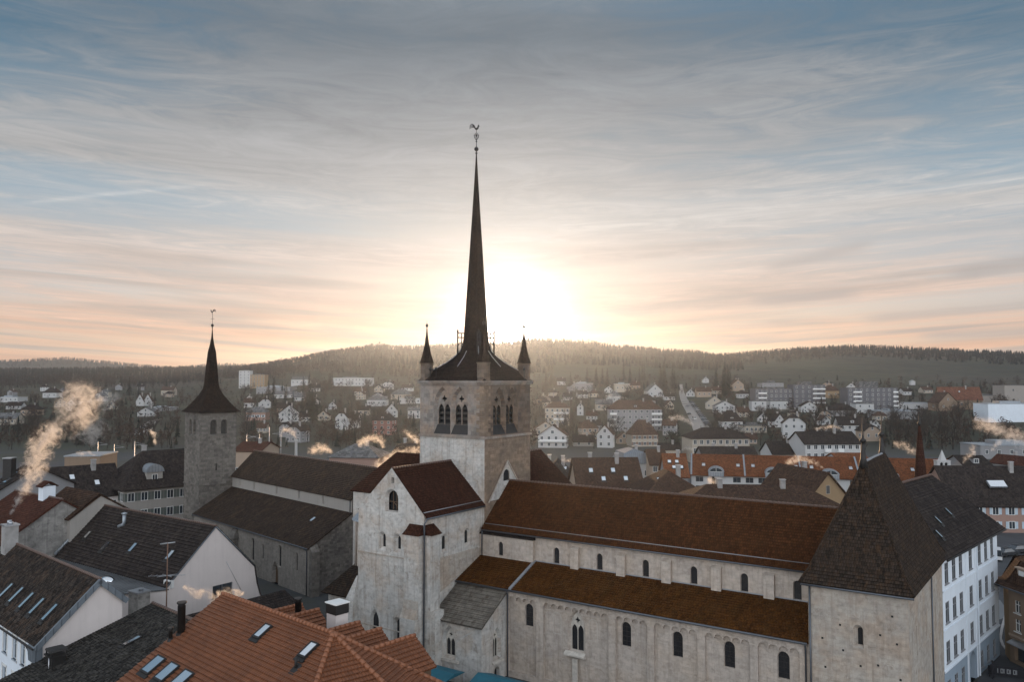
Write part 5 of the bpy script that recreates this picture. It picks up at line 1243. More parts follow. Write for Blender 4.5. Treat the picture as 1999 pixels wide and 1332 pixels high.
# ------------------------------------------------------------------ houses of the town, generic builder
WIN = {}
def window_mesh(w, h, frame, shutter=None, pan='glass'):
    key = (round(w, 1), round(h, 1), frame, shutter)
    if key in WIN: return WIN[key]
    mb = MB(); w, h = key[0], key[1]
    # local: x across, z up, facing -y; frame, glazing bars and glass set back inside the frame
    e = min(.09, w * .1)
    mb.box(-w / 2, w / 2, -.02, .02, -h / 2, h / 2, 1)
    for b in ((-w / 2 - e, -w / 2), (w / 2, w / 2 + e)): mb.box(b[0], b[1], -.07, .02, -h / 2 - e, h / 2 + e, 0)
    for b in ((-h / 2 - e, -h / 2), (h / 2, h / 2 + e)): mb.box(-w / 2, w / 2, -.07, .02, b[0], b[1], 0)
    mb.box(-e * .35, e * .35, -.05, -.02, -h / 2, h / 2, 0)
    mats = [frame, pan]
    if shutter:
        mats.append(shutter)
        for s in (-1, 1): mb.box(s * (w / 2 + e) - (w * .5 if s < 0 else 0), s * (w / 2 + e) + (w * .5 if s > 0 else 0), -.06, -.0, -h / 2, h / 2, 2)
    o = mb.build('window', mats); me = o.data; bpy.data.objects.remove(o)
    WIN[key] = me
    return me
def put_window(parent, me, x, y, z, rz=0.0):
    o = bpy.data.objects.new('window', me); COL.objects.link(o); o.parent = parent; o.location = (x, y, z); o.rotation_euler.z = rz
    return o

def house(name, label, cat, px0, px1, yb, ye, yr, typ, wm, rm, fl=2, cols=3, rot=0.0, Y=None, d=None, group=None, shutter=None, chim=1, dorm=0, lights=0, balc=None, frame='white_paint', over=0.5, place=None):
    """px0..px1 and the heights of foot, eaves and ridge are read from the photograph at the depth where its foot stands"""
    pm = (px0 + px1) / 2
    if Y is None: P = on_ground(pm, yb)
    else:
        P = at_depth(pm, yb, Y); P.z = gz(P.x, P.y)
    Y = P.y; s = Y / FPX / cp_
    wtot = (px1 - px0) * s; r = abs(R(rot)); dd = d
    # the view ray already turns the house: rot is measured against the picture plane
    if dd is None: dd = 0.75
    w = wtot / (math.cos(r) + dd * math.sin(r)) if dd < 3 else max(3.0, (wtot - dd * math.sin(r)) / math.cos(r))
    D = dd * w if dd < 3 else dd
    w = min(w, wtot)
    he = at_depth(pm, ye, Y).z - P.z; hr = at_depth(pm, yr, Y).z - P.z
    loc = Vector((P.x, P.y + D / 2, P.z))
    if place:            # near left corner of the front, front length, depth, eaves and ridge height
        x_, y_, w, D, he, hr = place; q = Matrix.Rotation(R(rot), 3, 'Z') @ Vector((w / 2, D / 2, 0)); loc = Vector((x_, y_, 0)) + q
    t = thing(name, label, cat, loc, R(rot), group)
    hw, hd = w / 2, D / 2
    mb = MB(); mb.hexa([(-hw, -hd, -4), (hw, -hd, -4), (hw, hd, -4), (-hw, hd, -4)], [(-hw, -hd, he), (hw, -hd, he), (hw, hd, he), (-hw, hd, he)], 0)
    ov = over; th = .18
    rb = MB()
    if typ == 'gf':
        k = (hr - he) / hw; lo = he - k * ov
        for yy in (-hd, hd): mb.face([(-hw, yy, he), (hw, yy, he), (0, yy, hr)])
        slab(rb, [(hw + ov, -hd - ov, lo), (hw + ov, hd + ov, lo), (0, hd + ov, hr), (0, -hd - ov, hr)], th); slab(rb, [(-hw - ov, hd + ov, lo), (-hw - ov, -hd - ov, lo), (0, -hd - ov, hr), (0, hd + ov, hr)], th)
    elif typ == 'gs':
        k = (hr - he) / hd; lo = he - k * ov
        for xx in (-hw, hw): mb.face([(xx, -hd, he), (xx, hd, he), (xx, 0, hr)])
        slab(rb, [(-hw - ov, -hd - ov, lo), (hw + ov, -hd - ov, lo), (hw + ov, 0, hr), (-hw - ov, 0, hr)], th); slab(rb, [(hw + ov, hd + ov, lo), (-hw - ov, hd + ov, lo), (-hw - ov, 0, hr), (hw + ov, 0, hr)], th)
    elif typ in ('hip', 'mans'):
        a, b = hw + ov, hd + ov; zz = he - .1; top = hr
        base = [(-a, -b), (a, -b), (a, b), (-a, b)]
        if typ == 'mans':
            i_ = min(hw, hd) * .28; zm = he + (hr - he) * .72; mid = [(-a + i_, -b + i_), (a - i_, -b + i_), (a - i_, b - i_), (-a + i_, b - i_)]
            for i in range(4):
                j = (i + 1) % 4; slab(rb, [base[i] + (zz,), base[j] + (zz,), mid[j] + (zm,), mid[i] + (zm,)], th)
            base, zz, a, b = mid, zm, a - i_, b - i_
        if a >= b: r0, r1 = (-(a - b * .85), 0, top), (a - b * .85, 0, top)
        else: r0, r1 = (0, -(b - a * .85), top), (0, b - a * .85, top)
        B = [q + (zz,) for q in base]
        if a >= b: quads = [[B[0], B[1], r1, r0], [B[1], B[2], r1], [B[2], B[3], r0, r1], [B[3], B[0], r0]]
        else: quads = [[B[0], B[1], r0], [B[1], B[2], r1, r0], [B[2], B[3], r1], [B[3], B[0], r0, r1]]
        for q in quads: slab(rb, q, th)
    elif typ == 'clip':      # half-hipped gable to the front
        k = (hr - he) / hw; lo = he - k * ov; c = .45; hc = he + (hr - he) * (1 - c); wc = hw * c
        for yy in (-hd, hd): mb.face([(-hw, yy, he), (hw, yy, he), (wc, yy, hc), (-wc, yy, hc)])
        f0, f1 = (0, -hd + wc, hr), (0, hd - wc, hr)
        slab(rb, [(hw + ov, -hd - ov, lo), (hw + ov, hd + ov, lo), (wc, hd + ov, hc), f1, f0, (wc, -hd - ov, hc)], th); slab(rb, [(-hw - ov, hd + ov, lo), (-hw - ov, -hd - ov, lo), (-wc, -hd - ov, hc), f0, f1, (-wc, hd + ov, hc)], th)
        slab(rb, [(-wc, -hd - ov, hc), (wc, -hd - ov, hc), f0], th); slab(rb, [(wc, hd + ov, hc), (-wc, hd + ov, hc), f1], th)
    else:                    # flat roof with parapet
        rb.box(-hw - .2, hw + .2, -hd - .2, hd + .2, he + .003, he + .3)
        if hr - he > 1.2: rb.box(-hw * .45, hw * .3, -hd * .5, hd * .5, he + .3, hr)
    mb.build('wall', wm, t); rf = rb.build('roof', rm, t)
    if chim:
        for i in range(chim):
            xx = hw * (.35 if i == 0 else -.45) if typ != 'gf' else hw * .3; yy = hd * .15 * (1 if i % 2 else -1) + (hd * .3 if typ == 'gf' else 0)
            zt = max(hr, he + .8) + .9
            cb = MB(); cb.box(xx - .4, xx + .4, yy - .35, yy + .35, he - .2, zt, 0); cb.box(xx - .48, xx + .48, yy - .43, yy + .43, zt, zt + .12, 1); cb.build('chimney', ['concrete', 'steel'], rf)
    # windows
    if fl and cols:
        fh = he / fl; wh = min(1.5, fh * .5); ww = min(1.1, w / cols * .48)
        me = window_mesh(ww, wh, frame, shutter)
        for f in range(fl):
            z = fh * (f + .54)
            for c in range(cols): put_window(t, me, -hw + w * (c + .5) / cols, -hd - .012, z)
            if r > .12:
                n = max(1, int(cols * D / w + .4)); sx = 1 if rot < 0 else -1
                for c in range(n): put_window(t, me, sx * (hw + .012), -hd + D * (c + .5) / n, z, sx * R(90))
        if typ in ('gf', 'clip') and hr - he > 2.2: put_window(t, me, 0, -hd - .012, he + (hr - he) * .3)
    if balc:
        for f in range(1, fl):
            z = he / fl * f
            for c0, c1 in balc:
                bb = MB(); x0, x1 = -hw + w * c0, -hw + w * c1; bb.box(x0, x1, -hd - 1.2, -hd, z - .1, z + .05); bb.box(x0, x1, -hd - 1.2, -hd - 1.1, z + .05, z + 1.0); bb.build('balcony', balc_mat.get(label, 'white_paint'), t)
    k = 0
    for i in range(dorm):
        x = -hw + w * (i + .5) / dorm; z0 = he + (hr - he) * .12; y0 = -hd * .82
        db = MB(); db.box(x - .8, x + .8, y0, y0 + hd * .6, z0, z0 + 1.5); o = db.build('dormer', wm, rf); db = MB(); slab(db, [(x + 1, y0 - .2, z0 + 1.4), (x + 1, y0 + hd * .7, z0 + 1.4), (x, y0 + hd * .7, z0 + 2.2), (x, y0 - .2, z0 + 2.2)], .1); slab(db, [(x - 1, y0 + hd * .7, z0 + 1.4), (x - 1, y0 - .2, z0 + 1.4), (x, y0 - .2, z0 + 2.2), (x, y0 + hd * .7, z0 + 2.2)], .1); db.face([(x - .8, y0, z0 + 1.5), (x + .8, y0, z0 + 1.5), (x, y0, z0 + 2.1)]); db.build('dormer_roof', rm, o)
        put_window(t, window_mesh(.9, 1.0, frame), x, y0 - .012, z0 + .8)
    if lights and typ in ('gs', 'hip'):
        kk = (hr - he) / (hd + (0 if typ == 'gs' else ov))
        for i in range(lights):
            x = -hw * .7 + w * .7 * (i + .5) / lights; y = -hd * (.62 if i % 2 else .38); roof_light(rf, (x, y, he + kk * (y + hd)), kk, .8, 1.1)
    return t
balc_mat = {}
HS = []
def H(*a, **k): HS.append(house(*a, **k))
hs, bl = 'house', 'apartment block'
g1 = 'houses on the hillside'
# --- middle distance, right behind the nave
H('long_brown_roof_house', 'brown tiled row house with roof lights, right behind the nave ridge', hs, 1120, 1258, 1010, 962, 900, 'gs', 'beige_wall', 'brown_tile', 2, 6, 5, Y=165, d=14, chim=2, lights=4)
H('brown_hipped_house', 'brown hipped house with two roof lights, behind the nave left of the orange row', hs, 1250, 1380, 1010, 966, 925, 'hip', 'beige_wall', 'brown_tile', 2, 5, 4, Y=150, d=13, chim=1, lights=2)
H('dark_roof_house', 'dark roofed house with three small roof lights, just right of the crossing tower', hs, 1050, 1132, 985, 940, 903, 'hip', 'stone_wall', 'far_dark', 2, 4, -6, Y=185, d=14, chim=2, lights=3)
H('low_brown_house', 'long low brown roof running behind the west end of the nave', hs, 1335, 1655, 1040, 990, 956, 'hip', 'beige_wall', 'brown_tile', 1, 8, -4, Y=128, d=12, chim=3)
H('barn', 'broad brown gabled barn with pale ridge and timber front, left of the gatehouse roof', 'barn', 1534, 1662, 1020, 972, 922, 'gf', 'ochre_wall', 'brown_tile', 2, 6, 14, Y=150, d=16, chim=1, frame='cream_wall')
H('slate_mansard_house', 'blue grey mansard house with white top floor, right of the crossing tower', hs, 1208, 1268, 930, 905, 878, 'mans', 'white_wall', 'zinc_blue', 1, 4, 6, Y=235, d=12, chim=1, dorm=3)
H('brown_annex', 'small dark hipped roof between slate mansard and orange row', hs, 1266, 1304, 940, 906, 880, 'gs', 'beige_wall', 'brown_tile', 2, 2, 4, Y=230, d=10)
H('orange_roof_end_house', 'orange roofed house with four roof lights, at the left end of the orange row', hs, 1302, 1354, 960, 930, 891, 'gs', 'grey_wall', 'row_tile', 1, 3, -5, Y=203, d=16, lights=4)

def orange_row():
    P = at_depth(1350, 960, 204); Q = at_depth(1866, 975, 190); P.z = Q.z = 0
    U = (Q - P).normalized(); L = (Q - P).length; ang = math.atan2(U.y, U.x)
    t = thing('orange_row_house', 'long row under one orange roof with arched dormers and white front', 'row house', P, ang)
    p = Pl((0, 0, 0), XA); zr, ze = 11.3, 7.0; hs_ = []
    doors = [L * f for f in (.10, .325, .545, .765)]
    for c in doors: hs_.append(big_window(t, p, c - 1.1, c + 1.1, .3, 6.3, .3, 2, 'grey_paint', 'glass', False, False))
    x = 2.0
    while x < L - 2:
        if min(abs(x - c) for c in doors) > 2.4:
            for z in (4.9, 2.6): hs_.append(big_window(t, p, x - .95, x + .95, z, z + 1.35, .2, 2, 'grey_paint', 'glass', False, False))
        x += 3.05
    mb = MB(); wall(mb, p, rect(0, L, 0, ze), hs_); mb.face([(L, 0, 0), (L, 14, 0), (L, 14, ze), (L, 7, zr - .2), (L, 0, ze)]); mb.build('wall', 'white_wall', t)
    mb = MB(); slab(mb, [(-.3, -.7, ze - .35), (L + .3, -.7, ze - .35), (L + .3, 7, zr), (-.3, 7, zr)], .2, .34); slab(mb, [(L + .3, 14.7, ze - .35), (-.3, 14.7, ze - .35), (-.3, 7, zr), (L + .3, 7, zr)], .2); rf = mb.build('roof', 'row_tile', t)
    k = (zr - ze) / 7.3
    for c in doors:
        mb = MB(); mb.box(c - 1.9, c + 1.9, -.72, 3.0, ze - .6, ze + .55, 0)
        ar = [(c + 2.0 * math.cos(a), 1.25 * math.sin(a)) for a in [math.pi * i / 12 for i in range(13)]]
        A = [Vector((x_, -.75, ze + .55 + z_)) for x_, z_ in ar]; B = [Vector((x_, 4.5, ze + .55 + z_)) for x_, z_ in ar]
        for i in range(12): mb.face([A[i], A[i + 1], B[i + 1], B[i]], 0)
        mb.face(A, 0); o = mb.build('arched_dormer', 'zinc', rf)
        ar2 = [(c + 1.5 * math.cos(a), ze + .6 + .95 * math.sin(a)) for a in [math.pi * i / 10 for i in range(11)]]
        p2 = Pl((0, -.77, 0), XA); mb = MB(); mb.face([p2.pt(a, b) for a, b in ar2]); mb.build('pane', 'glass', o)
        mb = MB(); bars(mb, Pl((0, -.78, 0), XA), [((c, ze + .6), (c, ze + 1.5))], 0, .08, .03); bars(mb, Pl((0, -.78, 0), XA), [((c - 1.5, ze + .6), (c + 1.5, ze + .6))], 0, .1, .05); mb.build('glazing_bar', 'white_paint', o)
    for f in (.05, .19, .25, .42, .48, .63, .70, .86): roof_light(rf, (L * f, 3.2, ze + k * 3.2), k, .8, 1.2)
    for f in (.0, .215, .435, .655):
        mb = MB(); T = Vector((0, 7.7, zr - ze + .35)); mb.obox(Vector((L * f, -.7, ze - .35)), XA, T.normalized(), Vector((0, -k, 1)).normalized(), -.2, .2, 0, T.length, 0, .16); mb.build('fire_parapet', 'zinc', rf)
orange_row()
H('pale_beige_block', 'long pale beige block with brown roof, behind the orange row at the road foot', 'building', 1347, 1464, 893, 856, 837, 'hip', 'cream_wall', 'far_dark', 3, 9, 3, Y=295, d=14, chim=2)
H('dark_workshop', 'low dark roof in front of the pale beige block', 'workshop', 1376, 1481, 905, 896, 875, 'gs', 'grey_wall', 'far_dark', 1, 0, 0, Y=245, d=13, chim=2)
H('white_flats', 'white four-storey flats with red balconies, directly above the gatehouse roof finials', bl, 1566, 1682, 905, 866, 845, 'gs', 'white_wall', 'far_dark', 4, 8, 4, Y=255, d=13, chim=1, balc=[(.33, .44), (.57, .67)])
balc_mat['white four-storey flats with red balconies, directly above the gatehouse roof finials'] = 'rose_wall'
H('low_white_house', 'low white house under a dark roof, left of the white flats', hs, 1507, 1569, 905, 886, 864, 'gs', 'white_wall', 'far_dark', 1, 4, 2, Y=262, d=12)
H('orange_shed', 'plain orange roof to the right of the white flats', 'shed', 1642, 1700, 920, 902, 888, 'gs', 'white_wall', 'row_tile', 1, 0, 0, Y=225, d=12, chim=0)
H('dark_row_roof', 'dark house with a pale window band, behind the parapet with round holes', hs, 1886, 1944, 935, 909, 893, 'gs', 'grey_wall', 'far_dark', 1, 4, -6, Y=215, d=12, dorm=1)
H('white_gable_house', 'white gable with rust red roof at the far right edge above dark roofs', hs, 1972, 2040, 925, 908, 893, 'gf', 'white_wall', 'rust_tile', 1, 2, 20, Y=215, d=10)
H('long_white_band', 'long low pale building behind the smoke at the right edge', 'building', 1915, 2060, 892, 871, 862, 'flat', 'grey_wall', 'zinc', 1, 6, 0, Y=310, d=14, chim=0)
H('big_dark_roof_house', 'large dark roof with a row of glazed roof lights, pinkish front and pale shutters', hs, 1872, 2090, 1072, 986, 918, 'gs', 'pink_wall', 'dark_tile', 2, 7, -3, Y=162, d=16, chim=1, shutter='shutter_blue')
def big_rooflight():
    p = at_depth(1945, 944, 165.5); t = thing('glazed_roof_lantern', 'pale glazed lantern on the large dark roof at right', 'roof lantern', p - ZA * .3)
    t.rotation_euler.x = R(40); mb = MB(); mb.box(-1.8, 1.8, -.9, .9, 0, .35); mb.build('frame', 'zinc', t); mb = MB(); mb.box(-1.7, 1.7, -.8, .8, .36, .42); mb.build('pane', 'skylight_glass', t)
big_rooflight()
def holed_parapet():
    p = at_depth(1843, 912, 192); t = thing('parapet_gable', 'white parapet with two round holes and a small pyramid, right end of the orange row', 'parapet', p)
    w, h = 3.2, 1.35; pl = Pl((-w / 2, 0, 0), XA)
    cir = lambda c: [(c + .42 * math.cos(a), .62 + .42 * math.sin(a)) for a in [2 * math.pi * i / 14 for i in range(14)]]
    mb = MB(); wall(mb, pl, rect(0, w, 0, h), [(cir(1.05), cir(1.05), .35), (cir(2.15), cir(2.15), .35)]); mb.box(-w / 2, w / 2, .36, 1.6, -4, h); mb.box(-w / 2 - .1, w / 2 + .1, -.08, 1.7, h, h + .15); mb.build('wall', 'white_wall', t)
    mb = MB(); mb.hexa([(-.7, 0.1, h + .15), (.7, .1, h + .15), (.7, 1.5, h + .15), (-.7, 1.5, h + .15)], [(-.04, .77, h + 2.6), (.04, .77, h + 2.6), (.04, .84, h + 2.6), (-.04, .84, h + 2.6)]); mb.build('pyramid', 'white_wall', t)
    for c in (1.05, 2.15): pane('hole', pl, cir(c), .3, 'dark_void', t)
holed_parapet()
# --- left of the parish tower
H('mansard_house', 'large grey house with dark hipped roof and shutters, left of the square church tower', hs, 240, 392, 1030, 952, 882, 'hip', 'stone_wall', 'dark_tile', 3, 9, 44, Y=152, d=14, chim=2, shutter='shutter_green', over=.9, place=(-73.3, 151.8, 22, 13, 10.0, 16.6))
def round_dormer():
    p = at_depth(302, 941, 156.5); t = thing('arched_dormer', 'pale dormer with rounded lead roof on the big dark hipped roof', 'dormer', p, R(44))
    mb = MB(); mb.box(-1.5, 1.5, 0, 3.5, -1, 1.9); mb.build('wall', 'stone_wall', t); put_window(t, window_mesh(.9, 1.4, 'white_paint'), 0, -.012, .7)
    ar = [(1.75 * math.cos(a), 1.5 * math.sin(a)) for a in [math.pi * i / 12 for i in range(13)]]; mb = MB()
    A = [Vector((x, -.25, 1.9 + z)) for x, z in ar]; B = [Vector((x, 4.5, 1.9 + z)) for x, z in ar]
    for i in range(12): mb.face([A[i], A[i + 1], B[i + 1], B[i]])
    mb.face(A); mb.build('roof', 'zinc', t)
round_dormer()
H('white_gable_wing', 'dark roofed wing with bare white gable, between chimney smoke and the big hipped roof', hs, 108, 222, 1010, 962, 912, 'gs', 'pale_wall', 'dark_tile', 2, 4, 44, Y=148, d=13, chim=1, lights=2, place=(-83.5, 146.5, 11.5, 10.5, 9.2, 14.4))
H('flat_dark_block', 'long low block with pale flat roof edge and reddish bays, behind the white gable wing', 'building', 118, 192, 935, 892, 886, 'flat', 'brown_wall', 'zinc', 1, 7, 6, Y=215, d=12, chim=0)
H('dark_left_house', 'dark slate roof with a thick black chimney at the left edge', hs, -40, 60, 1010, 960, 918, 'gs', 'grey_wall', 'dark_tile', 2, 3, -30, Y=118, d=12, chim=0, lights=2)
def black_chimney():
    p = at_depth(18, 925, 122); t = thing('black_chimney', 'thick black square chimney with bright cap at the left edge', 'chimney', p - ZA * 2)
    mb = MB(); mb.box(-.65, .65, -.6, .6, 0, 4.3); mb.build('stack', 'iron', t); mb = MB(); mb.box(-.72, .72, -.67, .67, 4.3, 4.42); mb.build('cap', 'steel', t)
black_chimney()
H('red_gable_house', 'small red gabled roof just left of the square church tower', hs, 312, 362, 955, 915, 888, 'gf', 'pale_wall', 'rust_tile', 2, 2, -28, Y=190, d=12)
# --- behind the parish nave
H('grey_roof_house', 'wide house with pale grey roof and brown hipped end, behind the parish church ridge', hs, 642, 745, 915, 893, 870, 'hip', 'pink_wall', 'far_grey', 1, 8, -4, Y=225, d=13, shutter='shutter_blue')
H('dark_flat_house', 'dark flat house with smoking pots, left of the crossing tower', hs, 768, 826, 915, 884, 867, 'mans', 'dark_wall', 'far_dark', 1, 3, 0, Y=215, d=12, chim=2)
H('reddish_long_roof', 'low reddish roof right of the square church tower', hs, 455, 520, 905, 880, 866, 'gs', 'beige_wall', 'rust_tile', 1, 3, -8, Y=215, d=12)
def tall_stack():
    p = at_depth(578, 886, 230); t = thing('pale_stack', 'slim pale chimney stack, smoking above the parish church ridge', 'chimney', p)
    mb = MB(); mb.lathe((0, 0, -4), [(.45, 0), (.42, 4), (.4, 7.6), (.5, 7.7), (.5, 7.9)], 8); mb.build('stack', 'white_wall', t)
tall_stack()

# --- the hillside, right of the crossing tower
H('cream_villa', 'cream three-storey villa with stepped balconies, first right of the tower', hs, 1064, 1115, 832, 796, 785, 'hip', 'cream_wall', 'far_brown', 3, 5, -4, group=g1, balc=[(.35, .95)])
H('chalet', 'wide white chalet gable with balcony, below the cream villa', hs, 1051, 1112, 875, 850, 830, 'gf', 'white_wall', 'far_brown', 2, 4, -8, group=g1, balc=[(0, 1)])
H('white_bay_house', 'white house with tall narrow gable and side wing, left of the shuttered villa', hs, 1166, 1202, 875, 847, 830, 'gf', 'white_wall', 'far_brown', 2, 2, -16, group=g1)
H('small_gable_house', 'small beige gabled house squeezed beside the shuttered villa', hs, 1205, 1232, 868, 855, 844, 'gf', 'beige_wall', 'far_brown', 1, 2, 0, group=g1)
H('shuttered_villa', 'cream villa with steep brown hipped roof and dark shutters, below the grey apartment block', hs, 1229, 1285, 873, 849, 821, 'hip', 'cream_wall', 'far_brown', 2, 5, 6, group=g1, shutter='shutter_brown')
H('grey_apartments', 'long grey apartment block with white corner balconies and brown hipped roof', bl, 1191, 1292, 842, 799, 782, 'hip', 'grey_wall', 'far_brown', 4, 9, 0, d=12, group=g1, balc=[(0, .13), (.8, 1)], dorm=1)
H('flat_house', 'flat roofed pale house high on the slope, second right of the tower', hs, 1122, 1158, 766, 749, 746, 'flat', 'grey_wall', 'zinc', 1, 3, 0, group=g1, chim=0)
H('flat_house', 'flat roofed pale house above the grey apartment block, near the dark conifers', hs, 1201, 1230, 766, 750, 747, 'flat', 'cream_wall', 'zinc', 1, 3, 0, group=g1, chim=0)
H('white_twin_gable', 'white twin gabled house left of the dark conifers above the road', hs, 1260, 1294, 776, 763, 750, 'gf', 'white_wall', 'far_grey', 1, 2, 12, group=g1)
H('white_side_house', 'narrow white house between cream villa and grey apartment block', hs, 1127, 1139, 812, 793, 786, 'gf', 'white_wall', 'far_dark', 2, 1, 0, group=g1)
H('broad_roof_house', 'pale broad low roof left above the grey apartment block', hs, 1164, 1196, 802, 789, 780, 'gs', 'cream_wall', 'far_grey', 1, 3, 0, group=g1)
H('dark_roof_cottage', 'dark roofed cottage above the right end of the grey apartment block', hs, 1246, 1280, 793, 782, 770, 'hip', 'grey_wall', 'far_dark', 1, 2, 0, group=g1)
H('brown_cottage', 'small brown roofed house between shuttered villa and pale beige block', hs, 1290, 1328, 893, 877, 866, 'gs', 'cream_wall', 'far_dark', 1, 5, 0, Y=300, group=g1)
H('white_hip_house', 'white house with dark pyramid roof and one dormer, right of the road foot', hs, 1410, 1450, 842, 823, 802, 'hip', 'white_wall', 'far_dark', 2, 3, 0, group=g1, dorm=1)
H('curved_hall', 'low pale hall with slightly curved end, right of the white pyramid roof house', 'hall', 1449, 1498, 846, 832, 826, 'flat', 'cream_wall', 'far_grey', 1, 5, 8, group=g1, chim=0)
H('pale_chalet', 'pale chalet with row of brown windows, right of the road halfway up', hs, 1396, 1438, 809, 793, 783, 'gf', 'white_wall', 'far_grey', 2, 4, -6, group=g1)
H('big_gable_chalet', 'larger gabled chalet standing close behind the pale chalet', hs, 1379, 1416, 800, 786, 773, 'gf', 'cream_wall', 'far_grey', 1, 3, -10, group=g1)
H('upper_house', 'beige house with brown roof, at the top right of the road', hs, 1361, 1389, 776, 764, 756, 'gs', 'beige_wall', 'far_brown', 1, 3, 0, group=g1)
H('upper_brown_house', 'brown gabled house between two dark conifer clumps near the hill foot', hs, 1430, 1452, 764, 750, 741, 'gf', 'beige_wall', 'far_brown', 1, 2, 0, group=g1)
H('dark_apartments', 'dark flat apartment block with white balcony stacks, left of the modern pair', bl, 1475, 1566, 797, 760, 756, 'flat', 'dark_wall', 'far_grey', 4, 10, 0, d=14, group=g1, chim=0, balc=[(.06, .24), (.94, 1)])
H('dark_apartments', 'tall dark apartment block with pale terraces, middle of the modern pair', bl, 1550, 1611, 797, 752, 745, 'flat', 'dark_wall', 'far_grey', 5, 5, 0, d=14, group=g1, chim=0, balc=[(.6, 1)])
H('dark_apartments', 'wide dark apartment block with stepped top floor, right of the modern pair', bl, 1656, 1753, 803, 758, 745, 'flat', 'dark_wall', 'far_grey', 5, 9, 0, d=14, group=g1, chim=0, balc=[(.1, .27), (.9, 1)])
H('brick_house', 'small warm brown house between the dark apartment blocks', hs, 1612, 1638, 778, 763, 752, 'hip', 'ochre_wall', 'far_brown', 1, 2, 0, group=g1)
H('white_cube_house', 'white cube house below the left end of the dark apartments', hs, 1468, 1496, 803, 784, 781, 'flat', 'white_wall', 'far_grey', 2, 2, 0, group=g1, chim=0)
H('white_cube_house', 'white cube house below the middle of the dark apartments', hs, 1504, 1538, 800, 784, 781, 'flat', 'white_wall', 'far_grey', 1, 3, 0, group=g1, chim=0)
H('white_gable_chalet', 'white gabled chalet with two small windows, below the middle dark apartments', hs, 1565, 1598, 806, 793, 784, 'gf', 'white_wall', 'far_dark', 2, 2, -6, group=g1)
H('tilted_roof_house', 'white house with dark roof seen from its gable corner, left of the cream half-hipped villa', hs, 1504, 1534, 835, 821, 808, 'gf', 'white_wall', 'far_dark', 2, 2, 22, group=g1)
H('half_hip_villa', 'tall cream villa with half-hipped dark gable, centre right of the slope', hs, 1530, 1579, 856, 826, 808, 'clip', 'white_wall', 'far_dark', 2, 3, -14, group=g1)
H('cross_gable_house', 'white house with pointed middle gable and dark roof, right of the small steep lane', hs, 1640, 1696, 855, 829, 814, 'gs', 'white_wall', 'far_dark', 2, 4, -6, group=g1, dorm=1)
H('long_dark_house', 'long low house under a dark roof, below the wide dark apartments', hs, 1625, 1673, 814, 801, 788, 'hip', 'grey_wall', 'far_dark', 1, 4, 0, group=g1)
H('white_modern_house', 'white modern house with square garage, right of the long low dark roof', hs, 1671, 1706, 808, 789, 785, 'flat', 'white_wall', 'far_grey', 2, 2, 0, group=g1, chim=0)
H('white_long_hall', 'long white flat hall with ribbon window, left of the big red barn', 'hall', 1754, 1826, 799, 788, 785, 'flat', 'white_wall', 'zinc', 1, 3, 0, group=g1, chim=0)
H('low_pale_hall', 'low pale hall with glass front behind the brown thicket', 'hall', 1720, 1802, 820, 804, 800, 'flat', 'grey_wall', 'zinc', 1, 6, 0, group=g1, chim=0)
H('red_barn', 'big barn with broad red brown roof, right below the far fields', 'barn', 1842, 1924, 800, 780, 756, 'gs', 'brown_wall', 'far_red', 1, 3, -14, d=16, group=g1, lights=1)
H('barn_wing', 'dark gabled wing joined to the left of the red barn', 'barn', 1826, 1872, 803, 786, 766, 'gf', 'brown_wall', 'far_brown', 1, 2, 10, group=g1)
H('silo_tower', 'square beige silo tower with four openings at the right edge', 'silo', 1962, 2030, 792, 753, 752, 'flat', 'silo_wall', 'far_grey', 2, 2, 0, d=16, group=g1, chim=0, frame='silo_wall')
H('silo_hall', 'beige windowless hall left of the square silo tower', 'hall', 1905, 1962, 790, 773, 770, 'flat', 'silo_wall', 'far_grey', 0, 0, 0, group=g1, chim=0)
H('white_factory', 'white factory with tall stair block at the right edge', 'factory', 1930, 2040, 825, 789, 784, 'flat', 'blue_white_wall', 'zinc', 2, 0, 0, d=16, group=g1, chim=1)
H('pale_wing', 'pale windowed wing left of the white factory', 'factory', 1930, 1958, 806, 791, 788, 'flat', 'cream_wall', 'far_brown', 2, 5, 0, group=g1, chim=0)
H('dome_shed', 'tiny white domed tank shed in front of the far fields', 'shed', 1778, 1787, 752, 745, 742, 'clip', 'white_wall', 'zinc', 0, 0, 0, chim=0)
H('lower_cottage', 'dark roofed cottage below the wide chalet, beside bare trees', hs, 1120, 1160, 872, 862, 850, 'gs', 'stone_wall', 'far_dark', 1, 2, 0, group=g1)
H('far_white_house', 'tiny white house at the edge of the wood, right of the tower', hs, 1088, 1104, 752, 744, 738, 'gs', 'white_wall', 'far_dark', 1, 2, 0, group=g1)
H('far_white_house', 'tiny pale house among conifers at the top of the road', hs, 1372, 1384, 748, 741, 736, 'gf', 'white_wall', 'far_grey', 1, 1, 0, group=g1)
H('rear_terrace', 'grey terrace house behind the left dark apartments', hs, 1488, 1530, 757, 748, 743, 'flat', 'grey_wall', 'far_grey', 1, 4, 0, group=g1, chim=0)
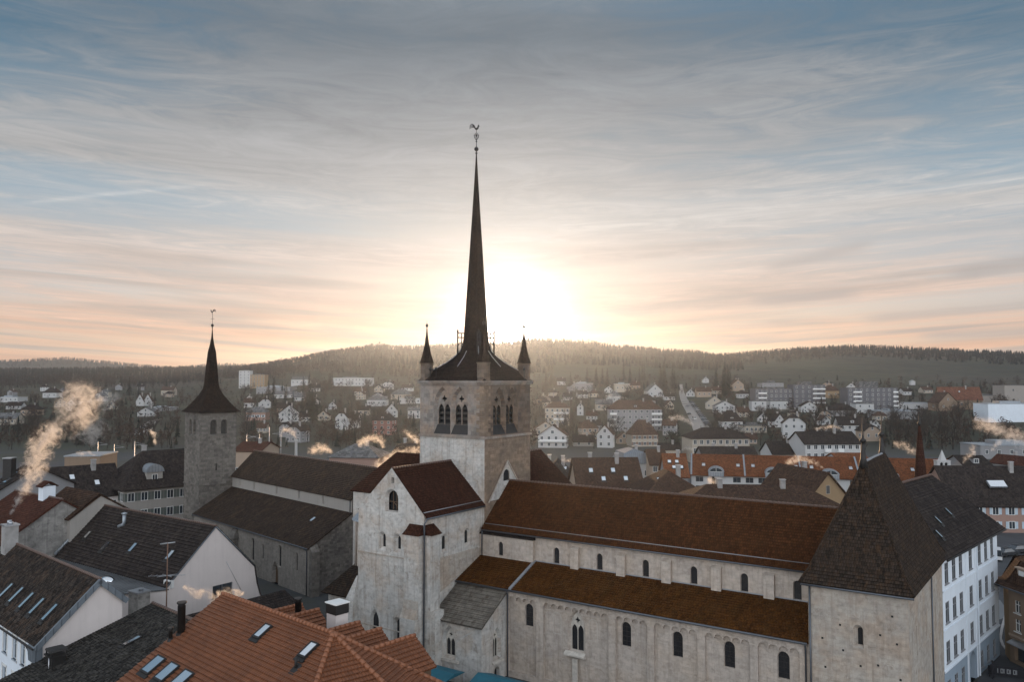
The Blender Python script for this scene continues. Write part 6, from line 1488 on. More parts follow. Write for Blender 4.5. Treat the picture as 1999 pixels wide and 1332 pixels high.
# --- the hillside, left of the crossing tower
H('tower_block', 'tall pale block beside the ochre wing, on the skyline right of the church spire', bl, 466, 488, 758, 724, 722, 'flat', 'white_wall', 'far_grey', 6, 3, 0, group=g1, chim=0)
H('ochre_block', 'ochre block joined to the right of the tall pale block', bl, 488, 517, 758, 732, 730, 'flat', 'ochre_wall', 'far_grey', 5, 5, 0, group=g1, chim=0)
H('long_white_school', 'long white two-storey building on the slope below the wood', 'school', 646, 726, 754, 738, 735, 'flat', 'white_wall', 'far_grey', 2, 12, -2, d=14, group=g1, chim=0)
H('low_white_house', 'low white house left of the long white building', hs, 568, 601, 753, 741, 736, 'gs', 'white_wall', 'far_grey', 1, 4, 0, group=g1)
H('long_low_hall', 'long low grey hall right of the ochre block', 'hall', 500, 566, 768, 757, 753, 'flat', 'grey_wall', 'zinc', 1, 6, 0, group=g1, chim=0)
H('round_gable_house', 'tall white house with rounded gable, centre of the slope left of the tower', hs, 654, 682, 840, 815, 801, 'clip', 'white_wall', 'far_dark', 2, 2, -10, group=g1)
H('white_wing_house', 'white house with dark roof, attached right of the rounded gable', hs, 676, 701, 836, 818, 806, 'gs', 'white_wall', 'far_dark', 2, 2, -10, group=g1)
H('red_house', 'faded red house with pale windows and round dormer, left of the tower', hs, 726, 770, 850, 821, 805, 'hip', 'rose_wall', 'far_dark', 3, 3, -10, group=g1, dorm=1)
H('white_villa', 'white villa with low roof, between rounded gable and tower', hs, 716, 754, 794, 781, 773, 'hip', 'white_wall', 'far_grey', 1, 4, 0, group=g1)
H('hip_villa', 'beige hipped villa behind the white villa', hs, 763, 800, 780, 770, 760, 'hip', 'cream_wall', 'far_grey', 1, 3, 0, group=g1)
H('edge_house', 'white flat house touching the left edge of the crossing tower', hs, 776, 822, 789, 779, 775, 'flat', 'white_wall', 'zinc', 1, 4, 0, group=g1, chim=0)
H('edge_house', 'small white house just left of the belfry window sill', hs, 796, 822, 818, 801, 795, 'gs', 'white_wall', 'far_grey', 2, 2, 0, group=g1)
H('pink_house', 'pale house with pinkish flat front, right of the square church tower', hs, 480, 518, 822, 805, 795, 'hip', 'pink_wall', 'far_grey', 1, 4, 0, group=g1, shutter='shutter_blue')
H('white_gable_villa', 'white house with steep gables and smoke, right of the pinkish house', hs, 538, 582, 824, 806, 791, 'gf', 'white_wall', 'far_dark', 2, 3, 18, group=g1)
H('low_pale_roof', 'pale low roof left of the dark spruce clump', hs, 534, 574, 778, 770, 764, 'gs', 'white_wall', 'far_grey', 1, 4, 0, group=g1)
H('small_white_house', 'small white gabled house right of the dark spruce clump', hs, 604, 622, 790, 782, 774, 'gf', 'white_wall', 'far_dark', 1, 1, 0, group=g1)
H('narrow_house', 'narrow pale house left above the faded red house', hs, 699, 720, 812, 800, 792, 'gs', 'cream_wall', 'far_dark', 1, 2, 0, group=g1)
H('corner_villa', 'white villa with dark gable right above the faded red house', hs, 748, 776, 816, 802, 788, 'gf', 'white_wall', 'far_dark', 2, 2, 14, group=g1)
H('flat_white_house', 'flat white house at the far left edge of the slope', hs, -10, 34, 786, 776, 773, 'flat', 'white_wall', 'zinc', 1, 5, 0, group=g1, chim=0)
H('left_villa', 'white villa with grey hipped roof, above the big smoke plume at left', hs, 83, 110, 777, 767, 757, 'hip', 'white_wall', 'far_dark', 1, 3, 0, group=g1)
H('twin_gable_house', 'white house with sharp dark gable, left one of a pair beside the smoke', hs, 264, 280, 793, 783, 769, 'gf', 'white_wall', 'far_brown', 1, 1, 8, group=g1)
H('twin_gable_house', 'white house with sharp dark gable, right one of a pair beside the smoke', hs, 279, 296, 793, 783, 769, 'gf', 'white_wall', 'far_brown', 1, 1, 8, group=g1)
H('crow_step_house', 'pale house with stepped gable above the pair of sharp gables', hs, 314, 338, 773, 762, 755, 'gs', 'cream_wall', 'far_brown', 1, 3, 0, group=g1)
H('low_flat_hall', 'low flat pale hall under the pair of sharp gables', 'hall', 290, 334, 803, 796, 793, 'flat', 'grey_wall', 'zinc', 1, 5, 0, group=g1, chim=0)
H('bungalow', 'white bungalow below the pair of sharp gables', hs, 268, 300, 814, 804, 796, 'gf', 'white_wall', 'far_grey', 1, 3, 0, group=g1)
H('left_edge_house', 'small cream house low at the left edge of the slope', hs, -8, 30, 830, 817, 807, 'gs', 'cream_wall', 'far_grey', 1, 3, 0, group=g1)
H('left_slope_house', 'dim hipped house between left edge and the upper smoke cloud', hs, 40, 72, 812, 800, 790, 'hip', 'beige_wall', 'far_dark', 1, 3, 0, group=g1)

# --- small look-alike houses between the trees
g2 = 'small houses half hidden among the trees'
for i, (a, b, yb, ye, yr, ty, wm, rm, fl, co) in enumerate((
    (1076, 1092, 806, 797, 790, 'gf', 'cream_wall', 'far_dark', 1, 2), (1146, 1166, 822, 811, 803, 'gs', 'white_wall', 'far_brown', 1, 3), (1100, 1118, 782, 774, 767, 'gs', 'white_wall', 'far_dark', 1, 2), (1150, 1170, 776, 768, 762, 'hip', 'cream_wall', 'far_brown', 1, 3),
    (1180, 1198, 768, 760, 754, 'gf', 'white_wall', 'far_dark', 1, 2), (1230, 1250, 760, 752, 746, 'gs', 'beige_wall', 'far_brown', 1, 2), (1298, 1316, 800, 790, 782, 'gf', 'cream_wall', 'far_brown', 1, 2), (1296, 1318, 782, 774, 768, 'gs', 'white_wall', 'far_dark', 1, 3),
    (1340, 1358, 775, 767, 760, 'gf', 'white_wall', 'far_dark', 1, 2), (1392, 1410, 770, 762, 755, 'gs', 'cream_wall', 'far_brown', 1, 2), (1440, 1462, 778, 769, 762, 'hip', 'white_wall', 'far_dark', 1, 3), (1440, 1464, 815, 804, 795, 'gs', 'cream_wall', 'far_brown', 2, 3),
    (1480, 1500, 825, 815, 807, 'gf', 'white_wall', 'far_dark', 1, 2), (1455, 1478, 868, 856, 846, 'gs', 'beige_wall', 'far_brown', 1, 3), (1600, 1622, 830, 820, 811, 'gf', 'white_wall', 'far_brown', 1, 2), (1585, 1604, 860, 849, 840, 'gs', 'cream_wall', 'far_dark', 1, 2),
    (1700, 1722, 840, 829, 820, 'gf', 'white_wall', 'far_dark', 1, 2), (1710, 1732, 822, 812, 804, 'hip', 'cream_wall', 'far_brown', 1, 2), (1760, 1784, 772, 764, 758, 'gs', 'white_wall', 'far_dark', 1, 3), (1800, 1822, 768, 761, 755, 'gs', 'cream_wall', 'far_brown', 1, 3),
    (1540, 1562, 815, 806, 799, 'hip', 'cream_wall', 'far_dark', 1, 2), (620, 642, 822, 811, 802, 'gf', 'cream_wall', 'far_brown', 1, 2), (600, 624, 765, 757, 750, 'gs', 'white_wall', 'far_dark', 1, 3), (690, 712, 772, 764, 757, 'gs', 'white_wall', 'far_brown', 1, 3),
    (730, 750, 766, 758, 752, 'gf', 'cream_wall', 'far_dark', 1, 2), (784, 806, 764, 757, 751, 'gs', 'white_wall', 'far_dark', 1, 3), (584, 604, 824, 813, 805, 'gs', 'white_wall', 'far_dark', 1, 2), (640, 656, 800, 791, 784, 'gf', 'white_wall', 'far_dark', 1, 1),
    (500, 522, 846, 834, 825, 'gs', 'cream_wall', 'far_brown', 1, 3), (150, 172, 792, 783, 776, 'gs', 'white_wall', 'far_dark', 1, 3), (206, 226, 800, 790, 782, 'gf', 'cream_wall', 'far_brown', 1, 2), (10, 40, 800, 792, 785, 'gs', 'white_wall', 'far_dark', 1, 3))):
    H('small_house', 'small pale house half hidden among the trees of the slope', hs, a, b, yb, ye, yr, ty, wm, rm, fl, co, (-10, 0, 12, 6)[i % 4], group=g2)

def fill_slope():
    rnd = random.Random(77); n = tries = 0; taken = [(h.location.x, h.location.y) for h in HS]
    while n < 44 and tries < 900:
        tries += 1
        px = rnd.choice((rnd.uniform(1050, 1310), rnd.uniform(1400, 1740), rnd.uniform(475, 800), rnd.uniform(0, 330))); py = rnd.uniform(758, 868)
        if px < 350 and py > 810: continue
        p = on_ground(px, py, 250); w = rnd.uniform(8, 12) * FPX / p.y; sc = FPX / p.y
        if p.y < 330 or any((p.x - x) ** 2 + (p.y - y) ** 2 < 20 ** 2 for x, y in taken): continue
        if any(y > p.y and y - p.y < 60 and abs(p.x - x * p.y / y) < 9 for x, y in taken): continue
        if abs(px - (1326 + (py - 757) * .5)) < 34: continue
        he, hr = rnd.uniform(3.6, 6.0), rnd.uniform(2.4, 4.0)
        H('small_house', 'small pale house half hidden among the trees of the slope', hs, px - w / 2, px + w / 2, py, py - he * sc, py - (he + hr) * sc, rnd.choice(('gf', 'gs', 'hip', 'clip')), rnd.choice(('white_wall', 'cream_wall', 'beige_wall', 'grey_wall')), rnd.choice(('far_dark', 'far_brown', 'far_dark', 'far_grey')), rnd.choice((1, 2)), rnd.choice((2, 3)), rnd.choice((-24, -14, 0, 14, 26)), group=g2)
        taken.append((p.x, p.y)); n += 1
fill_slope()

# ------------------------------------------------------------------ trees
def tree_meshes():
    protos = {}
    rnd = random.Random(11)
    def finish_mesh(mb, name, mat):
        o = mb.build(name, mat); me = o.data; bpy.data.objects.remove(o); return me
    for v in range(4):                                   # bare broadleaved trees, about 10 m
        tr, cr = MB(), MB()
        def limb(p, d, L, r, lev):
            q = p + d * L
            mid = p.lerp(q, .5) + Vector((rnd.uniform(-1, 1), rnd.uniform(-1, 1), 0)) * L * .05
            (tr if lev < 2 else cr).tube([p, mid, q], [r, r * .85, r * .62], 5 if lev < 2 else 3, 0, False, False)
            if lev >= 4:
                for _ in range(3):
                    a = q; b = a + (d * .6 + Vector((rnd.uniform(-1, 1), rnd.uniform(-1, 1), rnd.uniform(-.3, 1)))).normalized() * rnd.uniform(.5, 1.0)
                    w = Vector((rnd.uniform(-1, 1), rnd.uniform(-1, 1), rnd.uniform(-1, 1))).normalized() * .035
                    cr.face([a - w, a + w, b])
                return
            n = 3 if lev else 5
            for i in range(n):
                az = rnd.uniform(0, 6.28); sp = rnd.uniform(.35, .75) if lev else rnd.uniform(.45, .8)
                nd = (d * math.cos(sp) + Vector((math.cos(az), math.sin(az), .25)) * math.sin(sp)).normalized()
                base = p.lerp(q, rnd.uniform(.55, 1.0)) if i else q
                limb(base, nd, L * rnd.uniform(.58, .78), r * .58, lev + 1)
        limb(Vector((0, 0, -.6)), Vector((rnd.uniform(-.05, .05), rnd.uniform(-.05, .05), 1)).normalized(), 3.6, .2, 0)
        protos['bare%d' % v] = (finish_mesh(tr, 'trunk', 'bark'), finish_mesh(cr, 'crown', 'twigs_red' if v == 3 else 'twigs'))
    for v in range(3):                                   # spruces, about 12 m
        tr, cr = MB(), MB(); tr.tube([(0, 0, -.6), (0, 0, 11.5)], [.22, .03], 6, 0, False)
        lean = rnd.uniform(.85, 1.15)
        for k in range(17):
            z = 1.2 + k * .64; R_ = (2.7 * (1 - k / 17.5) ** .85 + .12) * lean
            for j in range(11):
                a = rnd.uniform(0, 6.28); r = R_ * rnd.uniform(.65, 1.12); d = Vector((math.cos(a), math.sin(a), 0)); w = Vector((-d.y, d.x, 0)) * r * .2
                t0 = Vector((0, 0, z + rnd.uniform(0, .35))); t1 = t0 + d * r + Vector((0, 0, -r * .38))
                cr.face([t0 + Vector((0, 0, .25)), t0 + d * r * .55 - w + Vector((0, 0, -r * .12)), t1, t0 + d * r * .55 + w + Vector((0, 0, -r * .12))])
        cr.face([(-.12, 0, 11.3), (.12, 0, 11.3), (0, 0, 12.4)]); cr.face([(0, -.12, 11.3), (0, .12, 11.3), (0, 0, 12.4)])
        protos['spruce%d' % v] = (finish_mesh(tr, 'trunk', 'bark'), finish_mesh(cr, 'crown', 'needles'))
    for v in range(2):                                   # round evergreens, about 7 m
        tr, cr = MB(), MB(); tr.tube([(0, 0, -.5), (.1, 0, 3.0)], [.18, .1], 6, 0, False)
        for k in range(5): tr.tube([(0, 0, 1.4), (rnd.uniform(-2, 2), rnd.uniform(-2, 2), rnd.uniform(3, 5))], [.08, .03], 4, 0, False)
        blobs = [(Vector((rnd.uniform(-1.7, 1.7), rnd.uniform(-1.7, 1.7), rnd.uniform(1.8, 5.4))), rnd.uniform(.9, 1.7)) for _ in range(9)]
        for c, r in blobs:
            for _ in range(70):
                d = Vector((rnd.gauss(0, 1), rnd.gauss(0, 1), rnd.gauss(0, 1))).normalized(); p = c + d * r * rnd.uniform(.6, 1.05)
                a = Vector((rnd.gauss(0, 1), rnd.gauss(0, 1), rnd.gauss(0, 1))).normalized() * .26; b = a.cross(d).normalized() * .2
                cr.face([p - a, p + b, p + a, p - b])
        protos['evergreen%d' % v] = (finish_mesh(tr, 'trunk', 'bark'), finish_mesh(cr, 'crown', 'evergreen'))
    return protos
TM = tree_meshes()
HRECT = []
for h in HS:
    c = h.location; HRECT.append((c.x, c.y, max(8.0, (h.children[0].dimensions.x + h.children[0].dimensions.y) * .42)))
def clear_spot(X, Y, marg=2.0):
    for hx, hy, hr in HRECT:
        if (X - hx) ** 2 + (Y - hy) ** 2 < (hr + marg) ** 2: return False
        # keep the sight line from the camera to a house front open
        if Y < hy and hy - Y < 45 and abs(X - hx * Y / hy) < hr * .55: return False
    u0, u1 = (1326 - CX) / FPX, (1386 - CX) / FPX
    if 330 < Y < 720 and u0 - .006 < X / Y < u1 + .004: return False
    return True
def plant(kind, label, group, px0, px1, py0, py1, n, s0, s1, seed, cat='tree'):
    rnd = random.Random(seed); placed = 0; tries = 0
    vs = [k for k in TM if k.startswith(kind)]
    while placed < n and tries < n * 14:
        tries += 1
        p = on_ground(rnd.uniform(px0, px1), rnd.uniform(py0, py1))
        if not clear_spot(p.x, p.y): continue
        v = rnd.choice(vs); s = rnd.uniform(s0, s1)
        t = thing({'bare': 'bare_tree', 'spruce': 'spruce_tree', 'evergreen': 'evergreen_tree'}[kind], label, cat, p, rnd.uniform(0, 6.28), group)
        t.scale = (s * rnd.uniform(.85, 1.15), s * rnd.uniform(.85, 1.15), s)
        for nm, me in zip(('trunk', 'crown'), TM[v]):
            o = bpy.data.objects.new(nm, me); COL.objects.link(o); o.parent = t
        placed += 1
plant('spruce', 'dark spruce in the clump left of the belfry, between two white houses', 'spruces left of the belfry', 570, 622, 800, 838, 9, 1.2, 1.8, 1)
plant('spruce', 'dark spruce on the slope below the tall pale block', 'spruces below the pale block', 480, 560, 768, 800, 6, 1.1, 1.6, 2)
plant('spruce', 'dark spruce near the wood edge between long white school and hall', 'spruces by the school', 590, 650, 752, 772, 6, 1.2, 1.7, 3)
plant('spruce', 'tall spruce at the top of the bright road', 'spruces at the road top', 1286, 1322, 752, 768, 7, 1.6, 2.2, 4)
plant('spruce', 'big dark spruce in the clump right of the bright road', 'spruces right of the road', 1398, 1434, 758, 776, 9, 1.6, 2.3, 5)
plant('spruce', 'spruce in the row just right of the tower, under the wood', 'spruces right of the tower', 1060, 1190, 744, 758, 9, 1.2, 1.8, 6)
plant('spruce', 'spruce above the grey apartment block', 'spruces above the grey block', 1215, 1262, 742, 756, 6, 1.5, 2.0, 7)
plant('spruce', 'spruce in the dim grove left of the church spire', 'spruces in the left grove', 60, 350, 745, 775, 12, 1.2, 1.8, 8)
plant('spruce', 'spruce by the silo tower at right', 'spruces by the silo', 1860, 1950, 762, 772, 5, .7, 1.0, 9)
plant('evergreen', 'rounded dark evergreen below the road, behind the smoke', 'evergreens below the road', 1304, 1340, 842, 872, 6, 1.0, 1.6, 10)
plant('evergreen', 'rounded evergreen on the slope between the houses right of the road', 'evergreens right of the road', 1450, 1700, 800, 860, 14, .6, 1.0, 11)
plant('evergreen', 'rounded evergreen among the houses left of the road', 'evergreens left of the road', 1050, 1300, 780, 870, 12, .6, 1.1, 12)
plant('evergreen', 'rounded evergreen on the slope left of the crossing tower', 'evergreens left of the tower', 470, 800, 770, 845, 12, .6, 1.1, 13)
plant('bare', 'bare tree in the dim grove on the left skyline', 'bare trees on the left skyline', -30, 350, 738, 764, 34, 1.5, 2.1, 14)
plant('bare', 'bare tree low on the left slope around the smoke', 'bare trees on the left slope', -30, 350, 780, 870, 34, 1.1, 1.7, 15)
plant('bare', 'bare tree between the houses left of the crossing tower', 'bare trees left of the tower', 465, 815, 758, 860, 36, 1.1, 1.7, 16)
plant('bare', 'bare tree between the houses from the tower to the road', 'bare trees right of the tower', 1045, 1320, 758, 880, 36, 1.0, 1.6, 17)
plant('bare', 'bare tree among the houses right of the road', 'bare trees right of the road', 1390, 1720, 775, 880, 34, 0.9, 1.5, 18)
plant('bare', 'bare tree in the brown thicket below the red barn', 'trees of the brown thicket', 1735, 1890, 822, 892, 26, 1.1, 1.7, 19)
plant('bare', 'bare tree at the far right slope by the factory', 'bare trees by the factory', 1850, 1999, 752, 835, 16, 0.9, 1.5, 20)

def merged(name, templates, spots, mats, label=None):
    """one mesh of very many small trees: spots = (x, y, z, scale, template)"""
    V, F, M = [], [], []; base = 0
    rng = np.random.default_rng(5)
    for (x, y, z, s, k) in spots:
        tv, tf, tm = templates[k]; a = rng.uniform(0, 6.28); c, sn = math.cos(a), math.sin(a)
        j = tv * np.array([s * rng.uniform(.8, 1.2), s * rng.uniform(.8, 1.2), s])
        w = np.stack([x + j[:, 0] * c - j[:, 1] * sn, y + j[:, 0] * sn + j[:, 1] * c, z + j[:, 2]], 1)
        V.append(w); F += [tuple(i + base for i in f) for f in tf]; M += tm; base += len(tv)
    me = bpy.data.meshes.new(name); me.from_pydata(np.concatenate(V).tolist(), [], F)
    for m in mats: me.materials.append(MATS[m])
    me.polygons.foreach_set('material_index', M)
    o = bpy.data.objects.new(name, me); COL.objects.link(o); o['kind'] = 'stuff'
    if label: o['label'] = label
    return o
def tiny(kind, seed):
    rnd = random.Random(seed); v, f, m = [], [], []
    def add(pts, mi):
        b = len(v); v.extend(pts); f.append(tuple(range(b, b + len(pts)))); m.append(mi)
    if kind == 'c':
        for k in range(6):
            z = .12 + k * .15; r = .20 * (1 - k / 6.6)
            for j in range(5):
                a = rnd.uniform(0, 6.28); q = r * rnd.uniform(.7, 1.25); da = .75
                add([(0, 0, z + .19), (q * math.cos(a - da), q * math.sin(a - da), z - .03), (q * 1.1 * math.cos(a), q * 1.1 * math.sin(a), z - .07), (q * math.cos(a + da), q * math.sin(a + da), z - .03)], 1)
        add([(-.012, 0, -.1), (.012, 0, -.1), (0, 0, 1)], 0)
    else:
        for a in (0, 1.57):
            dx, dy = .02 * math.cos(a), .02 * math.sin(a); add([(-dx, -dy, -.1), (dx, dy, -.1), (dx * .5, dy * .5, .75), (-dx * .5, -dy * .5, .75)], 0)
        for k in range(34):
            p = np.array([rnd.gauss(0, .13), rnd.gauss(0, .13), rnd.uniform(.38, 1.0)]); p[:2] *= 1.25 - abs(p[2] - .62) * 1.6
            d = np.array([rnd.uniform(-1, 1), rnd.uniform(-1, 1), rnd.uniform(.2, 1.4)]); d /= np.linalg.norm(d); w = np.cross(d, [rnd.uniform(-1, 1), rnd.uniform(-1, 1), .1]); w /= np.linalg.norm(w)
            L, W = rnd.uniform(.09, .16), rnd.uniform(.012, .04)
            add([tuple(p - d * L), tuple(p + w * W), tuple(p + d * L), tuple(p - w * W)], 2)
    return np.array(v), f, m
TT = [tiny('c', 1), tiny('c', 2), tiny('b', 3), tiny('b', 4), tiny('b', 5)]
def forest():
    rnd = random.Random(21); sp = []
    n = 0
    while n < 9000:
        Y = rnd.uniform(1080, 2080); u = rnd.uniform(-.72, .72); X = u * Y; px = CX + FPX * u
        edge = 1130 + 60 * math.sin(X * .01) + 40 * math.sin(X * .023)
        if px > 1450: edge = 1430 + 50 * math.sin(X * .012)
        elif px > 1080: edge = 1270 + 50 * math.sin(X * .012)
        if Y < edge: continue
        n += 1
        con = (math.sin(X * .006 + 1) + math.sin(Y * .011 + X * .003) + rnd.uniform(-1, 1)) > (0.1 if px < 1480 else -.6)
        sp.append((X, Y, gz(X, Y), rnd.uniform(8, 13) * (1.08 if con else 1.0), rnd.choice((0, 1) if con else (2, 3, 4))))
    # trees standing along the very crest
    for i in range(900):
        u = -.70 + 1.42 * i / 900 + rnd.uniform(-.001, .001); px = CX + FPX * u; Y = rnd.uniform(1875, 1935); X = u * Y
        bare = (1115 < px < 1340) or (1385 < px < 1480) or (px < 900 and rnd.random() < .6)
        if 1360 < px < 1395: continue
        s = rnd.uniform(9, 17) * (.75 if px < 480 else 1) * (.82 + .3 * math.sin(px * .045) * math.sin(px * .017 + 1)); sp.append((X, Y, gz(X, Y), s * (1.05 if bare else .95), rnd.choice((2, 3, 4)) if bare and rnd.random() < .85 else rnd.choice((0, 1))))
    merged('forest', TT, sp, ['bark', 'needles', 'twigs'], 'mixed winter forest covering the far hills')
    sp = []
    for i in range(1500):
        Y = rnd.uniform(3350, 3760); u = rnd.uniform(-.72, -.28); X = u * Y; sp.append((X, Y, gz(X, Y), rnd.uniform(9, 15), rnd.choice((0, 0, 1, 2, 3))))
    merged('far_forest', TT, sp, ['bark', 'needles', 'twigs'], 'distant forest on the low ridge at left')
forest()
def shrubs():
    rnd = random.Random(33); sp = []; tries = 0
    while len(sp) < 3400 and tries < 30000:
        tries += 1
        px = rnd.uniform(-40, 2040); py = 742 + 138 * rnd.random() ** 1.15
        if 350 < px < 470 and py > 800: continue
        p = on_ground(px, py, 250)
        if p.y > 1150 or not clear_spot(p.x, p.y, 0): continue
        if px > 1450 and p.y > 900 and rnd.random() < .8: continue
        big = rnd.random() < .3
        sp.append((p.x, p.y, p.z, rnd.uniform(5.5, 9) if big else rnd.uniform(2.5, 5), rnd.choice((2, 3, 4, 2, 3, 0))))
    merged('shrubbery', TT, sp, ['bark', 'needles', 'twigs_red'], 'hedges, scrub and garden bushes between the hillside houses')
shrubs()

# ------------------------------------------------------------------ bright road with cars, railway masts
def road(name, edge, mat):
    L = []; 
    for (a, b) in zip(edge, edge[1:]):
        for i in range(8):
            f = i / 8; l = on_ground(a[0] + (b[0] - a[0]) * f, a[2] + (b[2] - a[2]) * f); r = on_ground(a[1] + (b[1] - a[1]) * f, a[2] + (b[2] - a[2]) * f)
            L.append((l, r))
    mb = MB()
    for (l0, r0), (l1, r1) in zip(L, L[1:]):
        row0 = [l0.lerp(r0, k / 4) for k in range(5)]; row1 = [l1.lerp(r1, k / 4) for k in range(5)]
        for q in row0 + row1: q.z = gz(q.x, q.y) + .12
        for k in range(4): mb.face([row0[k], row0[k + 1], row1[k + 1], row1[k]])
    tag(mb.build(name, mat), kind='structure')
    return L
RL = road('road', [(1356, 1392, 848), (1351, 1384, 834), (1346, 1374, 820), (1339, 1361, 804), (1332, 1350, 791), (1328, 1342, 780), (1325.5, 1336, 768), (1325, 1333, 757), (1326, 1332, 750)], 'wet_road')
road('lane', [(1606, 1622, 848), (1596, 1612, 832), (1588, 1604, 818), (1584, 1598, 808)], 'wet_road')
road('left_lane', [(246, 300, 850), (262, 296, 842), (276, 300, 832), (290, 306, 823), (306, 318, 818)], 'wet_road')
def car_mesh(paint, van=False):
    mb = MB(); h = 1.95 if van else 1.45; L = 4.6 if van else 4.2
    b = [(-L / 2, -.85), (L / 2, -.85), (L / 2, .85), (-L / 2, .85)]
    mb.hexa([q + (.3,) for q in b], [q + (.85,) for q in b], 0)
    x0, x1, x2, x3 = (-L / 2 + .05, L / 2 - 1.0, L / 2 - 1.6, -L / 2 + .2) if van else (-L / 2 + .3, L / 2 - 1.15, L / 2 - 1.85, -L / 2 + .95)
    mb.hexa([(x0, -.83, .852), (x1, -.83, .852), (x1, .83, .852), (x0, .83, .852)], [(x3, -.68, h - .06), (x2, -.68, h - .06), (x2, .68, h - .06), (x3, .68, h - .06)], 1)
    mb.box(x3, x2, -.68, .68, h - .057, h, 0)
    for x in (-L / 2 + .8, L / 2 - .85):
        for y in (-.78, .78): mb.tube([(x, y - .1, .32), (x, y + .1, .32)], .32, 10, 2, False)
    o = mb.build('parked_car', [paint, 'glass', 'rubber']); me = o.data; bpy.data.objects.remove(o); return me
CM = {p: car_mesh(p, v) for p, v in (('car_white', True), ('car_dark', False), ('car_grey', False), ('car_red', False))}
def cars():
    gp = 'cars parked along the bright road'
    rnd = random.Random(4)
    a, b = (1350, 787), (1382, 831)
    for i in range(15):
        f = i / 14; p = on_ground(a[0] + (b[0] - a[0]) * f, a[1] + (b[1] - a[1]) * f); p.z = gz(p.x, p.y) + .13
        o = bpy.data.objects.new('parked_car', CM[rnd.choice(('car_dark', 'car_grey', 'car_dark'))]); COL.objects.link(o); o.location = p; o.rotation_euler.z = R(25)
        tag(o, 'dark parked car in the slanting row along the right side of the bright road', 'car', gp)
    for px, py, m, lab in ((1354, 820, 'car_white', 'white van driving down the bright road'), (1345, 811, 'car_dark', 'dark car on the left lane of the bright road'), (1342, 795, 'car_grey', 'grey car higher up the bright road'),
                           (268, 846, 'car_white', 'white car on the small lane left of the church spire'), (283, 838, 'car_grey', 'grey car on the small lane left of the church spire')):
        p = on_ground(px, py); p.z = gz(p.x, p.y) + .13; o = bpy.data.objects.new('car', CM[m]); COL.objects.link(o); o.location = p; o.rotation_euler.z = R(100); tag(o, lab, 'car')
cars()
def masts():
    proto = None; rnd = random.Random(9)
    for i, (px, y0, y1) in enumerate(((481, 888, 848), (506, 890, 848), (525, 893, 834), (548, 894, 842), (190, 905, 862), (222, 905, 868), (262, 902, 862))):
        Y = 262 + 4 * i if px > 300 else 235; p = at_depth(px, y0, Y); p.z = 0; h = at_depth(px, y1, Y).z
        if proto is None:
            t = thing('railway_mast', 'thin steel railway mast above the parish church roof', 'mast', p, 0, 'railway masts'); mb = MB(); mb.tube([(0, 0, 0), (0, 0, h)], [.13, .10], 6); mb.build('post', 'steel', t); mb = MB(); mb.tube([(0, 0, h - 1.2), (3.0, 0, h - .9)], .05, 5); mb.tube([(0, 0, h - .3), (2.8, 0, h - .9)], .03, 5); mb.build('arm', 'steel', t); proto = t; h0 = h
        else:
            dup(proto, p, rnd.choice((0, R(180))), (1, 1, h / h0), 'thin steel railway mast above the parish church roof' if px > 300 else 'thin steel railway mast behind the houses at far left', 'railway masts' if px > 300 else 'railway masts at far left')
masts()
def street_cars():
    for px, py, m, lab, rz in ((1945, 1092, 'car_white', 'white van parked in the side street behind the white building', 60), (1966, 1086, 'car_dark', 'dark car in front of the pinkish house, right of the white van', 20), (1990, 1080, 'car_dark', 'dark car at the right edge in front of the pinkish house', 15), (1975, 1150, 'car_grey', 'grey car on the wet street beside the corner house', 70)):
        o = bpy.data.objects.new('parked_car', CM[m]); COL.objects.link(o); o.location = at_height(px, py, .02); o.rotation_euler.z = R(rz); tag(o, lab, 'car')
street_cars()

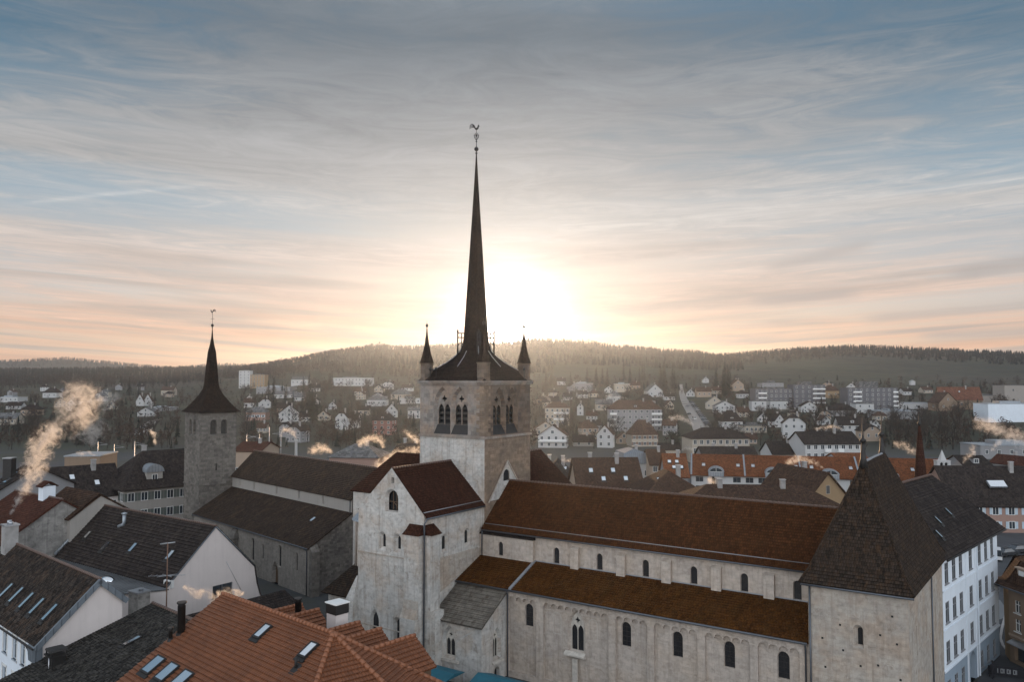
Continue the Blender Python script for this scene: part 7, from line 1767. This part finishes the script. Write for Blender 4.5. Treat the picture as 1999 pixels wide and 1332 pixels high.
# ------------------------------------------------------------------ chimney smoke: real volumes of lit vapour
SMOKE = dict(smoke_near=(2.8, 1.5), smoke_wisp=(.8, .9), smoke_mid=(.9, 1.3), smoke_far=(.45, .6))
def smoke_material(P, dens, scale, seed):
    """vapour that is densest along the plume's own axis and frays out at its sides"""
    m = bpy.data.materials.new('smoke'); m.use_nodes = True; k = NT(m.node_tree)
    pos = k.node('ShaderNodeNewGeometry').outputs['Position']
    vm = lambda op, a, b: k.node('ShaderNodeVectorMath', {0: a, 1: b}, operation=op)
    wob = k.node('ShaderNodeTexNoise', {'Vector': pos, 'Scale': scale * .45, 'Detail': 2})
    q = vm('ADD', pos, k.node('ShaderNodeVectorMath', {0: vm('SUBTRACT', wob.outputs[1], (.5, .5, .5)).outputs[0], 'Scale': .9 / scale}, operation='SCALE').outputs[0]).outputs[0]
    best = None
    for i, ((a, r0), (b, r1)) in enumerate(zip(P, P[1:])):
        ba = b - a; pa = vm('SUBTRACT', q, tuple(a)).outputs[0]
        h = k.m('DIVIDE', vm('DOT_PRODUCT', pa, tuple(ba)).outputs['Value'], ba.length_squared, 0, True)
        off = vm('SUBTRACT', pa, k.node('ShaderNodeVectorMath', {0: tuple(ba), 'Scale': h}, operation='SCALE').outputs[0])
        ln = k.node('ShaderNodeVectorMath', {0: off.outputs[0]}, operation='LENGTH').outputs['Value']
        dd = k.m('DIVIDE', ln, k.m('ADD', k.m('MULTIPLY', h, r1 - r0), r0))
        best = dd if best is None else k.m('MINIMUM', best, dd)
    n = k.noise(pos, scale, 7, .70, .8)
    v = k.m('ADD', k.m('SUBTRACT', 1.0, best), k.m('MULTIPLY', k.m('SUBTRACT', n, .54), 5.2))
    d = k.node('ShaderNodeMapRange', {0: v, 1: .05, 2: 1.35, 3: 0.0, 4: dens}, interpolation_type='SMOOTHSTEP').outputs[0]
    d = k.m('MULTIPLY', d, k.node('ShaderNodeMapRange', {0: best, 1: .8, 2: 1.25, 3: 1.0, 4: 0.0}).outputs[0])
    vol = k.node('ShaderNodeVolumePrincipled', {'Color': (.98, .95, .92, 1), 'Density': d, 'Anisotropy': .6})
    k.node('ShaderNodeOutputMaterial', {'Volume': vol.outputs[0]})
    return m
def smoke(label, pts, Y, mat='smoke_mid', seed=0, dY=0.0):
    """pts = (px, py, radius in px) along the plume from its source"""
    rnd = random.Random(seed + 50); bm = bmesh.new(); s = Y / FPX
    P = [(at_depth(a, b, Y + dY * i), max(.2, r * s * 1.35)) for i, (a, b, r) in enumerate(pts)]
    org = P[0][0].copy()
    for (p, r), (q, t) in zip(P, P[1:]):
        n = max(2, int((q - p).length / (max(r, .15) * .5)))
        for i in range(n + 1):
            f = i / n; c = p.lerp(q, f); rr = r + (t - r) * f
            bmesh.ops.create_icosphere(bm, subdivisions=2, radius=rr * rnd.uniform(1.12, 1.35), matrix=Matrix.Translation(c + Vector((rnd.gauss(0, 1), rnd.gauss(0, 1), rnd.gauss(0, 1))) * rr * .1 - org))
    me = bpy.data.meshes.new('smoke_plume'); bm.to_mesh(me); bm.free(); me.materials.append(smoke_material(P, *SMOKE[mat], seed))
    o = bpy.data.objects.new('smoke_plume', me); COL.objects.link(o); o.location = org
    r_ = o.modifiers.new('union', 'REMESH'); r_.mode = 'VOXEL'; r_.voxel_size = max(.1, sum(r for _, r in P) / len(P) * .22)
    tag(o, label, 'smoke', 'chimney smoke over the town')
    return o
smoke('thick bright plume climbing from the chimney at lower left', [(21, 1004, 3), (30, 985, 6), (45, 958, 11), (60, 930, 17), (72, 900, 20), (78, 872, 20), (100, 846, 19)], 84, 'smoke_near', 1)
smoke('wide torn cloud of smoke drifting above the thick plume at left', [(178, 862, 12), (175, 838, 26), (162, 810, 30), (160, 785, 30), (150, 760, 22), (190, 790, 20), (228, 775, 11)], 112, 'smoke_wisp', 2)
smoke('faint tail of smoke left of the torn cloud', [(105, 842, 14), (118, 812, 16), (128, 780, 14)], 104, 'smoke_wisp', 3)
smoke('small curl of smoke left of the square church tower', [(304, 869, 2), (303, 858, 4), (300, 848, 5), (294, 841, 4)], 170, 'smoke_near', 4)
smoke('flat streak of smoke above the white gable wing', [(187, 889, 2), (175, 884, 4), (160, 886, 5), (149, 885, 3)], 150, 'smoke_mid', 5)
smoke('double curl of smoke from the slim pale stack', [(577, 856, 2), (573, 846, 5), (566, 840, 5), (555, 840, 5), (553, 835, 3)], 230, 'smoke_mid', 6)
smoke('low golden puff over the parish church ridge', [(650, 884, 3), (636, 877, 8), (622, 876, 10), (608, 880, 8)], 215, 'smoke_mid', 7)
smoke('golden smoke leaning left above the grey roofed house', [(748, 873, 4), (744, 862, 7), (734, 855, 8), (718, 858, 9), (704, 866, 8)], 215, 'smoke_mid', 8)
smoke('golden smoke against the left edge of the crossing tower', [(820, 864, 4), (810, 858, 7), (798, 850, 7), (791, 843, 5)], 205, 'smoke_mid', 9)
smoke('glowing smoke drifting over the choir roof left of the tower', [(818, 880, 9), (796, 882, 9), (772, 888, 11), (752, 904, 13), (735, 916, 12)], 140, 'smoke_mid', 10)
smoke('white wisp above the cream villa right of the tower', [(1077, 785, 2), (1070, 778, 4), (1060, 772, 4)], 480, 'smoke_far', 11)
smoke('golden streak of smoke over the grey apartment block', [(1224, 779, 2), (1210, 776, 4), (1195, 773, 5), (1185, 774, 3)], 470, 'smoke_far', 12)
smoke('thin wisp near the white twin gabled house', [(1256, 796, 2), (1246, 793, 3), (1236, 790, 3)], 520, 'smoke_far', 13)
smoke('long curl of smoke across the dark trees left of the road foot', [(1353, 831, 3), (1343, 822, 6), (1328, 816, 6), (1308, 817, 5)], 330, 'smoke_mid', 14)
smoke('golden streak of smoke over the roofs right of the tower', [(1149, 909, 2), (1134, 905, 4), (1116, 901, 5), (1098, 898, 4)], 175, 'smoke_mid', 15)
smoke('bright golden puff between slate mansard and pale beige block', [(1353, 878, 3), (1343, 874, 5), (1334, 877, 4)], 280, 'smoke_mid', 16)
smoke('white puff from the pots behind the nave roof', [(1404, 949, 3), (1396, 942, 6), (1384, 938, 7)], 135, 'smoke_mid', 17)
smoke('pale wisp over the tilted white house', [(1550, 802, 2), (1538, 799, 3), (1524, 800, 4)], 450, 'smoke_far', 18)
smoke('long pale streak of smoke along the roof of the white flats', [(1643, 838, 2), (1628, 833, 4), (1610, 835, 4), (1592, 838, 3)], 270, 'smoke_mid', 19)
smoke('long golden streak of smoke in front of the orange row', [(1609, 915, 2), (1596, 906, 5), (1576, 899, 7), (1560, 895, 8), (1538, 904, 7)], 185, 'smoke_mid', 20)
smoke('golden smoke left of the red spire', [(1792, 884, 4), (1778, 880, 7), (1764, 870, 8), (1748, 868, 6)], 170, 'smoke_mid', 21)
smoke('broad pale smoke cloud at the right edge', [(2005, 870, 12), (1985, 852, 16), (1962, 846, 12), (1935, 832, 15), (1912, 825, 12)], 300, 'smoke_far', 22)
smoke('thin smoke curl above the dark roof, below the broad cloud', [(1881, 904, 2), (1886, 896, 5), (1897, 884, 7), (1900, 872, 5)], 200, 'smoke_mid', 23)
smoke('torn wisps of smoke in front of the white gable', [(481, 1166, 3), (462, 1158, 8), (440, 1156, 10), (410, 1168, 10), (380, 1160, 9), (362, 1146, 5)], 64, 'smoke_near', 24)
smoke('small wisp over the pale beige block', [(1440, 880, 2), (1430, 873, 4), (1418, 872, 4)], 280, 'smoke_mid', 25)
smoke('pale wisp beside the brown thicket', [(1936, 880, 3), (1944, 870, 5), (1952, 862, 5)], 260, 'smoke_mid', 26)

# ------------------------------------------------------------------ morning haze lying over the valley
def haze():
    m = bpy.data.materials.new('haze_air'); m.use_nodes = True; k = NT(m.node_tree)
    v = k.node('ShaderNodeVolumePrincipled', {'Color': (.65, .78, 1.0, 1), 'Density': HAZE, 'Anisotropy': .80})
    k.node('ShaderNodeOutputMaterial', {'Volume': v.outputs[0]})
    mb = MB(); mb.box(-3400, 3400, -250, 4500, -3, 142); o = mb.build('haze', ['asphalt']); o.data.materials.clear(); o.data.materials.append(m)
    o['kind'] = 'stuff'
HAZE = 0.000085
haze()
